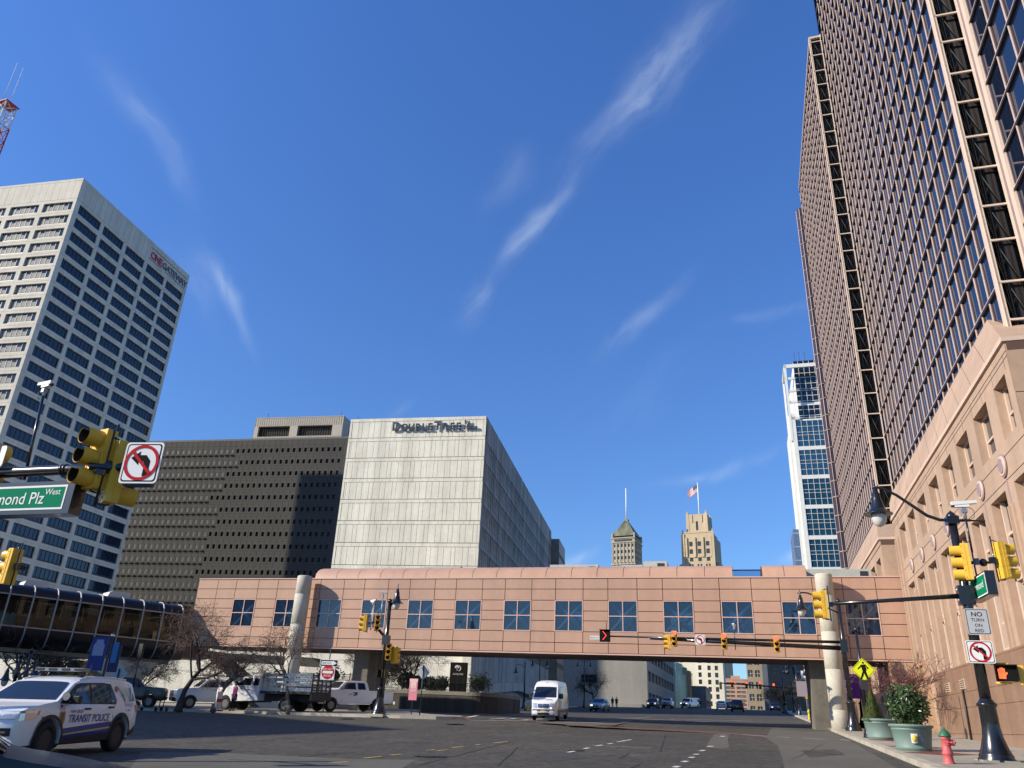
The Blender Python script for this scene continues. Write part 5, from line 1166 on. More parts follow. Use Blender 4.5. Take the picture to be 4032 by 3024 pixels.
sign(WD @ Vector((s*.5,.07,z)), 190, 'white ONE WAY arrow plate above the do not enter sign', 1.2, .44, mats=[SWH, SWH, SBK, SWH], draw=oneway, border=0)
P = far(1623, 2807, 53.5); P.z = g(P.x, P.y)+.17
t = thing('banner_stand', 'tall narrow pink banner on a stand at the tip of the corner pavement', 'banner', tuple(P), BX); z0 = L(1626, 2757, 0, P)[1]; z1 = L(1630, 2672, 0, P)[1]; s = L(1625, 2715, 0, P)[0]
b = MB(); b.tube([(s*.5,0,-.1),(s*.5,0,z1)], .03, 6); b.build('stand', DARK, t); b = MB(); b.box(s*.5-.28,s*.5+.28,.04,.06,z0,z1,0); b.box(s*.5-.28,s*.5+.28,.06,.065,z1-.2,z1-.02,1); b.box(s*.5-.18,s*.5+.18,.06,.065,z0+.5,z0+.56,1); b.box(s*.5-.2,s*.5+.2,.06,.065,z0+.75,z0+1.1,1)
for k in range(5): b.box(s*.5-.2,s*.5+.16,.06,.065,z1-.5-k*.07,z1-.47-k*.07,1)
b.build('banner', [mat('banner_pink', (.62,.20,.27), .6), mat('banner_pale_pink', (.74,.50,.50), .6)], t)
P = far(1652, 2817, 52); P.z = g(P.x, P.y)+.17
t = thing('sign_post', 'thin post with the grey back of a diamond sign on the corner pavement', 'post', tuple(P), BX); s, z = L(1673, 2648, 0, P); b = MB(); b.tube([(0,0,-.1),(0,0,z+.45)], .035, 6); b.build('post', DARK, t)
sign(root_mat(t) @ Vector((0,-.06,z)), 17, 'grey blank back of a diamond road sign near the pink banner', .62, .62, mats=[SYO, SBK], rot=45)
# ---- near left mast arm with the street name
D = 13.6; P = far(-330, 2500, D+.6); P.z = g(P.x, P.y); NA = 106.0
NL = thing('signal_pole', 'black signal pole off the left edge whose arm carries the green street sign', 'pole', tuple(P), NA)
def n_(px, py, off=0.0): s, z = onwall(px, py, (P.x, P.y), NA, off); return s, z-P.z
zA = n_(250, 1850)[1]; zB = n_(520, 1840)[1]; zC = n_(0, 1862)[1]; sB = n_(560, 1838)[0]
link('pole', pole_mesh(zC+.25, .16, .13, .42, 1.5), NL)
b = MB(); b.tube([(0,0,zC-.05),(n_(0,1862)[0],0,zC),(n_(250,1850)[0],0,zA),(sB,0,zB)], [.10,.085,.075,.065], 14); 
for px in (250, 262): x = n_(px, 1850)[0]; b.tube([(x-.02,0,zA),(x+.02,0,zA)], .088, 12)
b.build('mast_arm', BLACK, NL)
WN = root_mat(NL)
x, z = n_(372, 1805, -.12); signal(WN @ Vector((x,-.12,z)), 210, 'large yellow traffic light hanging from the near left arm with its hoods facing left', None, 'yellow traffic lights', True, .84)
x, z = n_(478, 1868, .14); signal(WN @ Vector((x,.14,z)), 48, 'large yellow traffic light seen from behind at the tip of the near left arm', None, 'yellow traffic lights', True, .86)
b = MB(); x, z = n_(430, 1840); b.tube([(x-.12,-.25,z-.05),(x+.2,.2,z)], .05, 8); b.ball((x,0,z), .1, 8); b.tube([(x+.05,.1,z),(x+.1,.1,z-.35),(x,.0,z-.45)], .015, 5); b.build('signal_bracket', BLACK, NL)
x, z = n_(558, 1822, -.2); t = sign(WN @ Vector((x,-.2,z)), 188, 'large no left turn sign with red ring at the tip of the near left arm', .57, .60, mats=[SWH, SBK, SRED, SBK], draw=no_left(.72))
b = MB(); b.box(-.18,.18,-.14,-.02,-.32,.25); b.build('backing_box', DARK, t)
x0, zt = n_(-330, 1880+20, -.2); x1, zt1 = n_(270, 1908, -.2); x1b, zb1 = n_(258, 2004, -.2)
ww = (x1-n_(-290, 1930, -.2)[0]); hh = zt1-zb1; xc = x1-ww/2; zc = (zt1+zb1)/2
t = thing('street_sign', 'large green street name sign reading Raymond Plz West under the near left arm', 'sign', tuple(WN @ Vector((xc,-.2,zc))), NA+180)
b = MB(); b.box(-ww/2-.12,ww/2+.1,-.22,0,-hh/2-.06,hh/2+.06); b.build('case', BLACK, t)
b = MB(); b.box(-ww/2,ww/2,0,.006,-hh/2,hh/2,0); b.box(-ww/2+.03,ww/2-.03,.006,.009,-hh/2+.03,hh/2-.03,1); k = hh*.70
text_mb('Raymond Plz', k, 0, .003, align='RIGHT', sx=.93, T=up_xz(-ww/2+.05+hh*.84,.013,-hh*.26,1), mb=b, mi=0); text_mb('West', k*.52, 0, .002, align='RIGHT', sx=.93, T=up_xz(-ww/2+.09,.013,hh*.10,1), mb=b, mi=0)
b.build('panel', [SWH, SGR], t)
b = MB(); x2, z2 = n_(170, 1560); x3, z3 = n_(95, 1890); b.tube([(x3,.0,z3),(x2,0,z2)], .022, 8); b.build('camera_mast', BLACK, NL); x, z = n_(178, 1520); camera_unit(NL, x2, 0, z2+.12, .62, 2.9)
x, z = n_(18, 1810); sign(WN @ Vector((x,-.12,z)), 25, 'grey back of a plain sign plate at the left edge beside the near arm', .34, .34, mats=[SGY, SGY], border=0)
x, z = n_(-38, 1772); signal(WN @ Vector((x,-.05,z-.35)), 20, 'traffic light cut by the left edge of the picture, only its corner in view', None, 'yellow traffic lights', False, 1.0)
# second arm lower at the left edge
D = 22.5; P2 = far(-260, 2500, D); P2.z = g(P2.x, P2.y)
t = thing('signal_pole', 'black signal pole beyond the left edge with a short arm above the black footbridge', 'pole', tuple(P2), 110); x, z = onwall(62, 2235, (P2.x,P2.y), 110); link('pole', pole_mesh(z-P2.z+1, .14, .11, .4, 1.5), t)
b = MB(); xa, za = onwall(95, 2238, (P2.x,P2.y), 110); xb, zb = onwall(0, 2212, (P2.x,P2.y), 110); b.tube([(0,0,zb-P2.z+.15),(xb,0,zb-P2.z),(xa,0,za-P2.z)], .06, 8); b.build('mast_arm', BLACK, t)
signal(root_mat(t) @ Vector((x-.05,-.12,z-P2.z)), 292, 'yellow traffic light in front of the black footbridge at the left edge', None, 'yellow traffic lights', True, .74)
# ---- far lights and lamps on the sunless street
def lamp(px, py, top, label, arms=1, s=1.0, h=.15):
    P = at(px, py, h); t = thing('street_lamp', label, 'lamp post', tuple(P), BX); zt = L(px, top, 0, P)[1]; link('pole', pole_mesh(zt, .10, .07, .28, 1.1, n=8), t)
    b = MB()
    if arms: 
        for sg in ((1,) if arms == 1 else (1,-1)): b.tube([(0,0,zt-.5),(sg*.6,0,zt-.1),(sg*1.1,0,zt-.2)], .035, 6); link('lantern', LANT, t, loc=(sg*1.1, 0, zt-.75))
        b.build('lamp_arm', BLACK, t)
    return t
lamp(2062, 2794, 2612, 'black lamp post beside the yellow hydrant', 1)
lamp(2122, 2788, 2588, 'black twin lamp post behind the roof of the white van', 2)
lamp(2300, 2785, 2596, 'tall black post with devices left of the silver sedan', 2)
lamp(2590, 2772, 2634, 'lamp post in front of the low pale grey building', 1)
lamp(2745, 2782, 2690, 'far lamp post in front of the squat dark grey building', 1)
lamp(3128, 2806, 2610, 'tall lamp post on the far right pavement behind the amber diamond', 2)
lamp(3150, 2816, 2602, 'second tall lamp post on the far right pavement', 1)
def far_mast(px, py, top, arm, label, heads, az=BX, base_h=.15):
    P = at(px, py, base_h); t = thing('signal_pole', label, 'pole', tuple(P), az); zt = onwall(px, top, (P.x,P.y), az)[1]-P.z; link('pole', pole_mesh(zt, .13, .1, .36, 1.4, n=8), t)
    b = MB()
    for (x0, y0, x1, y1) in arm: s, z = onwall(x1, y1, (P.x,P.y), az); s0, z0 = onwall(x0, y0, (P.x,P.y), az); b.tube([(0,0,z0-P.z),(s,0,z-P.z)], [.13,.08], 8)
    b.build('mast_arm', BLACK, t); W3 = root_mat(t)
    for (x, y, f, lab, lit, sc) in heads: s, z = onwall(x, y, (P.x,P.y), az); signal(W3 @ Vector((s,.15,z-P.z)), f, lab, lit, 'far traffic lights', False, sc)
    return t, P
far_mast(3092, 2806, 2668, [(3090,2706,2832,2689)], 'distant black mast arm across the street with four red lights', [(2883,2692,197,'distant red traffic light left of the orange block',0,1.0),(2939,2697,197,'distant red traffic light in front of the orange block',0,1.0),(2993,2699,197,'distant red traffic light in front of the tan brick building',0,1.0),(3047,2706,197,'distant red traffic light in front of the dark brick building',0,1.0),(2838,2700,17,'distant traffic light seen from behind at the mast tip',None,1.0)])
t, P = far_mast(2457, 2776, 2600, [(2457,2645,2715,2648),(2457,2657,2720,2668)], 'black pole with two stacked arms beyond the bridge on the left pavement', [(2464,2688,100,'yellow traffic light low on the pole with two stacked arms',None,1.1),(2592,2672,20,'yellow traffic light seen from behind on the lower stacked arm',None,1.1),(2716,2668,20,'yellow traffic light seen from behind at the end of the lower stacked arm',None,1.1)], az=107)
s, z = onwall(2702, 2647, (P.x,P.y), 107); t2 = thing('lane_signal', 'black box lane signal with a glowing red cross under the bridge', 'lane signal', tuple(root_mat(t) @ Vector((s,-.15,z-P.z))), 197+90)
b = MB(); b.box(-.32,.32,-.2,0,-.32,.32); b.build('case', SBK, t2); b = MB()
for d in (1,-1): b.prism([(-.2*d-.035,.004,.2),(.2*d-.035,.004,-.2),(.2*d+.035,.004,-.2),(-.2*d+.035,.004,.2)], (0,.006,0))
b.build('cross', mat('red_led_bright', (.5,.02,.02), .4, emit=(1,.08,.06,3.5)), t2)
s, z = onwall(2630, 2678, (P.x,P.y), 107); sign(root_mat(t) @ Vector((s,-.15,z-P.z)), 197, 'small green street name plate hanging from the lower stacked arm', 1.6, .4, mats=[SGR, SWH, SWH], draw=words(['McCarter Hwy'], .2, sx=.9), r=.02)
s, z = onwall(2428, 2708, (P.x,P.y), 107); sign(root_mat(t) @ Vector((s-1.2,-.15,onwall(2330,2700,(P.x,P.y),107)[1]-P.z)), 197, 'blue plate on the posts left of the silver sedan', .9, .7, mats=[mat('sign_blue', (.02,.05,.28), .5), SWH], border=0)
# ================================================================ vehicles
CARW = mat('car_white', (.74,.75,.76), .28, coat=.6); CHRM = mat('chrome', (.75,.75,.76), .12, 1.0); LAMPG = mat('headlamp_glass', (.5,.52,.55), .08, .5); TAIL = mat('tail_lamp', (.35,.02,.02), .15); PLAS = mat('black_plastic', (.018,.018,.02), .55); CGL = mat('car_glass', (.012,.016,.02), .03, ior=1.7); PLATE = mat('plate_yellow', (.62,.55,.22), .5); AMBL = mat('amber_lamp', (.6,.22,.02), .2); LON = mat('lamp_lit', (.9,.85,.75), .3, emit=(1,.93,.8,1.6))
RIMM = mat('wheel_steel', (.20,.20,.205), .4, .6)
def interp(t, x):
    if x <= t[0][0]: return t[0][1]
    for (a, b), (c, d) in zip(t, t[1:]):
        if x <= c: return b+(d-b)*(x-a)/(c-a)
    return t[-1][1]
_wheel = {}
def wheel_mesh(r, w, style='steel'):
    k = (r, w, style)
    if k in _wheel: return _wheel[k]
    Q = Matrix(((1,0,0,0),(0,0,1,0),(0,-1,0,0),(0,0,0,1)))
    b = MB(); b.lathe([(r*.58,-w/2),(r*.9,-w/2),(r*.98,-w*.42),(r,-w*.25),(r,w*.25),(r*.98,w*.42),(r*.9,w/2),(r*.58,w/2),(r*.58,-w/2)], 28, (0,0,0), 0, Q)
    t = b.mesh('tyre', RUBBER); b = MB()
    b.lathe([(r*.59,w*.44),(r*.55,w*.40),(r*.50,w*.2),(r*.3,w*.10)], 24, (0,0,0), 0, Q); b.lathe([(r*.3,w*.10),(r*.27,w*.3),(r*.1,w*.34),(.001,w*.34)], 24, (0,0,0), 2, Q); b.lathe([(r*.59,-w*.4),(.001,-w*.3)], 24, (0,0,0), 1, Q)
    for i in range(8): a = 2*pi*i/8; b.box(r*.33,r*.48,w*.14,w*.26,-.035,.035,1,Matrix.Rotation(a,4,'Y'))
    m = b.mesh('rim', [RIMM if style != 'black' else PLAS, PLAS, RIMM if style != 'black' else CHRM]); _wheel[k] = (t, m); return t, m
class Car:
    def __init__(s, name, label, cat, P, az, prof, half, wheels, r, ww=.24, body=CARW, plan=None, side=None, roofz=None, crown=.06, group=None, scale=1.0, style='steel', arch=1.16, zcuts=None):
        s.t = thing(name, label, cat, tuple(P), az, group, scale); s.W = half
        # tilt with the slope of the street
        d = Vector((cos(s.t.rotation_euler.z), sin(s.t.rotation_euler.z), 0)); n = Vector((-.0232,-.024,1)).normalized(); X = (d-n*d.dot(n)).normalized(); Y = n.cross(X)
        s.t.rotation_euler = Matrix((X, Y, n)).transposed().to_euler()
        s.plan = plan or [(-99,1),(99,1)]; s.side = side or [(0,1),(9,1)]; s.crown = crown
        s.prof = prof; xs = [p[0] for p in prof]; s.x0, s.x1 = min(xs), max(xs); s.zt = max(p[1] for p in prof)
        zb = prof[0][1]
        # outline: given from the front bottom over the roof to the rear bottom; the belly gets wheel arches
        out = list(prof); xr = sorted(wheels)
        for wx in xr:
            R = r*arch
            if True:
                dz = max(-1, min(1, (zb-r)/R)); a0 = pi-asin(-dz) if False else pi+asin(dz)*-1
                a = asin(dz)
                n = 10
                for i in range(n+1): q = (pi-a)+(a-(pi-a))*i/n; out.append((wx+R*cos(q), r+R*sin(q)))
        bm = bmesh.new(); vs = [bm.verts.new((x, half, z)) for x, z in out]; f = bm.faces.new(vs)
        ret = bmesh.ops.extrude_face_region(bm, geom=[f]); ev = [v for v in ret['geom'] if isinstance(v, bmesh.types.BMVert)]
        bmesh.ops.translate(bm, verts=ev, vec=(0, -2*half, 0)); bmesh.ops.recalc_face_normals(bm, faces=bm.faces)
        def cut(co, no): bmesh.ops.bisect_plane(bm, geom=bm.verts[:]+bm.edges[:]+bm.faces[:], plane_co=co, plane_no=no)
        for y in (-.9,-.62,0,.62,.9): cut((0,y*half,0),(0,1,0))
        for z in (zcuts or [p[0] for p in s.side if zb < p[0] < s.zt]): cut((0,0,z),(0,0,1))
        for x in [p[0] for p in s.plan if s.x0 < p[0] < s.x1]: cut((x,0,0),(1,0,0))
        for v in bm.verts: v.co = s.D(v.co.x, v.co.y/half, v.co.z)
        me = bpy.data.meshes.new('body'); bm.to_mesh(me); bm.free(); me.materials.append(body)
        me.polygons.foreach_set('use_smooth', [True]*len(me.polygons)); me.set_sharp_from_angle(angle=radians(38))
        o = link('body', me, s.t); bv = o.modifiers.new('bevel', 'BEVEL'); bv.width = .035; bv.segments = 2; bv.angle_limit = radians(40); bv.limit_method = 'ANGLE'; s.body = o
        t, m = wheel_mesh(r, ww, style)
        for wx in xr:
            for sg in (1, -1):
                y = sg*(half*interp(s.plan, wx)-ww*.52); w = link('wheel', t, s.t, loc=(wx, y, r), rot=(0, 0, 0 if sg > 0 else pi)); link('rim', m, w)
        b = MB(); b.box(s.x0+.3, s.x1-.3, -half*.8, half*.8, zb-.05, zb+.25)
        for wx in xr: b.box(wx-r*1.1, wx+r*1.1, -half*.86, half*.86, zb, r*2.05)
        b.build('underbody', PLAS, s.t)
    def D(s, x, yn, z):
        p = interp(s.plan, x); q = interp(s.side, z); cz = s.crown*abs(yn)**4*max(0, min(1, (z-.7*s.zt)/(.3*s.zt)))
        e = 1.0; bx = 0
        if x > s.x1-.8: bx = -.16*yn*yn*((x-(s.x1-.8))/.8)
        if x < s.x0+.6: bx = .08*yn*yn*((s.x0+.6-x)/.6)
        return Vector((x+bx, yn*s.W*p*q, z-cz))
    def pane(s, poly, name='window', m=None, off=.012, both=True):
        for sg in ((1,-1) if both else (1,)):
            bm = bmesh.new(); bm.faces.new([bm.verts.new((x, 0, z)) for x, z in poly])
            xs = [p[0] for p in poly]; zs = [p[1] for p in poly]
            for k in range(1, 12): bmesh.ops.bisect_plane(bm, geom=bm.verts[:]+bm.edges[:]+bm.faces[:], plane_co=(min(xs)+(max(xs)-min(xs))*k/12,0,0), plane_no=(1,0,0))
            for q in [p[0] for p in s.side]: bmesh.ops.bisect_plane(bm, geom=bm.verts[:]+bm.edges[:]+bm.faces[:], plane_co=(0,0,q), plane_no=(0,0,1))
            for v in bm.verts: v.co = s.D(v.co.x, sg, v.co.z)+Vector((0, sg*off, 0))
            me = bpy.data.meshes.new(name); bm.to_mesh(me); bm.free(); me.materials.append(m or CGL); link(name, me, s.t)
    def across(s, A, B, k=.88, name='windscreen', m=None, off=.014, k2=None, n=8):
        k2 = k2 or k; A = Vector((A[0],0,A[1])); B = Vector((B[0],0,B[1])); d = B-A; nn = Vector((d.z,0,-d.x)).normalized()
        if (nn.x < 0) == (A.x > 0 and False): pass
        mid = (A+B)/2
        if nn.dot(mid-Vector(((s.x0+s.x1)/2,0,s.zt*.4))) < 0: nn = -nn
        b = MB(); vs = []
        for i in range(n+1):
            y = -1+2*i/n; vs += [tuple(s.D(A.x, y*k, A.z)+nn*off), tuple(s.D(B.x, y*k2, B.z)+nn*off)]
        b.add(vs, [(2*i,2*i+1,2*i+3,2*i+2) for i in range(n)], 0, True); b.build(name, m or CGL, s.t)
    def xend(s, z, front=True):
        best = None
        for (x0, z0), (x1, z1) in zip(s.prof, s.prof[1:]):
            if (z0-z)*(z1-z) <= 0 and z0 != z1:
                x = x0+(x1-x0)*(z-z0)/(z1-z0)
                if best is None or (x > best if front else x < best): best = x
        return best
    def patch(s, y0, y1, z0, z1, name, m, front=True, off=.015, both=False, thick=.0, n=4):
        for sg in ((1,-1) if both else (1,)):
            b = MB(); vs = []
            for i in range(n+1):
                y = sg*(y0+(y1-y0)*i/n)
                for z in (z0, z1): vs.append(tuple(s.D(s.xend(z, front), y, z)+Vector((off if front else -off,0,0))))
            b.add(vs, [(2*i,2*i+1,2*i+3,2*i+2) for i in range(n)]); b.build(name, m, s.t)
    def box(s, name, m, *d, both=False):
        for sg in ((1,-1) if both else (1,)):
            b = MB(); b.box(d[0], d[1], sg*d[2], sg*d[3], d[4], d[5]); o = b.build(name, m, s.t); bv = o.modifiers.new('bevel','BEVEL'); bv.width = min(.02, abs(d[1]-d[0])*.25, abs(d[3]-d[2])*.25, abs(d[5]-d[4])*.25); bv.segments = 2
    def mirrors(s, x, z, m=PLAS, w=.2): s.box('mirror', m, x-.06, x+.08, s.W*.98, s.W*.98+w, z, z+.18, both=True)
    def handle(s, x, z, m=PLAS): 
        for sg in (1,-1): p = s.D(x, sg, z); b = MB(); b.box(p.x-.11, p.x+.11, p.y-.015, p.y+sg*.035, p.z-.02, p.z+.02); b.build('door_handle', m, s.t)
    def seam(s, pts, m=None):
        for sg in (1,-1):
            b = MB(); q = [s.D(x, sg, z)+Vector((0,sg*.004,0)) for x, z in pts]; b.tube(q, .008, 4); b.build('door_seam', PLAS, s.t)
    def sidetext(s, txt, x, z, size, m, sg=1, shear=.0, name='lettering', sx=.9, bold=.01, mb=None):
        """words laid on the flank, following its curve"""
        b = text_mb(txt, size, 0, shear, bold, sx)
        b.v = [tuple(s.D(x-vx if sg > 0 else x+vx, sg, z+vy)+Vector((0, sg*.012, 0))) for vx, vy, vz in b.v]
        b.build(name, m, s.t)
    def sidepoly(s, polys, m, sg=1, off=.010, name='stripe'):
        bm = bmesh.new()
        for q in polys: bm.faces.new([bm.verts.new((x, 0, z)) for x, z in q])
        xs = [p[0] for q in polys for p in q]
        for k in range(1, 10): bmesh.ops.bisect_plane(bm, geom=bm.verts[:]+bm.edges[:]+bm.faces[:], plane_co=(min(xs)+(max(xs)-min(xs))*k/10,0,0), plane_no=(1,0,0))
        for q in [p[0] for p in s.side]: bmesh.ops.bisect_plane(bm, geom=bm.verts[:]+bm.edges[:]+bm.faces[:], plane_co=(0,0,q), plane_no=(0,0,1))
        for v in bm.verts: v.co = s.D(v.co.x, sg, v.co.z)+Vector((0, sg*off, 0))
        me = bpy.data.meshes.new(name); bm.to_mesh(me); bm.free(); me.materials.append(m); link(name, me, s.t)
SIDE = [(.2,.955),(.5,1.0),(.95,.985),(1.05,.965),(1.75,.76)]
# ---- police utility vehicle
Pf = at(152, 2990)
best = None
for i in range(4000):
    D_ = 18+i*.004; q = far(468, 2800, D_); q.z = 0
    d = (Vector((q.x,q.y))-Vector((Pf.x,Pf.y))).length
    if D_ > hypot(Pf.x, Pf.y) and (best is None or abs(d-2.86) < best[0]): best = (abs(d-2.86), q)
q = best[1]; hd = Vector((Pf.x-q.x, Pf.y-q.y, 0)).normalized(); azP = degrees(atan2(hd.x, hd.y))
left = Vector((-hd.y, hd.x, 0)); c = (Vector((Pf.x,Pf.y,0))+Vector((q.x,q.y,0)))/2 - left*.90
c.z = g(c.x, c.y)
prof = [(2.42,.30),(2.50,.42),(2.52,.62),(2.50,.86),(2.42,.98),(2.2,1.06),(1.55,1.15),(1.22,1.19),(.55,1.62),(.30,1.70),(-.3,1.775),(-1.2,1.765),(-1.9,1.70),(-2.12,1.64),(-2.38,1.12),(-2.46,.98),(-2.46,.6),(-2.40,.36)]
plan = [(-2.5,.86),(-2.1,.96),(-1.2,1.0),(1.2,1.0),(1.9,.965),(2.3,.90),(2.52,.80)]
PC = Car('police_car', 'white police utility vehicle with blue stripes and a roof light bar', 'police car', c, azP, prof, .985, [1.43,-1.43], .385, .25, CARW, plan, SIDE, style='black', arch=1.2, scale=1.03)
PC.across((1.18,1.215),(.57,1.612), .90, k2=.84); PC.across((-2.15,1.60),(-2.36,1.17), .8, 'rear_window')
PC.pane([(1.16,1.14),(.50,1.60),(.30,1.64),(-.62,1.66),(-.98,1.63),(-1.20,1.20),(-1.14,1.11)], 'window_surround', PLAS, .006); PC.pane([(.92,1.17),(.42,1.52),(.30,1.575),(-.02,1.60),(-.02,1.14)]); PC.pane([(-.10,1.14),(-.10,1.60),(-.62,1.615),(-.92,1.58),(-1.14,1.22),(-1.10,1.16)])
PC.pane([(-1.32,1.56),(-1.95,1.545),(-2.18,1.19),(-1.62,1.17)])
DB = mat('police_blue', (.02,.025,.22), .35); YS = mat('police_gold', (.55,.5,.10), .4)
for sg in (1,-1):
    PC.sidepoly([[(.93,.615),(-.98,.72),(-.98,.46),(.93,.40)]], DB, sg); PC.sidepoly([[(.93,.50),(-.98,.60),(-.98,.57),(.93,.465)]], YS, sg, .014)
    x0 = (.80 if sg > 0 else -.98)
    PC.sidetext('TRANSIT POLICE', x0, .735, .235, DB, sg, .12, sx=.95, bold=.003); PC.sidetext('NEW JERSEY', x0-.05*sg, .935, .10, DB, sg, .12, sx=.92, bold=.001)
    PC.sidetext('EMERGENCY', -1.62 if sg > 0 else -2.2, 1.06, .095, mat('police_grey_blue', (.25,.32,.45), .5), sg, .1, sx=.8, bold=0); PC.sidetext('9-1-1', -1.72 if sg > 0 else -2.15, .93, .11, DB, sg, .1, sx=.85, bold=0); PC.sidetext('215', -1.42 if sg > 0 else -1.62, 1.30, .085, DB, sg, .1, sx=.9, bold=0)
    PC.sidepoly([[(1.13,.98),(.95,.98),(.93,.80),(.97,.68),(1.04,.62),(1.11,.68),(1.15,.80)]], mat('badge_gold', (.38,.22,.06), .5), sg, .012, 'badge'); PC.sidepoly([[(1.09,.95),(.99,.95),(.98,.80),(1.04,.69),(1.10,.80)]], mat('badge_brown', (.20,.10,.03), .5), sg, .015, 'badge')
    PC.sidepoly([[(1.14,1.12),(.96,1.12),(.96,1.01),(1.14,1.01)]], mat('decal_white', (.7,.7,.7), .5), sg, .012, 'flag_decal'); PC.sidepoly([[(1.14,1.115-.025*k),(.96,1.115-.025*k),(.96,1.105-.025*k),(1.14,1.105-.025*k)] for k in range(5)], mat('decal_red', (.5,.04,.05), .5), sg, .014, 'flag_decal'); PC.sidepoly([[(1.14,1.12),(1.06,1.12),(1.06,1.065),(1.14,1.065)]], DB, sg, .016, 'flag_decal')
    PC.sidepoly([[(-1.22+.075*cos(2*pi*i/16),1.50+.085*sin(2*pi*i/16)) for i in range(16)]], mat('decal_rust', (.30,.14,.10), .5), sg, .012, 'badge')
    for wx in (1.43,-1.43): PC.sidepoly([[(wx+.462*cos(a),.385+.462*sin(a)),(wx+.53*cos(a),.385+.53*sin(a)),(wx+.53*cos(a+.16),.385+.53*sin(a+.16)),(wx+.462*cos(a+.16),.385+.462*sin(a+.16))] for a in [-.15+.16*i for i in range(21)]], PLAS, sg, .02, 'arch_trim')
    PC.sidepoly([[(.95,.40),(-.98,.46),(-.95,.30),(.95,.30)]], PLAS, sg, .012, 'sill')
    PC.sidepoly([[(-1.95,.46),(-2.44,.60),(-2.42,.37),(-1.95,.33)]], PLAS, sg, .012, 'rear_valance')
PC.seam([(.92,1.15),(.90,.42)]); PC.seam([(-.06,1.14),(-.06,.36)]); PC.seam([(-1.12,1.14),(-1.02,.8)])
PC.handle(.08,1.02); PC.handle(-.92,1.045)
PC.patch(.50,.98,.84,1.0,'headlight',LAMPG,both=True,off=.02); PC.patch(-.5,.5,.62,.92,'grille',PLAS); PC.patch(-.45,.45,.74,.78,'grille_bar',CHRM,off=.03); PC.patch(-.95,.95,.30,.46,'bumper_lower',PLAS,off=.012); PC.patch(.62,.96,.5,.66,'fog_recess',PLAS,both=True); PC.patch(.66,.86,.56,.60,'fog_lamp_bar',CHRM,both=True,off=.03)
for sg in (1,-1): PC.sidepoly([[(2.42,1.0),(1.78,1.02),(1.95,.84),(2.45,.80)]], LAMPG, sg, .012, 'headlight'); PC.sidepoly([[(1.90,.99),(1.80,1.015),(1.93,.88)]], AMBL, sg, .016, 'indicator'); PC.sidepoly([[(-2.16,1.10),(-2.42,1.06),(-2.40,.93),(-2.30,.92)]], TAIL, sg, .014, 'taillight'); PC.sidepoly([[(1.55,.87),(1.72,.88),(1.72,.84),(1.55,.83)]], mat('marker_amber', (.25,.12,.05), .4), sg, .014, 'marker_lamp')
PC.mirrors(.78,1.13,PLAS,.22)
b = MB(); b.tube([(.98,1.0,1.30),(1.1,1.02,1.30)], .10, 14, 0); b.tube([(1.1,1.02,1.30),(1.12,1.02,1.30)], .09, 14, 1); b.tube([(.9,.92,1.2),(1.0,1.0,1.28)], .03, 6, 0); b.build('spotlight', [PLAS, CHRM], PC.t)
LB = mat('light_bar_grey', (.22,.23,.25), .2); b = MB(); b.prism([(-.22,-.62,1.86),(.08,-.62,1.86),(.06,-.62,1.94),(-.20,-.62,1.94)], (0,1.24,0), 0)
for y in (-.5,-.17,.17,.5): b.box(.06,.085,y-.1,y+.1,1.875,1.925,1)
for y in (-.55,.5): b.box(-.14,0,y,y+.06,1.74,1.87,1)
b.build('light_bar', [LB, PLAS], PC.t)
b = MB(); b.tube([(-.9,.2,1.76),(-.92,.2,2.05)], .008, 4); b.tube([(-1.3,-.1,1.76),(-1.3,-.1,1.86)], .03, 6); b.build('antenna', PLAS, PC.t)
b = MB(); b.quad((.62,.80,1.60),(.5,.83,1.66),(-1.9,.78,1.70),(-1.9,.74,1.72)); 
for sg in (1,-1): b2 = MB(); b2.tube([tuple(PC.D(x, sg*.93, z)+Vector((0,0,.035))) for x, z in ((.3,1.66),(0,1.73),(-1.0,1.755),(-1.8,1.70))], .022, 6); b2.build('roof_rail', CARW, PC.t)
# ---- white high roof van
prof = [(3.42,.32),(3.50,.5),(3.50,.85),(3.42,1.08),(3.28,1.26),(2.62,1.50),(1.92,2.28),(1.70,2.48),(1.35,2.66),(.6,2.73),(-2.6,2.73),(-3.1,2.68),(-3.36,2.3),(-3.46,1.3),(-3.48,.6),(-3.45,.36)]
plan = [(-3.5,.97),(-3.0,1.0),(1.8,1.0),(2.6,.975),(3.1,.93),(3.5,.80)]
sv = [(.3,.97),(.55,1.0),(1.25,.99),(1.6,.965),(2.3,.89),(2.75,.80)]
Pv = at(2196, 2837); azV = 192.0; hv = azv(azV); lv = Vector((-hv.y, hv.x, 0)); cv = Vector((Pv.x,Pv.y,0))-hv*1.9-lv*.76; cv.z = g(cv.x, cv.y)
VN = Car('delivery_van', 'white high roof delivery van with a black grille driving toward the viewer', 'van', cv, azV, prof, .99, [2.15,-2.15], .36, .24, CARW, plan, sv, crown=.10, scale=.88)
VN.across((2.60,1.53),(1.95,2.25), .88, k2=.86); VN.pane([(2.35,1.50),(1.88,2.12),(1.30,2.14),(1.30,1.45)]); VN.across((-3.38,2.2),(-3.44,1.5), .8, 'rear_window')
VN.patch(-.50,.50,.86,1.10,'grille',PLAS,off=.03); VN.patch(-.46,.46,.96,.99,'grille_bar',CHRM,off=.05); VN.patch(-.46,.46,1.03,1.05,'grille_bar',CHRM,off=.05)
b = MB(); p = VN.D(3.46,0,.98); 
for i in range(3): a = pi/2+2*pi*i/3; b.tube([(3.56,0,.98),(3.56,.10*cos(a),.98+.10*sin(a))], .014, 5)
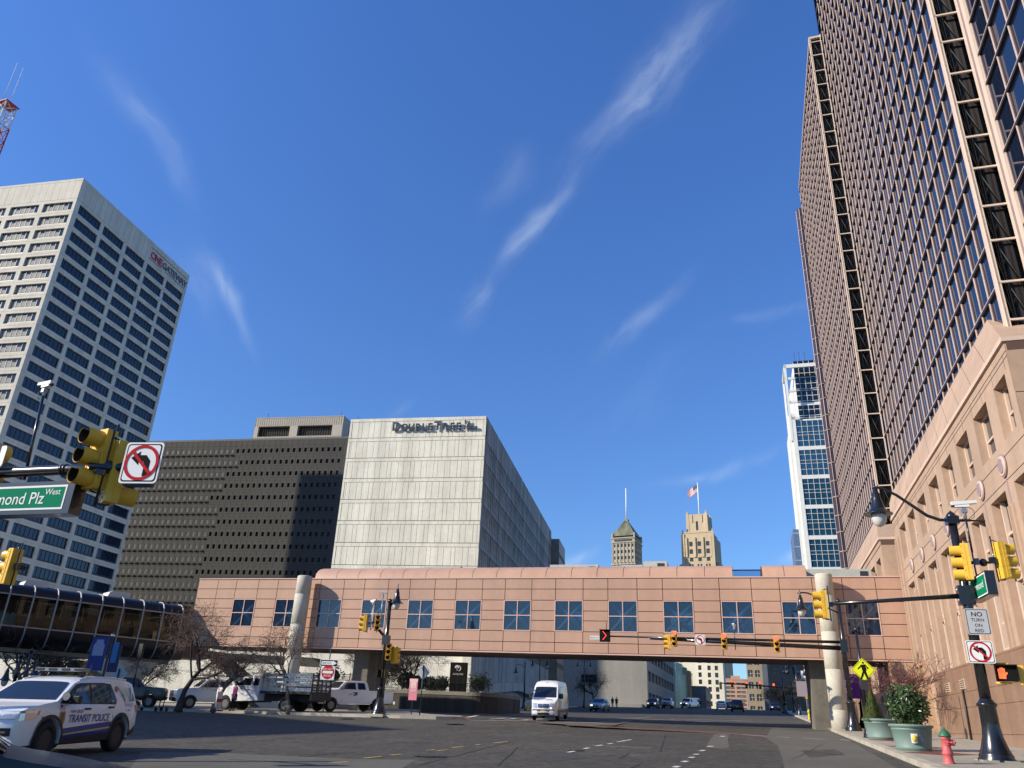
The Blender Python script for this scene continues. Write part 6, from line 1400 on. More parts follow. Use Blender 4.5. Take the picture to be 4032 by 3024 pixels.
b.add([(3.56+.0,.115*cos(2*pi*i/20),.98+.115*sin(2*pi*i/20)) for i in range(20)]+[(3.56,.095*cos(2*pi*i/20),.98+.095*sin(2*pi*i/20)) for i in range(20)], [(i,(i+1)%20,20+(i+1)%20,20+i) for i in range(20)]); b.build('emblem', CHRM, VN.t)
VN.patch(.58,.95,.84,1.14,'headlight',LAMPG,both=True,off=.02); VN.patch(-1,1,.33,.74,'bumper',mat('grey_bumper',(.10,.10,.105),.6),off=.02); VN.patch(-.55,.55,.42,.52,'bumper_intake',PLAS,off=.035); VN.patch(-.20,.20,.53,.66,'number_plate',PLATE,off=.05); VN.patch(.62,.76,.80,.86,'lamp_lit',LON,both=False,off=.04)
for sg in (1,-1): VN.sidepoly([[(2.9,.70),(-3.4,.70),(-3.4,.52),(2.9,.52)]], mat('grey_moulding',(.16,.16,.165),.6), sg, .012, 'side_moulding'); VN.sidepoly([[(3.3,1.2),(2.85,1.25),(2.95,.95),(3.36,.86)]], LAMPG, sg, .012, 'headlight')
VN.mirrors(2.05,1.45,PLAS,.28); VN.mirrors(2.05,1.62,PLAS,.28); VN.seam([(1.25,2.2),(1.25,.5)]); VN.seam([(-.2,2.3),(-.2,.5)]); VN.seam([(1.25,2.32),(-3.3,2.3)]); VN.handle(1.42,1.2)
b = MB(); b.box(3.0,3.03,-.75,-.35,1.375,1.40); b.box(3.0,3.03,.15,.6,1.375,1.40); b.build('bonnet_vent', PLAS, VN.t)
b = MB(); b.box(1.55,1.58,-.06,.06,2.5,2.58); b.build('roof_lamp', PLAS, VN.t)
# ---- pickups
def pickup(label, P, az, scale=1.0, body=CARW, ext=True, name='pickup_truck', group=None, bed=True):
    pf = [(2.95,.50),(3.02,.62),(3.02,1.16),(2.95,1.28),(2.75,1.33),(1.55,1.40),(1.42,1.43),(.86,1.92),(.62,1.98),(-.72,1.98),(-.92,1.92),(-1.0,1.46),(-1.02,1.36),(-3.05,1.36),(-3.1,1.3),(-3.1,.62),(-3.05,.55)]
    C_ = Car(name, label, 'pickup truck', P, az, pf, 1.0, [1.88,-1.75], .42, .27, body, [(-3.1,.97),(1.5,1.0),(2.6,.98),(3.02,.93)], [(.4,.98),(.7,1.0),(1.3,.985),(1.45,.95),(1.98,.76)], group=group, scale=scale, crown=.04)
    C_.across((1.40,1.46),(.88,1.90), .88, k2=.84); C_.pane([(1.2,1.44),(.72,1.85),(.05,1.88),(.05,1.42)]); C_.pane([(-.12,1.42),(-.12,1.88),(-.68,1.86),(-.74,1.42)] if ext else [(-.12,1.42),(-.12,1.88),(-.80,1.88),(-.90,1.42)]); C_.across((-.94,1.85),(-.99,1.5), .8, 'rear_window')
    C_.patch(-.62,.62,.78,1.20,'grille',mat('grey_grille',(.16,.165,.175),.4,.4),off=.02)
    for z in (.88,.98,1.08): C_.patch(-.6,.6,z,z+.03,'grille_bar',CHRM,off=.04)
    C_.patch(.66,.98,.80,1.20,'headlight',LAMPG,both=True,off=.02); C_.patch(-1,1,.5,.74,'bumper',PLAS,off=.05); C_.patch(.3,.52,.55,.70,'number_plate',PLATE,off=.07)
    C_.box('step_bar', CHRM, -1.1, 1.3, .88, 1.0, .46, .52, both=True); C_.mirrors(1.08,1.42,PLAS,.3); C_.handle(.16,1.22); C_.seam([(.0,1.4),(.0,.55)]); C_.seam([(1.15,1.42),(1.15,.6)]); C_.seam([(-.98,1.4),(-.98,.55)])
    b = MB(); b.box(-2.98,-1.1,-.82,.82,1.25,1.30); b.box(-3.0,-1.1,.8,.83,1.3,1.365); b.build('bed_liner', PLAS, C_.t)
    C_.patch(.85,.99,.8,1.2,'taillight',TAIL,front=False,both=True); b = MB(); b.box(-3.25,-3.08,-.9,.9,.5,.68); b.build('rear_bumper', CHRM, C_.t)
    return C_
def road_at(px, py, D, h): P = far(px, py, D); P.z = g(P.x, P.y)+h; return P
def parked(px_front, py, D, az, fwd=1.88, lat=.86, h=.17):
    P = road_at(px_front, py, D, h); d = azv(az); l = Vector((-d.y, d.x, 0)); c = Vector((P.x,P.y,0))-d*fwd-l*lat; c.z = g(c.x,c.y)+h; return c
FT = pickup('white pickup truck with an amber beacon parked behind the do not enter sign', parked(1297, 2806, 57.0, 229), 229, 1.0)
b = MB(); b.tube([(.1,.25,1.97),(.1,.25,2.10)], .06, 10); b.build('beacon', AMBL, FT.t)
b = MB()
for y in (-.35,-.17,0,.17,.35): b.box(.55,.65,y-.05,y+.05,1.97,2.0)
b.build('roof_marker_lamps', AMBL, FT.t)
FT.sidepoly([[(.62,1.14),(.34,1.14),(.34,1.10),(.62,1.10)],[(.60,1.08),(.40,1.08),(.40,1.06),(.60,1.06)]], mat('decal_blue_grey', (.2,.28,.4), .5), 1, .012, 'door_decal'); FT.sidepoly([[(.30,1.14),(.20,1.14),(.05,1.0),(.20,1.0)]], mat('decal_maroon', (.3,.06,.1), .5), 1, .012, 'door_decal')
FT.box('door_hinge_trim', PLAS, -.05, .12, 1.0, 1.012, 1.05, 1.25)
SVC = pickup('white service pickup with tool boxes and a ladder rack behind a bare tree', parked(735, 2796, 60.0, 236), 236, .95, mat('car_white_dim', (.62,.64,.66), .35, coat=.4))
b = MB(); b.box(-3.1,-1.1,-1.0,-.72,1.36,1.62); b.box(-3.1,-1.1,.72,1.0,1.36,1.62); b.build('tool_box', MATS['car_white_dim'], SVC.t)
b = MB()
for x in (-2.9,-1.2,.4): b.tube([(x,-.85,1.5 if x < 0 else 1.95),(x,-.85,2.2),(x,.85,2.2),(x,.85,1.5 if x < 0 else 1.95)], .03, 5)
for y in (-.85,-.3,.3,.85): b.tube([(-3.1,y,2.23),(1.2,y,2.23)], .03, 5)
b.build('ladder_rack', PLAS, SVC.t)
DPK = pickup('black pickup truck in the shade under the black footbridge', parked(585, 2788, 61.0, 72, 1.88, -.86), 72, .95, mat('car_black', (.012,.012,.014), .25, coat=.6))
# ---- stake bed truck
c = parked(885, 2797, 58.0, 292, 2.1, .86)
pf = [(3.0,.55),(3.08,.66),(3.08,1.2),(2.95,1.36),(1.7,1.5),(1.55,1.54),(1.0,2.05),(.75,2.12),(-.35,2.12),(-.5,2.05),(-.55,1.3),(-.58,.85),(-.58,.62)]
STK = Car('stake_truck', 'white stake bed truck with shiny metal side racks parked between the bare trees', 'truck', c, 292, pf, 1.0, [2.1], .42, .26, CARW, [(-1,1.0),(1.7,1.0),(2.7,.98),(3.08,.93)], [(.4,.98),(.7,1.0),(1.35,.985),(1.5,.95),(2.12,.78)], crown=.04)
STK.across((1.52,1.57),(1.03,2.02), .88, k2=.84); STK.pane([(1.3,1.54),(.85,1.98),(.25,2.0),(.25,1.52)]); STK.pane([(.05,1.52),(.05,2.0),(-.4,1.98),(-.45,1.52)]); STK.patch(-.62,.62,.82,1.22,'grille',MATS['grey_grille']); STK.patch(.66,.98,.85,1.22,'headlight',LAMPG,both=True); STK.patch(-1,1,.55,.78,'bumper',PLAS,off=.05); STK.mirrors(1.2,1.5,PLAS,.3); STK.handle(.3,1.28)
FOIL = mat('diamond_plate', (.62,.63,.65), .22, .9, var=.3, scale=5, bump=.8, bscale=14)
b = MB(); b.box(-4.6,-.7,-1.15,1.15,1.05,1.2,1); b.box(-4.6,-.6,-.45,.45,.6,1.05,1); b.box(-4.65,-4.55,-1.1,1.1,.7,1.05,1); b.build('flatbed', [FOIL, PLAS], STK.t)
for sg in (1,-1):
    b = MB()
    for z in (1.22,1.52,1.80,2.07): b.box(-4.6,-.75,sg*1.12-.015,sg*1.12+.015,z,z+.2,0)
    for x in (-4.5,-3.6,-2.7,-1.8,-.85): b.box(x-.03,x+.03,sg*1.09-.02,sg*1.09+.02,1.2,2.3,1)
    b.build('stake_rack', [FOIL, PLAS], STK.t)
b = MB()
for z in (1.25,1.55,1.85,2.15): b.box(-4.62,-4.58,-1.1,1.1,z,z+.07,1)
for y in (-1.05,-.5,0,.5,1.05): b.box(-4.64,-4.58,y-.03,y+.03,1.2,2.3,1)
for z in (1.3,1.62): b.box(-4.60,-4.57,-.9,-.2,z,z+.15,0)
b.build('tail_rack', [FOIL, PLAS], STK.t)
t_, m_ = wheel_mesh(.42, .26)
for y, rz in ((.92,0),(.62,0),(-.92,pi),(-.62,pi)): w = link('wheel', t_, STK.t, loc=(-2.6,y,.42), rot=(0,0,rz)); link('rim', m_, w)
b = MB(); b.tube([(-.4,.3,2.1),(-.4,.3,2.25)], .06, 8); b.build('beacon', AMBL, STK.t)
# ---- ordinary cars further up the street
def sedan(label, P, az, body, rear=False, lit=False, scale=1.0, name='car', cat='car'):
    pf = [(2.25,.28),(2.32,.42),(2.30,.68),(2.2,.78),(1.2,.95),(1.02,.99),(.30,1.40),(.02,1.46),(-.7,1.46),(-1.1,1.40),(-1.75,1.08),(-2.2,1.05),(-2.3,.98),(-2.32,.5),(-2.25,.3)]
    C_ = Car(name, label, cat, P, az, pf, .91, [1.38,-1.36], .33, .21, body, [(-2.3,.86),(-1.8,.97),(0,1),(1.4,.98),(2.0,.92),(2.32,.78)], [(.25,.95),(.5,1.0),(.9,.97),(1.0,.94),(1.46,.72)], scale=scale)
    C_.across((1.0,1.01),(.32,1.385), .9, k2=.84); C_.across((-1.12,1.385),(-1.7,1.10), .86, 'rear_window'); C_.pane([(.85,.99),(.22,1.34),(-.25,1.39),(-.25,.98)]); C_.pane([(-.33,.98),(-.33,1.39),(-.85,1.38),(-1.45,1.05),(-1.40,1.0)])
    C_.patch(-.42,.42,.5,.72,'grille',PLAS); C_.patch(.48,.94,.62,.76,'headlight',LAMPG,both=False); C_.patch(-.94,-.48,.62,.76,'headlight',LON if lit else LAMPG); C_.patch(-.7,.7,.30,.42,'bumper_intake',PLAS); C_.patch(-.18,.18,.42,.50,'number_plate',PLATE,off=.04); C_.patch(.5,.95,.80,.96,'taillight',TAIL,front=False,both=True); C_.patch(-.18,.18,.72,.82,'number_plate',PLATE,front=False); C_.mirrors(.7,1.0,PLAS,.16)
    return C_
def suv(label, P, az, body, lit=False, scale=1.0):
    pf = [(2.2,.32),(2.28,.45),(2.27,.85),(2.1,1.0),(1.2,1.08),(1.05,1.12),(.45,1.58),(.1,1.68),(-1.5,1.68),(-1.85,1.62),(-2.2,1.1),(-2.26,.9),(-2.25,.4)]
    C_ = Car('suv', label, 'car', P, az, pf, .93, [1.35,-1.35], .36, .23, body, [(-2.3,.9),(-1.8,.98),(0,1),(1.4,.98),(2.28,.82)], [(.3,.96),(.55,1.0),(1.0,.98),(1.12,.95),(1.68,.76)], scale=scale)
    C_.across((1.03,1.14),(.47,1.57), .9, k2=.84); C_.across((-1.87,1.58),(-2.16,1.15), .84, 'rear_window'); C_.pane([(.9,1.12),(.38,1.52),(-.2,1.58),(-.2,1.1)]); C_.pane([(-.28,1.1),(-.28,1.58),(-1.6,1.56),(-1.9,1.14)])
    C_.patch(-.5,.5,.55,.85,'grille',PLAS); C_.patch(.55,.95,.75,.92,'headlight',LON if lit else LAMPG,both=True); C_.patch(-.8,.8,.34,.48,'bumper_intake',PLAS); C_.patch(.6,.97,.9,1.1,'taillight',TAIL,front=False,both=True); C_.patch(-.2,.2,.62,.74,'number_plate',PLATE,front=False); C_.mirrors(.75,1.1,PLAS,.18)
    return C_
def on(px, py): P = at(px, py); return P
P = on(2362, 2801); sedan('silver grey sedan with one headlight glowing, behind the white van', P, 200, mat('car_silver', (.30,.32,.34), .25, .5, coat=.5), lit=True, scale=1.08)
P = on(2572, 2790); suv('dark blue car with both headlights on in the shaded street', P, 197, mat('car_navy', (.05,.065,.10), .25, coat=.5), True, 1.12)
P = on(2630, 2789); pickup('pale pickup coming down the shaded street next to the dark blue car', P, 197, 1.0, mat('car_pale', (.45,.48,.5), .3, coat=.4))
P = on(2718, 2789); 
prof = [(2.55,.35),(2.66,.5),(2.64,.95),(2.5,1.1),(1.75,1.22),(1.15,1.85),(.85,1.98),(-2.4,2.0),(-2.6,1.9),(-2.7,1.0),(-2.68,.45)]
V2 = Car('delivery_van', 'plain white van with a black front turning in the shaded street', 'van', P, 222, prof, .98, [1.75,-1.7], .37, .24, CARW, [(-2.7,.96),(1.7,1.0),(2.64,.85)], [(.3,.97),(.6,1),(1.1,.98),(2.0,.84)], scale=1.05)
V2.across((1.72,1.25),(1.18,1.83), .9, k2=.86); V2.pane([(1.5,1.22),(1.05,1.76),(.55,1.80),(.55,1.2)]); V2.pane([(-1.5,1.25),(-1.5,1.8),(-2.4,1.78),(-2.4,1.25)]); V2.patch(-.95,.95,.5,1.0,'grille',PLAS,off=.03); V2.patch(.6,.95,.85,1.0,'headlight',LON,both=True,off=.05)
P = on(2842, 2794); sedan('white car seen from behind waiting at the far red lights', P, 17, mat('car_white_far', (.6,.6,.6), .3, coat=.4), scale=1.1)
P = on(2905, 2802); suv('black suv seen from behind in the middle of the far street', P, 17, MATS['car_black'], scale=1.12)
P = on(2877, 2793); sedan('dark green car between the white car and the black suv', P, 17, mat('car_green', (.02,.06,.045), .25, coat=.5), scale=1.05)
P = on(3052, 2800); sedan('dark car with a lit lamp at the far right kerb', P, 197, MATS['car_black'], lit=True)
# ---- dark car whose bonnet cuts the bottom left corner
P = Vector((-5.3, 7.4, 0)); P.z = g(P.x, P.y)
NC = sedan('black car cut by the bottom left corner with only its bonnet and mirror in view', P, 62, mat('car_black_gloss', (.006,.007,.009), .3, coat=.2), scale=1.0)
# ---- yellow excavator behind the police car
P = road_at(205, 2700, 75, .2); EX = thing('excavator', 'yellow excavator arm raised behind the police car', 'excavator', tuple(P), 100)
EXY = mat('excavator_yellow', (.62,.40,.03), .5, var=.1, scale=1); s = lambda px, py: (onwall(px, py, (P.x,P.y), 100)[0], onwall(px, py, (P.x,P.y), 100)[1]-P.z)
pts = [s(285,2670), s(250,2625), s(218,2600), s(205,2600)]
b = MB()
b.prism([(*s(292,2668)[:1],-.2,s(292,2668)[1]),(s(222,2598)[0],-.2,s(222,2598)[1]),(s(205,2596)[0],-.2,s(205,2596)[1]),(s(262,2668)[0],-.2,s(262,2668)[1])], (0,.45,0), 0); b.build('boom', EXY, EX)
b = MB(); b.prism([(s(218,2598)[0],-.25,s(218,2598)[1]),(s(204,2592)[0],-.25,s(204,2592)[1]),(s(198,2640)[0],-.25,s(198,2640)[1]),(s(214,2642)[0],-.25,s(214,2642)[1])], (0,.5,0), 0); b.build('stick', EXY, EX)
q = s(290, 2690); b = MB(); b.box(q[0]-1.2,q[0]+2.0,-1.2,1.2,1.0,2.3); b.build('house', EXY, EX); b = MB(); b.box(q[0]-1.4,q[0]+1.6,-1.4,-.8,.0,.8); b.box(q[0]-1.4,q[0]+1.6,.8,1.4,.0,.8); b.box(q[0]-.6,q[0]+.6,-.8,.8,.4,1.0); b.build('tracks', PLAS, EX); b = MB(); b.box(q[0]-1.1,q[0]+.2,.2,1.15,2.3,3.2); b.build('cab', CGL, EX)
# ================================================================ trees, shrubs, planters, terrace
BARK = mat('grey_bark', (.13,.105,.085), .9, var=.25, scale=3); TWIG = mat('brown_twigs', (.14,.095,.075), .9, var=.2, scale=2); DBARK = mat('dark_bark', (.035,.03,.027), .9); LEAFB = mat('dry_leaves', (.17,.085,.06), .9)
def bare_tree(P, label, h=7.0, spread=1.0, seed=1, trunk=.16, th=.32, levels=5, bark=BARK, twig=TWIG, droop=0.0, group='bare street trees', lean=(0,0), dens=1.0, leaves=0, leafm=None):
    rs = random.Random(seed); t = thing('bare_tree', label, 'tree', tuple(P), 90, group); tb = MB(); cb = MB(); lb = MB()
    def grow(p, d, L, r, lv):
        n = 4 if lv < 3 else 3; pts = [p]; q = Vector(p); dd = Vector(d)
        for i in range(n):
            dd = (dd+Vector((rs.gauss(0,.17),rs.gauss(0,.17),rs.gauss(0,.10)+(.08 if lv < 3 else -droop)))).normalized(); q = q+dd*L/n; pts.append(q)
        rr = [max(.008, r*(1-.40*i/n)) for i in range(n+1)]
        (tb if lv <= 1 else cb).tube(pts, rr, 7 if lv <= 1 else (4 if lv < 4 else 3), 0, caps=False)
        if lv >= levels:
            for _ in range(leaves):
                c = pts[rs.randint(1, n)]+Vector((rs.gauss(0,.06),rs.gauss(0,.06),rs.gauss(0,.06))); a = Vector((rs.gauss(0,1),rs.gauss(0,1),rs.gauss(0,1))).normalized()*.05; e = a.orthogonal().normalized()*.035; lb.quad(c-a,c+e,c+a,c-e)
            return
        k = {0: 6, 1: 6, 2: 5, 3: 4, 4: 4, 5: 3}[lv]; k = max(2, round(k*dens))
        for j in range(k):
            u = rs.uniform(.35, 1.0) if lv else rs.uniform(.75, 1.0); s = pts[min(n, int(u*n+.5))]; ax = dd.orthogonal().normalized(); ax.rotate(Matrix.Rotation(rs.uniform(0, 2*pi), 3, dd)); ang = radians(rs.uniform(28, 62) if lv else rs.uniform(25, 58))
            nd = (dd*cos(ang)+ax*sin(ang)*spread).normalized(); grow(s, nd, L*rs.uniform(.55, .82) if lv else h*(1-th)*rs.uniform(.38,.55), rr[-1]*rs.uniform(.6,.85), lv+1)
    grow(Vector((0,0,-.1)), Vector((lean[0],lean[1],1)).normalized(), h*th+.1, trunk, 0)
    tb.lathe([(trunk*1.7,-.1),(trunk*1.25,.12),(trunk,.4)], 8, (0,0,0)); tb.build('trunk', bark, t); cb.build('crown', twig, t)
    if leaves: lb.build('leaves', leafm or LEAFB, t)
    return t
bare_tree(road_at(703, 2792, 56, .17), 'bare tree with a leaning dark trunk in front of the end of the black footbridge', 7.4, 1.1, 3, .19, .34, 5, DBARK, TWIG, .04, lean=(-.03,0), dens=.88)
bare_tree(road_at(838, 2797, 55.5, .17), 'bare tree with a pale trunk in front of the white service pickup', 4.9, 1.15, 8, .13, .40, 5, BARK, TWIG, .0, dens=.80)
bare_tree(road_at(1137, 2805, 54.5, .17), 'bare tree leaning across the left concrete column behind the stake truck rack', 6.3, 1.1, 12, .14, .43, 5, BARK, TWIG, .02, lean=(.03,0), dens=.80)
bare_tree(road_at(60, 2770, 66, 0), 'bare tree at the left edge under the black footbridge', 6.8, 1.2, 15, .2, .3, 4, BARK, BARK)
bare_tree(road_at(255, 2770, 72, 0), 'bare tree behind the police car roof', 6.6, 1.2, 17, .18, .3, 4, BARK, BARK)
bare_tree(road_at(545, 2775, 70, 0), 'bare forked tree between the banner pole and the pale pier', 6.4, 1.1, 19, .14, .25, 5, BARK, BARK)
bare_tree(road_at(130, 2770, 70, 0), 'bare dark tree beside the lamp posts at the left edge', 6.2, 1.2, 23, .16, .3, 4, DBARK, DBARK)
# ---- hotel terrace: retaining wall, fence, clipped bushes, sign slab
TX = bpt(33.0, -9.5); TB = (onwall(1985, 2790, bpt(0, -11), BAZ))
def tp(px, py, off): s, z = onwall(px, py, bpt(0, off), BAZ); return s, z
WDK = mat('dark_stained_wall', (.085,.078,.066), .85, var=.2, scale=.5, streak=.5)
sR, _ = tp(1940, 2760, -13); sL = sR+22; zt = tp(1935, 2728, -13)[1]; o_ = bpt(0, -13)
TR = thing('terrace_wall', 'dark stained concrete retaining wall with a pale cap below the hotel', 'wall', (o_[0], o_[1], 0), BAZ)
b = MB(); n = 10
pts = [(sL, 0), (sR+2.2, 0)]+[(sR+2.2-2.2*sin(i*pi/2/n), -2.2+2.2*cos(i*pi/2/n)) for i in range(1, n+1)]+[(sR, -9)]
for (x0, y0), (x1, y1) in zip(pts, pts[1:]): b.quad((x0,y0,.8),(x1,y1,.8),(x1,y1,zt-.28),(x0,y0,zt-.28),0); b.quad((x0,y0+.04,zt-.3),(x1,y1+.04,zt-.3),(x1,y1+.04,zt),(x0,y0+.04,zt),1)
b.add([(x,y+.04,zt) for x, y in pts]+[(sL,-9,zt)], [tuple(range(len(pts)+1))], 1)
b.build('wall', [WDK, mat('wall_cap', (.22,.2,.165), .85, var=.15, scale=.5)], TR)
FN = thing('railing_fence', 'black bar railing along the top of the hotel terrace', 'fence', (o_[0], o_[1], zt), BAZ); zf = tp(1640, 2662, -13.6)[1]-zt
b = MB(); s = sL-.2
while s > sR+.6: b.box(s-.012, s+.012, -.72, -.70, 0, zf); s -= .13
b.box(sR+.5, sL, -.73, -.69, zf-.06, zf-.02); b.box(sR+.5, sL, -.73, -.69, .1, .14)
s = sL-.3
while s > sR+.5: b.box(s-.035, s+.035, -.75, -.67, 0, zf+.08); s -= 2.6
b.build('bars', BLACK, FN)
def bush(P, label, r, hgt, seed, m, n=500, ls=.09, group=None, name='shrub', flat=1.0, core=True):
    rs = random.Random(seed); t = thing(name, label, 'shrub', tuple(P), 90, group); b = MB()
    for _ in range(n):
        d = Vector((rs.gauss(0,1),rs.gauss(0,1),rs.gauss(0,1))).normalized(); k = rs.uniform(.62,1.08)*(1+.12*sin(d.x*5+seed)*cos(d.y*6)); c = Vector((d.x*r*k, d.y*r*k, hgt/2+d.z*hgt/2*k*flat))
        a = (d+Vector((rs.gauss(0,.8),rs.gauss(0,.8),rs.gauss(0,.8)))).normalized(); u = a.orthogonal().normalized(); u.rotate(Matrix.Rotation(rs.uniform(0,6.28),3,a)); v = a.cross(u); q = ls*rs.uniform(.6,1.3)
        b.add([c-u*q, c-v*q*.45+a*q*.1, c+u*q, c+v*q*.45+a*q*.1], [(0,1,2,3)], rs.choice((0,0,1)))
    if core: b.ball((0,0,hgt/2), 1.0, 8, 2, None, (r*.72, r*.72, hgt*.38))
    b.build('foliage', m, t); return t
DKL = [mat('leaf_dark', (.018,.032,.014), .6), mat('leaf_dark_b', (.03,.045,.02), .5), mat('leaf_core', (.008,.012,.007), .9)]
for i, (px, w, lab) in enumerate([(1700,.75,'clipped dark bush on the terrace left of the black sign slab'),(1738,.85,'larger round dark bush touching the black sign slab'),(1888,1.1,'wide dark bush right of the black sign slab'),(1600,1.2,'low dark hedge clump behind the pink banner'),(1650,1.0,'low dark bush behind the diamond sign'),(1290,1.4,'dark bush on the terrace behind the do not enter sign'),(1470,1.2,'low dark bush above the cab of the white pickup')]):
    s, z = tp(px, 2700, -14.6); p = bpt(s, -14.6); bush((p[0], p[1], zt-.05), lab, w, 1.25*w+.3, i+3, DKL, 420, .12, 'bushes on the hotel terrace')
s, z = tp(1800, 2706, -14.2); p = bpt(s, -14.2); z1 = tp(1800, 2607, -14.2)[1]; w = abs(tp(1770,2650,-14.2)[0]-tp(1834,2650,-14.2)[0])
t = thing('sign_slab', 'tall black sign slab with a white tree emblem on the hotel terrace', 'sign', (p[0], p[1], zt-.02), BAZ)
b = MB(); b.box(-w/2, w/2, -.35, 0, 0, z1-zt); b.build('slab', SBK, t)
b = MB(); zc = (z1-zt)*.80
for i in range(5): a = pi*(i/4); b.ball((.12+.13*cos(a), .01, zc+.08+.10*sin(a)), .085, 5, 0, None, (1,.1,1))
b.box(.10,.14,.0,.012,zc-.2,zc+.05)
vs = []
for i in range(15): a = -pi/2+pi*i/14; vs += [(-.02-.24*cos(a), .012, zc+.23*sin(a)), (-.0-.17*cos(a), .012, zc+.2*sin(a))]
b.add(vs, [(2*i,2*i+1,2*i+3,2*i+2) for i in range(14)])
text_mb('DOUBLETREE', .19, 0, 0, align='CENTER', sx=.85, T=up_xz(0,.012,zc-.55,1), mb=b); b.build('emblem', mat('emblem_grey', (.5,.5,.5), .5), t)
for px, py, lab, sd in [(1430, 2700, 'bare spreading tree on the terrace above the white pickup', 31), (1635, 2695, 'bare spreading tree on the terrace behind the diamond sign', 37)]:
    s, z = tp(px, py, -15.5); p = bpt(s, -15.5); bare_tree(Vector((p[0], p[1], zt-.1)), lab, 5.6, 1.45, sd, .17, .26, 5, DBARK, DBARK, .0, group='bare terrace trees', dens=.95)
# ---- planters and small trees on the right pavement
POT = mat('sage_green_pot', (.15,.225,.20), .55, var=.07, scale=3); SOIL = mat('potting_soil', (.04,.03,.022), .95)
LFA = [mat('laurel_leaf', (.035,.075,.022), .35), mat('laurel_leaf_light', (.075,.12,.035), .3), mat('laurel_core', (.012,.022,.010), .9)]
def planter(P, label, r=.62, h=.74):
    t = thing('planter_pot', label, 'planter', tuple(P), 90, 'green pavement planters'); b = MB()
    b.lathe([(r*.80,-.05),(r*.80,.05),(r*.83,.07),(r*.81,.09),(r*.93,h*.78),(r*.96,h*.80),(r*.92,h*.82),(r*.93,h*.86),(r*1.02,h*.90),(r*1.04,h*.96),(r*1.0,h),(r*.90,h),(r*.88,h*.9)], 36); b.build('pot', POT, t); b = MB(); b.lathe([(r*.89,h*.92),(.001,h*.93)], 24); b.build('soil', SOIL, t); return t
pF = at(3600, 2958, .15); pB = at(3480, 2912, .15)
for P in (pF, pB): d = Vector((P.x, P.y, 0)).normalized(); P += d*.5; P.z = g(P.x, P.y)+.15
k = hypot(pF.x, pF.y); rF = 148/2*k/3300/1.05; t = planter(pF, 'round green planter holding the big laurel bush, with a small sticker', rF, rF*1.18)
b = MB(); a0 = radians(246)
for i in range(4):
    a = a0+i*.075-.1; a2 = a+.075; rr = rF*.925; b.quad((rr*cos(a),rr*sin(a),rF*.34),(rr*cos(a2),rr*sin(a2),rF*.34),(rr*1.045*cos(a2),rr*1.045*sin(a2),rF*.76),(rr*1.045*cos(a),rr*1.045*sin(a),rF*.76),0)
b.build('sticker', mat('sticker_white', (.75,.75,.72), .5), t)
b = MB(); a = a0+.06; rr = rF*.975; b.ball((rr*cos(a),rr*sin(a),rF*.55), .075, 6, 0, None, (1,1,1.4)); b.build('sticker_mark', mat('sticker_yellow', (.7,.45,.02), .5), t)
L_ = bush(pF+Vector((0,0,rF*1.05)), 'big glossy laurel bush in the nearer green planter', .66, 1.32, 5, LFA, 2300, .07, None, 'laurel_bush'); b = MB()
for i in range(7): a = i*.9; b.tube([(.1*cos(a),.1*sin(a),-.15),(.3*cos(a),.3*sin(a),.5)], .02, 5)
b.build('stem', BARK, L_)
k = hypot(pB.x, pB.y); rB = 132/2*k/3300/1.05; planter(pB, 'round green planter holding the small cone shaped conifer', rB, rB*1.05)
rs = random.Random(9); t = thing('conifer', 'small yellow green cone shaped conifer in the further green planter', 'shrub', tuple(pB+Vector((-.35,-.1,rB*.95))), 90); b = MB(); k_ = 1.25
for _ in range(1500):
    zz = rs.random()**1.3; a = rs.uniform(0,6.28); r = .46*(1-zz)**.8*rs.uniform(.7,1.08); c = Vector((r*cos(a), r*sin(a), zz*k_)); u = Vector((cos(a)*.4,sin(a)*.4,1)).normalized()*.06; v = Vector((-sin(a),cos(a),0))*.022; b.quad(c-u-v,c-u+v,c+u*1.2+v*.2,c+u*1.2-v*.2, rs.choice((0,1)))
b.lathe([(.36,0),(.05,k_*.85)], 10, (0,0,0), 2); b.build('foliage', [mat('conifer_green', (.055,.085,.02), .7), mat('conifer_light', (.10,.125,.03), .7), mat('conifer_core', (.02,.03,.01), .9)], t)
for px, py, lab, sd in [(3285, 2838, 'green planter with a bush deep under the right end of the bridge', 41), (3253, 2832, 'dark planter beside the shaded lamp post under the bridge', 43)]:
    P = at(px, py, .15); planter(P, lab, .6, .8); bush(P+Vector((0,0,.75)), lab.replace('planter with a bush', 'bush in a planter').replace('dark planter', 'leafy shrub in a pot'), .6, 1.3, sd, LFA, 380, .11)
RLF = mat('red_maple_leaf', (.30,.06,.03), .7)
P = at(3575, 2905, .15); P += Vector((P.x,P.y,0)).normalized()*4.0; P.z = g(P.x,P.y)+.15
bare_tree(P, 'slender tree with sparse red leaves behind the laurel bush', 4.4, .8, 51, .06, .22, 4, DBARK, mat('maroon_twigs', (.10,.045,.045), .9), .0, None, dens=.8, leaves=1, leafm=RLF)
P = at(3494, 2900, .15); P += Vector((P.x,P.y,0)).normalized()*5.0; P.z = g(P.x,P.y)+.15
bare_tree(P, 'thin bare sapling beside the lobby doors behind the conifer', 3.9, .7, 57, .05, .4, 4, DBARK, MATS['maroon_twigs'], .0, None, dens=.8)
bare_tree(at(3215, 2836, .15), 'thin pale bare sapling next to the amber diamond sign', 4.2, .6, 61, .06, .45, 4, BARK, BARK, .0, None, dens=.8)
for px, D, lab, sd, hh in [(2340, 150, 'dark bare tree by the hotel corner behind the silver sedan', 71, 8), (3045, 230, 'dark bare tree in front of the dark brick building', 73, 9), (3080, 200, 'dark bare tree at the far right kerb', 75, 7)]:
    bare_tree(road_at(px, 2780, D, .1), lab, hh, 1.2, sd, .2, .3, 4, DBARK, DBARK, .0, 'far bare trees')
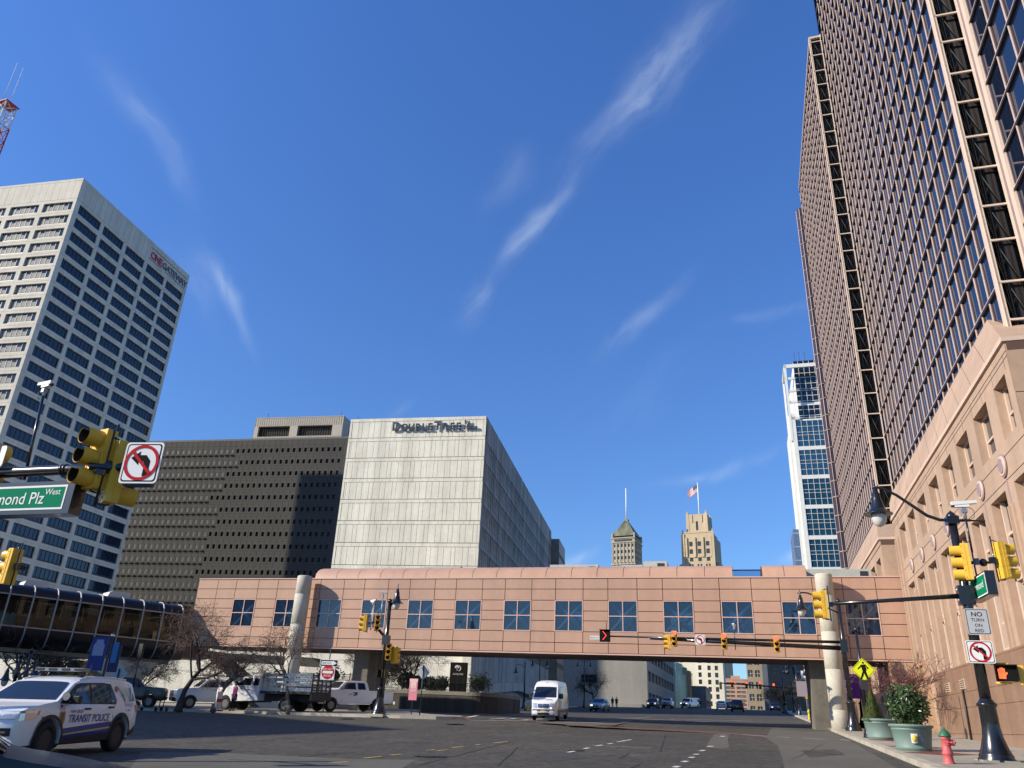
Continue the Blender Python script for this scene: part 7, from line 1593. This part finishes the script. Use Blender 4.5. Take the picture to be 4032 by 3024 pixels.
# ---- banner post at left
P = road_at(392, 2720, 44, 0); t = thing('banner_post', 'dark post with a purple milk bottle banner under the black footbridge', 'post', tuple(P), BX); q = lambda px, py: (onwall(px, py, (P.x,P.y), BX)[0], onwall(px, py, (P.x,P.y), BX)[1]-P.z)
x, z = q(432, 2505); b = MB(); b.tube([(0,0,-.1),(0,0,z)], .06, 8); b.ball((0,0,z+.02), .1, 6, 1); b.build('post', [DARK, CHRM], t)
x0, z0 = q(360, 2640); x1, z1 = q(388, 2508); w = abs(q(360,2640)[0]-q(405,2648)[0]); WB = root_mat(t)
def milk(m):
    hh = z1-z0
    m.poly([(x, .010, zz) for x, zz in [(-.32,-.12*hh/2),(-.32,.25*hh),(-.2,.36*hh),(-.2,.42*hh),(.2,.42*hh),(.2,.36*hh),(.32,.25*hh),(.32,-.12*hh/2)]], 0)
sign(WB @ Vector((.62,.02,(z0+z1)/2)), 196, 'tall purple and blue banner with a pale bottle shape on the left post', .95, z1-z0, mats=[mat('banner_blue', (.02,.03,.16), .6), SPU, mat('banner_lilac', (.30,.30,.42), .6)], border=0, draw=milk, name='banner', cat='banner', r=.02)
sign(WB @ Vector((-.42,.02,(z0+z1)/2-.2)), 196, 'narrow dark banner with light blue stripe on the left post', .6, (z1-z0)*.8, mats=[mat('banner_navy', (.02,.02,.07), .6), SPU, mat('banner_cyan', (.04,.16,.36), .6)], border=0, draw=lambda m: m.box(-.12,.2,.008,.012,-.2,.75,0), name='banner', cat='banner', r=.02)
P = road_at(455, 2700, 50, 0); z = onwall(425, 2655, (P.x,P.y), BX)[1]; t = thing('sign_post', 'post with the black back of a diamond sign above the police car', 'post', tuple(P), BX); b = MB(); b.tube([(0,0,-.1),(0,0,z-P.z+.3)], .04, 6); b.build('post', DARK, t)
sign(root_mat(t) @ Vector((0,-.06,z-P.z)), 17, 'black back of a diamond sign peeping over the police car', .8, .8, mats=[SYO, SBK], rot=45)
for px, yt, D, lab in [(95, 2560, 58, 'black post with twin lamps at the left edge in front of the cream building'), (60, 2580, 55, 'black slanting post at the far left edge')]:
    P = road_at(px-25, 2760, D, 0); t = thing('street_lamp', lab, 'lamp post', tuple(P), BX); z = onwall(px, yt, (P.x,P.y), BX)[1]-P.z; link('pole', pole_mesh(z, .1, .08, .3, 1.2, n=8), t)
    b = MB(); b.tube([(-.7,0,z-.5),(0,0,z-.3),(.7,0,z-.5)], .035, 6); b.build('lamp_arm', BLACK, t); link('lantern', LANT, t, loc=(-.7,0,z-1.0)); link('lantern', LANT, t, loc=(.7,0,z-1.0))
P = road_at(505, 2790, 56, .17); t = thing('signal_pole', 'slim black post beside the pale pier of the footbridge', 'post', tuple(P), BX); link('pole', pole_mesh(3.6, .05, .04, .14, .7, n=8), t)
b = MB(); b.box(-.14,.14,-.1,.1,2.9,3.8); b.build('box', DARK, t)
# ================================================================ people and scooters
SKIN = mat('skin', (.30,.17,.11), .55); HAIR = mat('hair_dark', (.015,.011,.009), .7)
def skin_mesh(name, joints, bones, m, parent, sub=1):
    bm = bmesh.new(); ly = bm.verts.layers.skin.verify(); vs = []
    for i, (p, r) in enumerate(joints):
        v = bm.verts.new(p); v[ly].radius = (r, r); v[ly].use_root = (i == 0); vs.append(v)
    for a, c in bones: bm.edges.new((vs[a], vs[c]))
    me = bpy.data.meshes.new(name); bm.to_mesh(me); bm.free(); o = link(name, me, parent)
    sk = o.modifiers.new('skin', 'SKIN'); sk.use_smooth_shade = True
    s = o.modifiers.new('sub', 'SUBSURF'); s.levels = s.render_levels = sub; me.materials.append(m); return o
def person(P, az, label, coat, trousers, hair=HAIR, shoe=None, h=1.72, stride=.22, coat_len=.55, arm=(.1,-.05), skirt=False):
    """forward is local +X"""
    k = h/1.75; t = thing('person', label, 'person', tuple(P), az, None, k)
    st = stride
    J = [((0,0,.96),.13),((0,0,1.15),.125),((0,0,1.38),.14),((.01,0,1.50),.06),((.02,0,1.58),.062),((.03,0,1.66),.088),((.025,0,1.73),.07)]
    B = [(0,1),(1,2),(2,3),(3,4),(4,5),(5,6)]
    def limb(start, pts):
        prev = start
        for p, r in pts: J.append((p, r)); B.append((prev, len(J)-1)); prev = len(J)-1
    limb(0, [((0,.10,.90),.085),((st*.45,.10,.50),.06),((st*.55,.10,.12),.042),((st*.62+.12,.10,.04),.035)])
    limb(0, [((0,-.10,.90),.085),((-st*.2,-.10,.50),.06),((-st*.75,-.10,.13),.042),((-st*.75+.12,-.10,.05),.035)])
    for sg, ax in ((1, arm[0]), (-1, arm[1])):
        sh = ((0,.19*sg,1.40),.055); el = ((ax*.4-.03,.24*sg,1.13),.043); wr = ((ax,.23*sg,.90),.03); ha = ((ax+.02,.225*sg,.83),.034)
        limb(2, [sh, el, wr, ha]); base = len(J)-1
        for f in range(4): x = ax+.02+(f-1.5)*.018; J.append(((x,.225*sg,.79),.009)); B.append((base, len(J)-1)); J.append(((x+.01,.218*sg,.75-.01*abs(f-1.3)),.0085)); B.append((len(J)-2, len(J)-1))
        J.append(((ax+.06,.215*sg,.80),.010)); B.append((base, len(J)-1))
    skin_mesh('body', J, B, SKIN, t)
    # head details
    b = MB(); b.ball((.10,0,1.645), .014, 5); b.build('nose', SKIN, t)
    b = MB(); b.ball((.005,0,1.70), .098, 8, 0, None, (1.02,.92,.92)); b.ball((-.05,0,1.63), .07, 6, 0, None, (.8,1,1.3)); b.build('hair', hair, t)
    for sg in (1,-1): b = MB(); b.ball((.085,.034*sg,1.675), .012, 5); b.build('eye', SBK, t)
    # coat and sleeves
    J2 = [((0,0,.98),.165),((0,0,1.16),.155),((0,0,1.38),.17),((0,0,1.47),.09)]; B2 = [(0,1),(1,2),(2,3)]
    z2 = .98-coat_len*.5
    if coat_len > .2: J2.append(((0,0,z2),.19)); B2.append((0,4))
    for sg, ax in ((1, arm[0]), (-1, arm[1])):
        i = len(J2); J2 += [((0,.20*sg,1.40),.072),((ax*.4-.03,.245*sg,1.13),.060),((ax-.005,.232*sg,.93),.048)]; B2 += [(2,i),(i,i+1),(i+1,i+2)]
    skin_mesh('coat', J2, B2, coat, t)
    J3 = [((0,0,.95),.14)]; B3 = []
    for sg, q in ((1, ((0,.10,.88),(st*.45,.10,.50),(st*.55,.10,.10))), (-1, ((0,-.10,.88),(-st*.2,-.10,.50),(-st*.75,-.10,.12)))):
        i = len(J3); J3 += [(q[0],.098),(q[1],.072),(q[2],.058)]; B3 += [(0,i),(i,i+1),(i+1,i+2)]
    skin_mesh('trousers', J3, B3, trousers, t)
    for sg, x, z in ((1, st*.55, .045), (-1, -st*.75, .055)):
        b = MB(); b.ball((x+.06,.10*sg,z), .05, 6, 0, None, (2.4,.9,.9)); b.build('shoe', shoe or SBK, t)
    return t
JEAN = mat('jeans', (.05,.07,.12), .85); BLKC = mat('black_cloth', (.012,.012,.015), .9)
t = person(road_at(913, 2798, 55.0, .17), 230, 'person in a long magenta coat walking beside the white stake truck', mat('magenta_coat', (.25,.02,.16), .8, var=.15, scale=5), BLKC, h=1.72, coat_len=.9)
b = MB(); b.box(-.06,.06,.24,.34,.62,.86); o = b.build('bag', mat('dark_purple_bag', (.03,.015,.05), .6)); o.location = t.location; o.rotation_euler = t.rotation_euler; tag(o, 'small dark bag held by the person in the magenta coat', 'bag')
P = at(2100, 2794, .15); P += Vector((P.x,P.y,0)).normalized()*2.0; P.z = g(P.x,P.y)+.15
person(P, 195, 'person in an open black jacket and pale shirt behind the yellow hydrant', BLKC, JEAN, h=1.8, coat_len=.25)
o = None
for px, py, lab, cc in [(2412, 2786, 'dark clothed person on the shaded pavement right of the silver sedan', BLKC), (2428, 2787, 'second dark figure standing by the posts in the shade', mat('charcoal_cloth', (.03,.03,.035), .9)), (2758, 2789, 'person in dark clothes crossing behind the far white van', BLKC)]:
    person(at(px, py, .1), 200, lab, cc, BLKC, h=1.76, coat_len=.4)
def scooter(P, az, label):
    t = thing('scooter', label, 'scooter', tuple(P), az, 'rental scooters'); b = MB(); b.box(-.42,.35,-.07,.07,.12,.16); b.build('deck', PLAS, t)
    b = MB(); b.tube([(.42,0,.15),(.36,0,1.05)], .03, 8); b.build('stem', PLAS, t); b = MB(); b.tube([(.36,-.24,1.07),(.36,.24,1.07)], .018, 6); b.build('handlebar', PLAS, t)
    Q = Matrix(((1,0,0,0),(0,0,1,0),(0,-1,0,0),(0,0,0,1)))
    for x in (.48,-.48): b = MB(); b.lathe([(.11,-.03),(.12,0),(.11,.03)], 14, (x,0,.12), 0, Q); b.build('wheel', RUBBER, t)
for px, D, az, lab in [(642, 56.5, 300, 'black scooter standing beside the pale pier'), (668, 57, 250, 'black scooter leaning between the pier and the dark tree'), (590, 57, 280, 'black scooter parked in front of the black pickup')]:
    scooter(road_at(px, 2792, D, .17), az, lab)
b = MB(); P = road_at(855, 2797, 54.8, .17); t = thing('road_barrier', 'small orange and white marker stand at the kerb by the service pickup', 'marker', tuple(P), 200); b.box(-.25,.25,-.03,.03,.2,1.1,0); b.box(-.25,.25,.031,.034,.5,.7,1); b.box(-.3,.3,-.2,.2,0,.08,2); b.build('panel', [WHITE, mat('marker_red', (.5,.06,.05), .5), PLAS], t)
EXPOSURE = 0.35
cd = bpy.data.cameras.new('camera'); co = bpy.data.objects.new('camera', cd); COL.objects.link(co)
cd.sensor_fit = 'HORIZONTAL'; cd.sensor_width = 36.0; cd.lens = FPX/4032*36; cd.clip_end = 6000; cd.clip_start = .1
Mx = Matrix((( _R.x, _U.x, -_fw.x, EYE.x), (_R.y, _U.y, -_fw.y, EYE.y), (_R.z, _U.z, -_fw.z, EYE.z), (0,0,0,1)))
co.matrix_world = Mx; SC.camera = co
SC.view_settings.view_transform = 'Standard'; SC.view_settings.look = 'None'; SC.view_settings.exposure = EXPOSURE; SC.view_settings.gamma = 1
SC.cycles.max_bounces = 8; SC.cycles.diffuse_bounces = 3; SC.cycles.glossy_bounces = 4; SC.cycles.transparent_max_bounces = 16
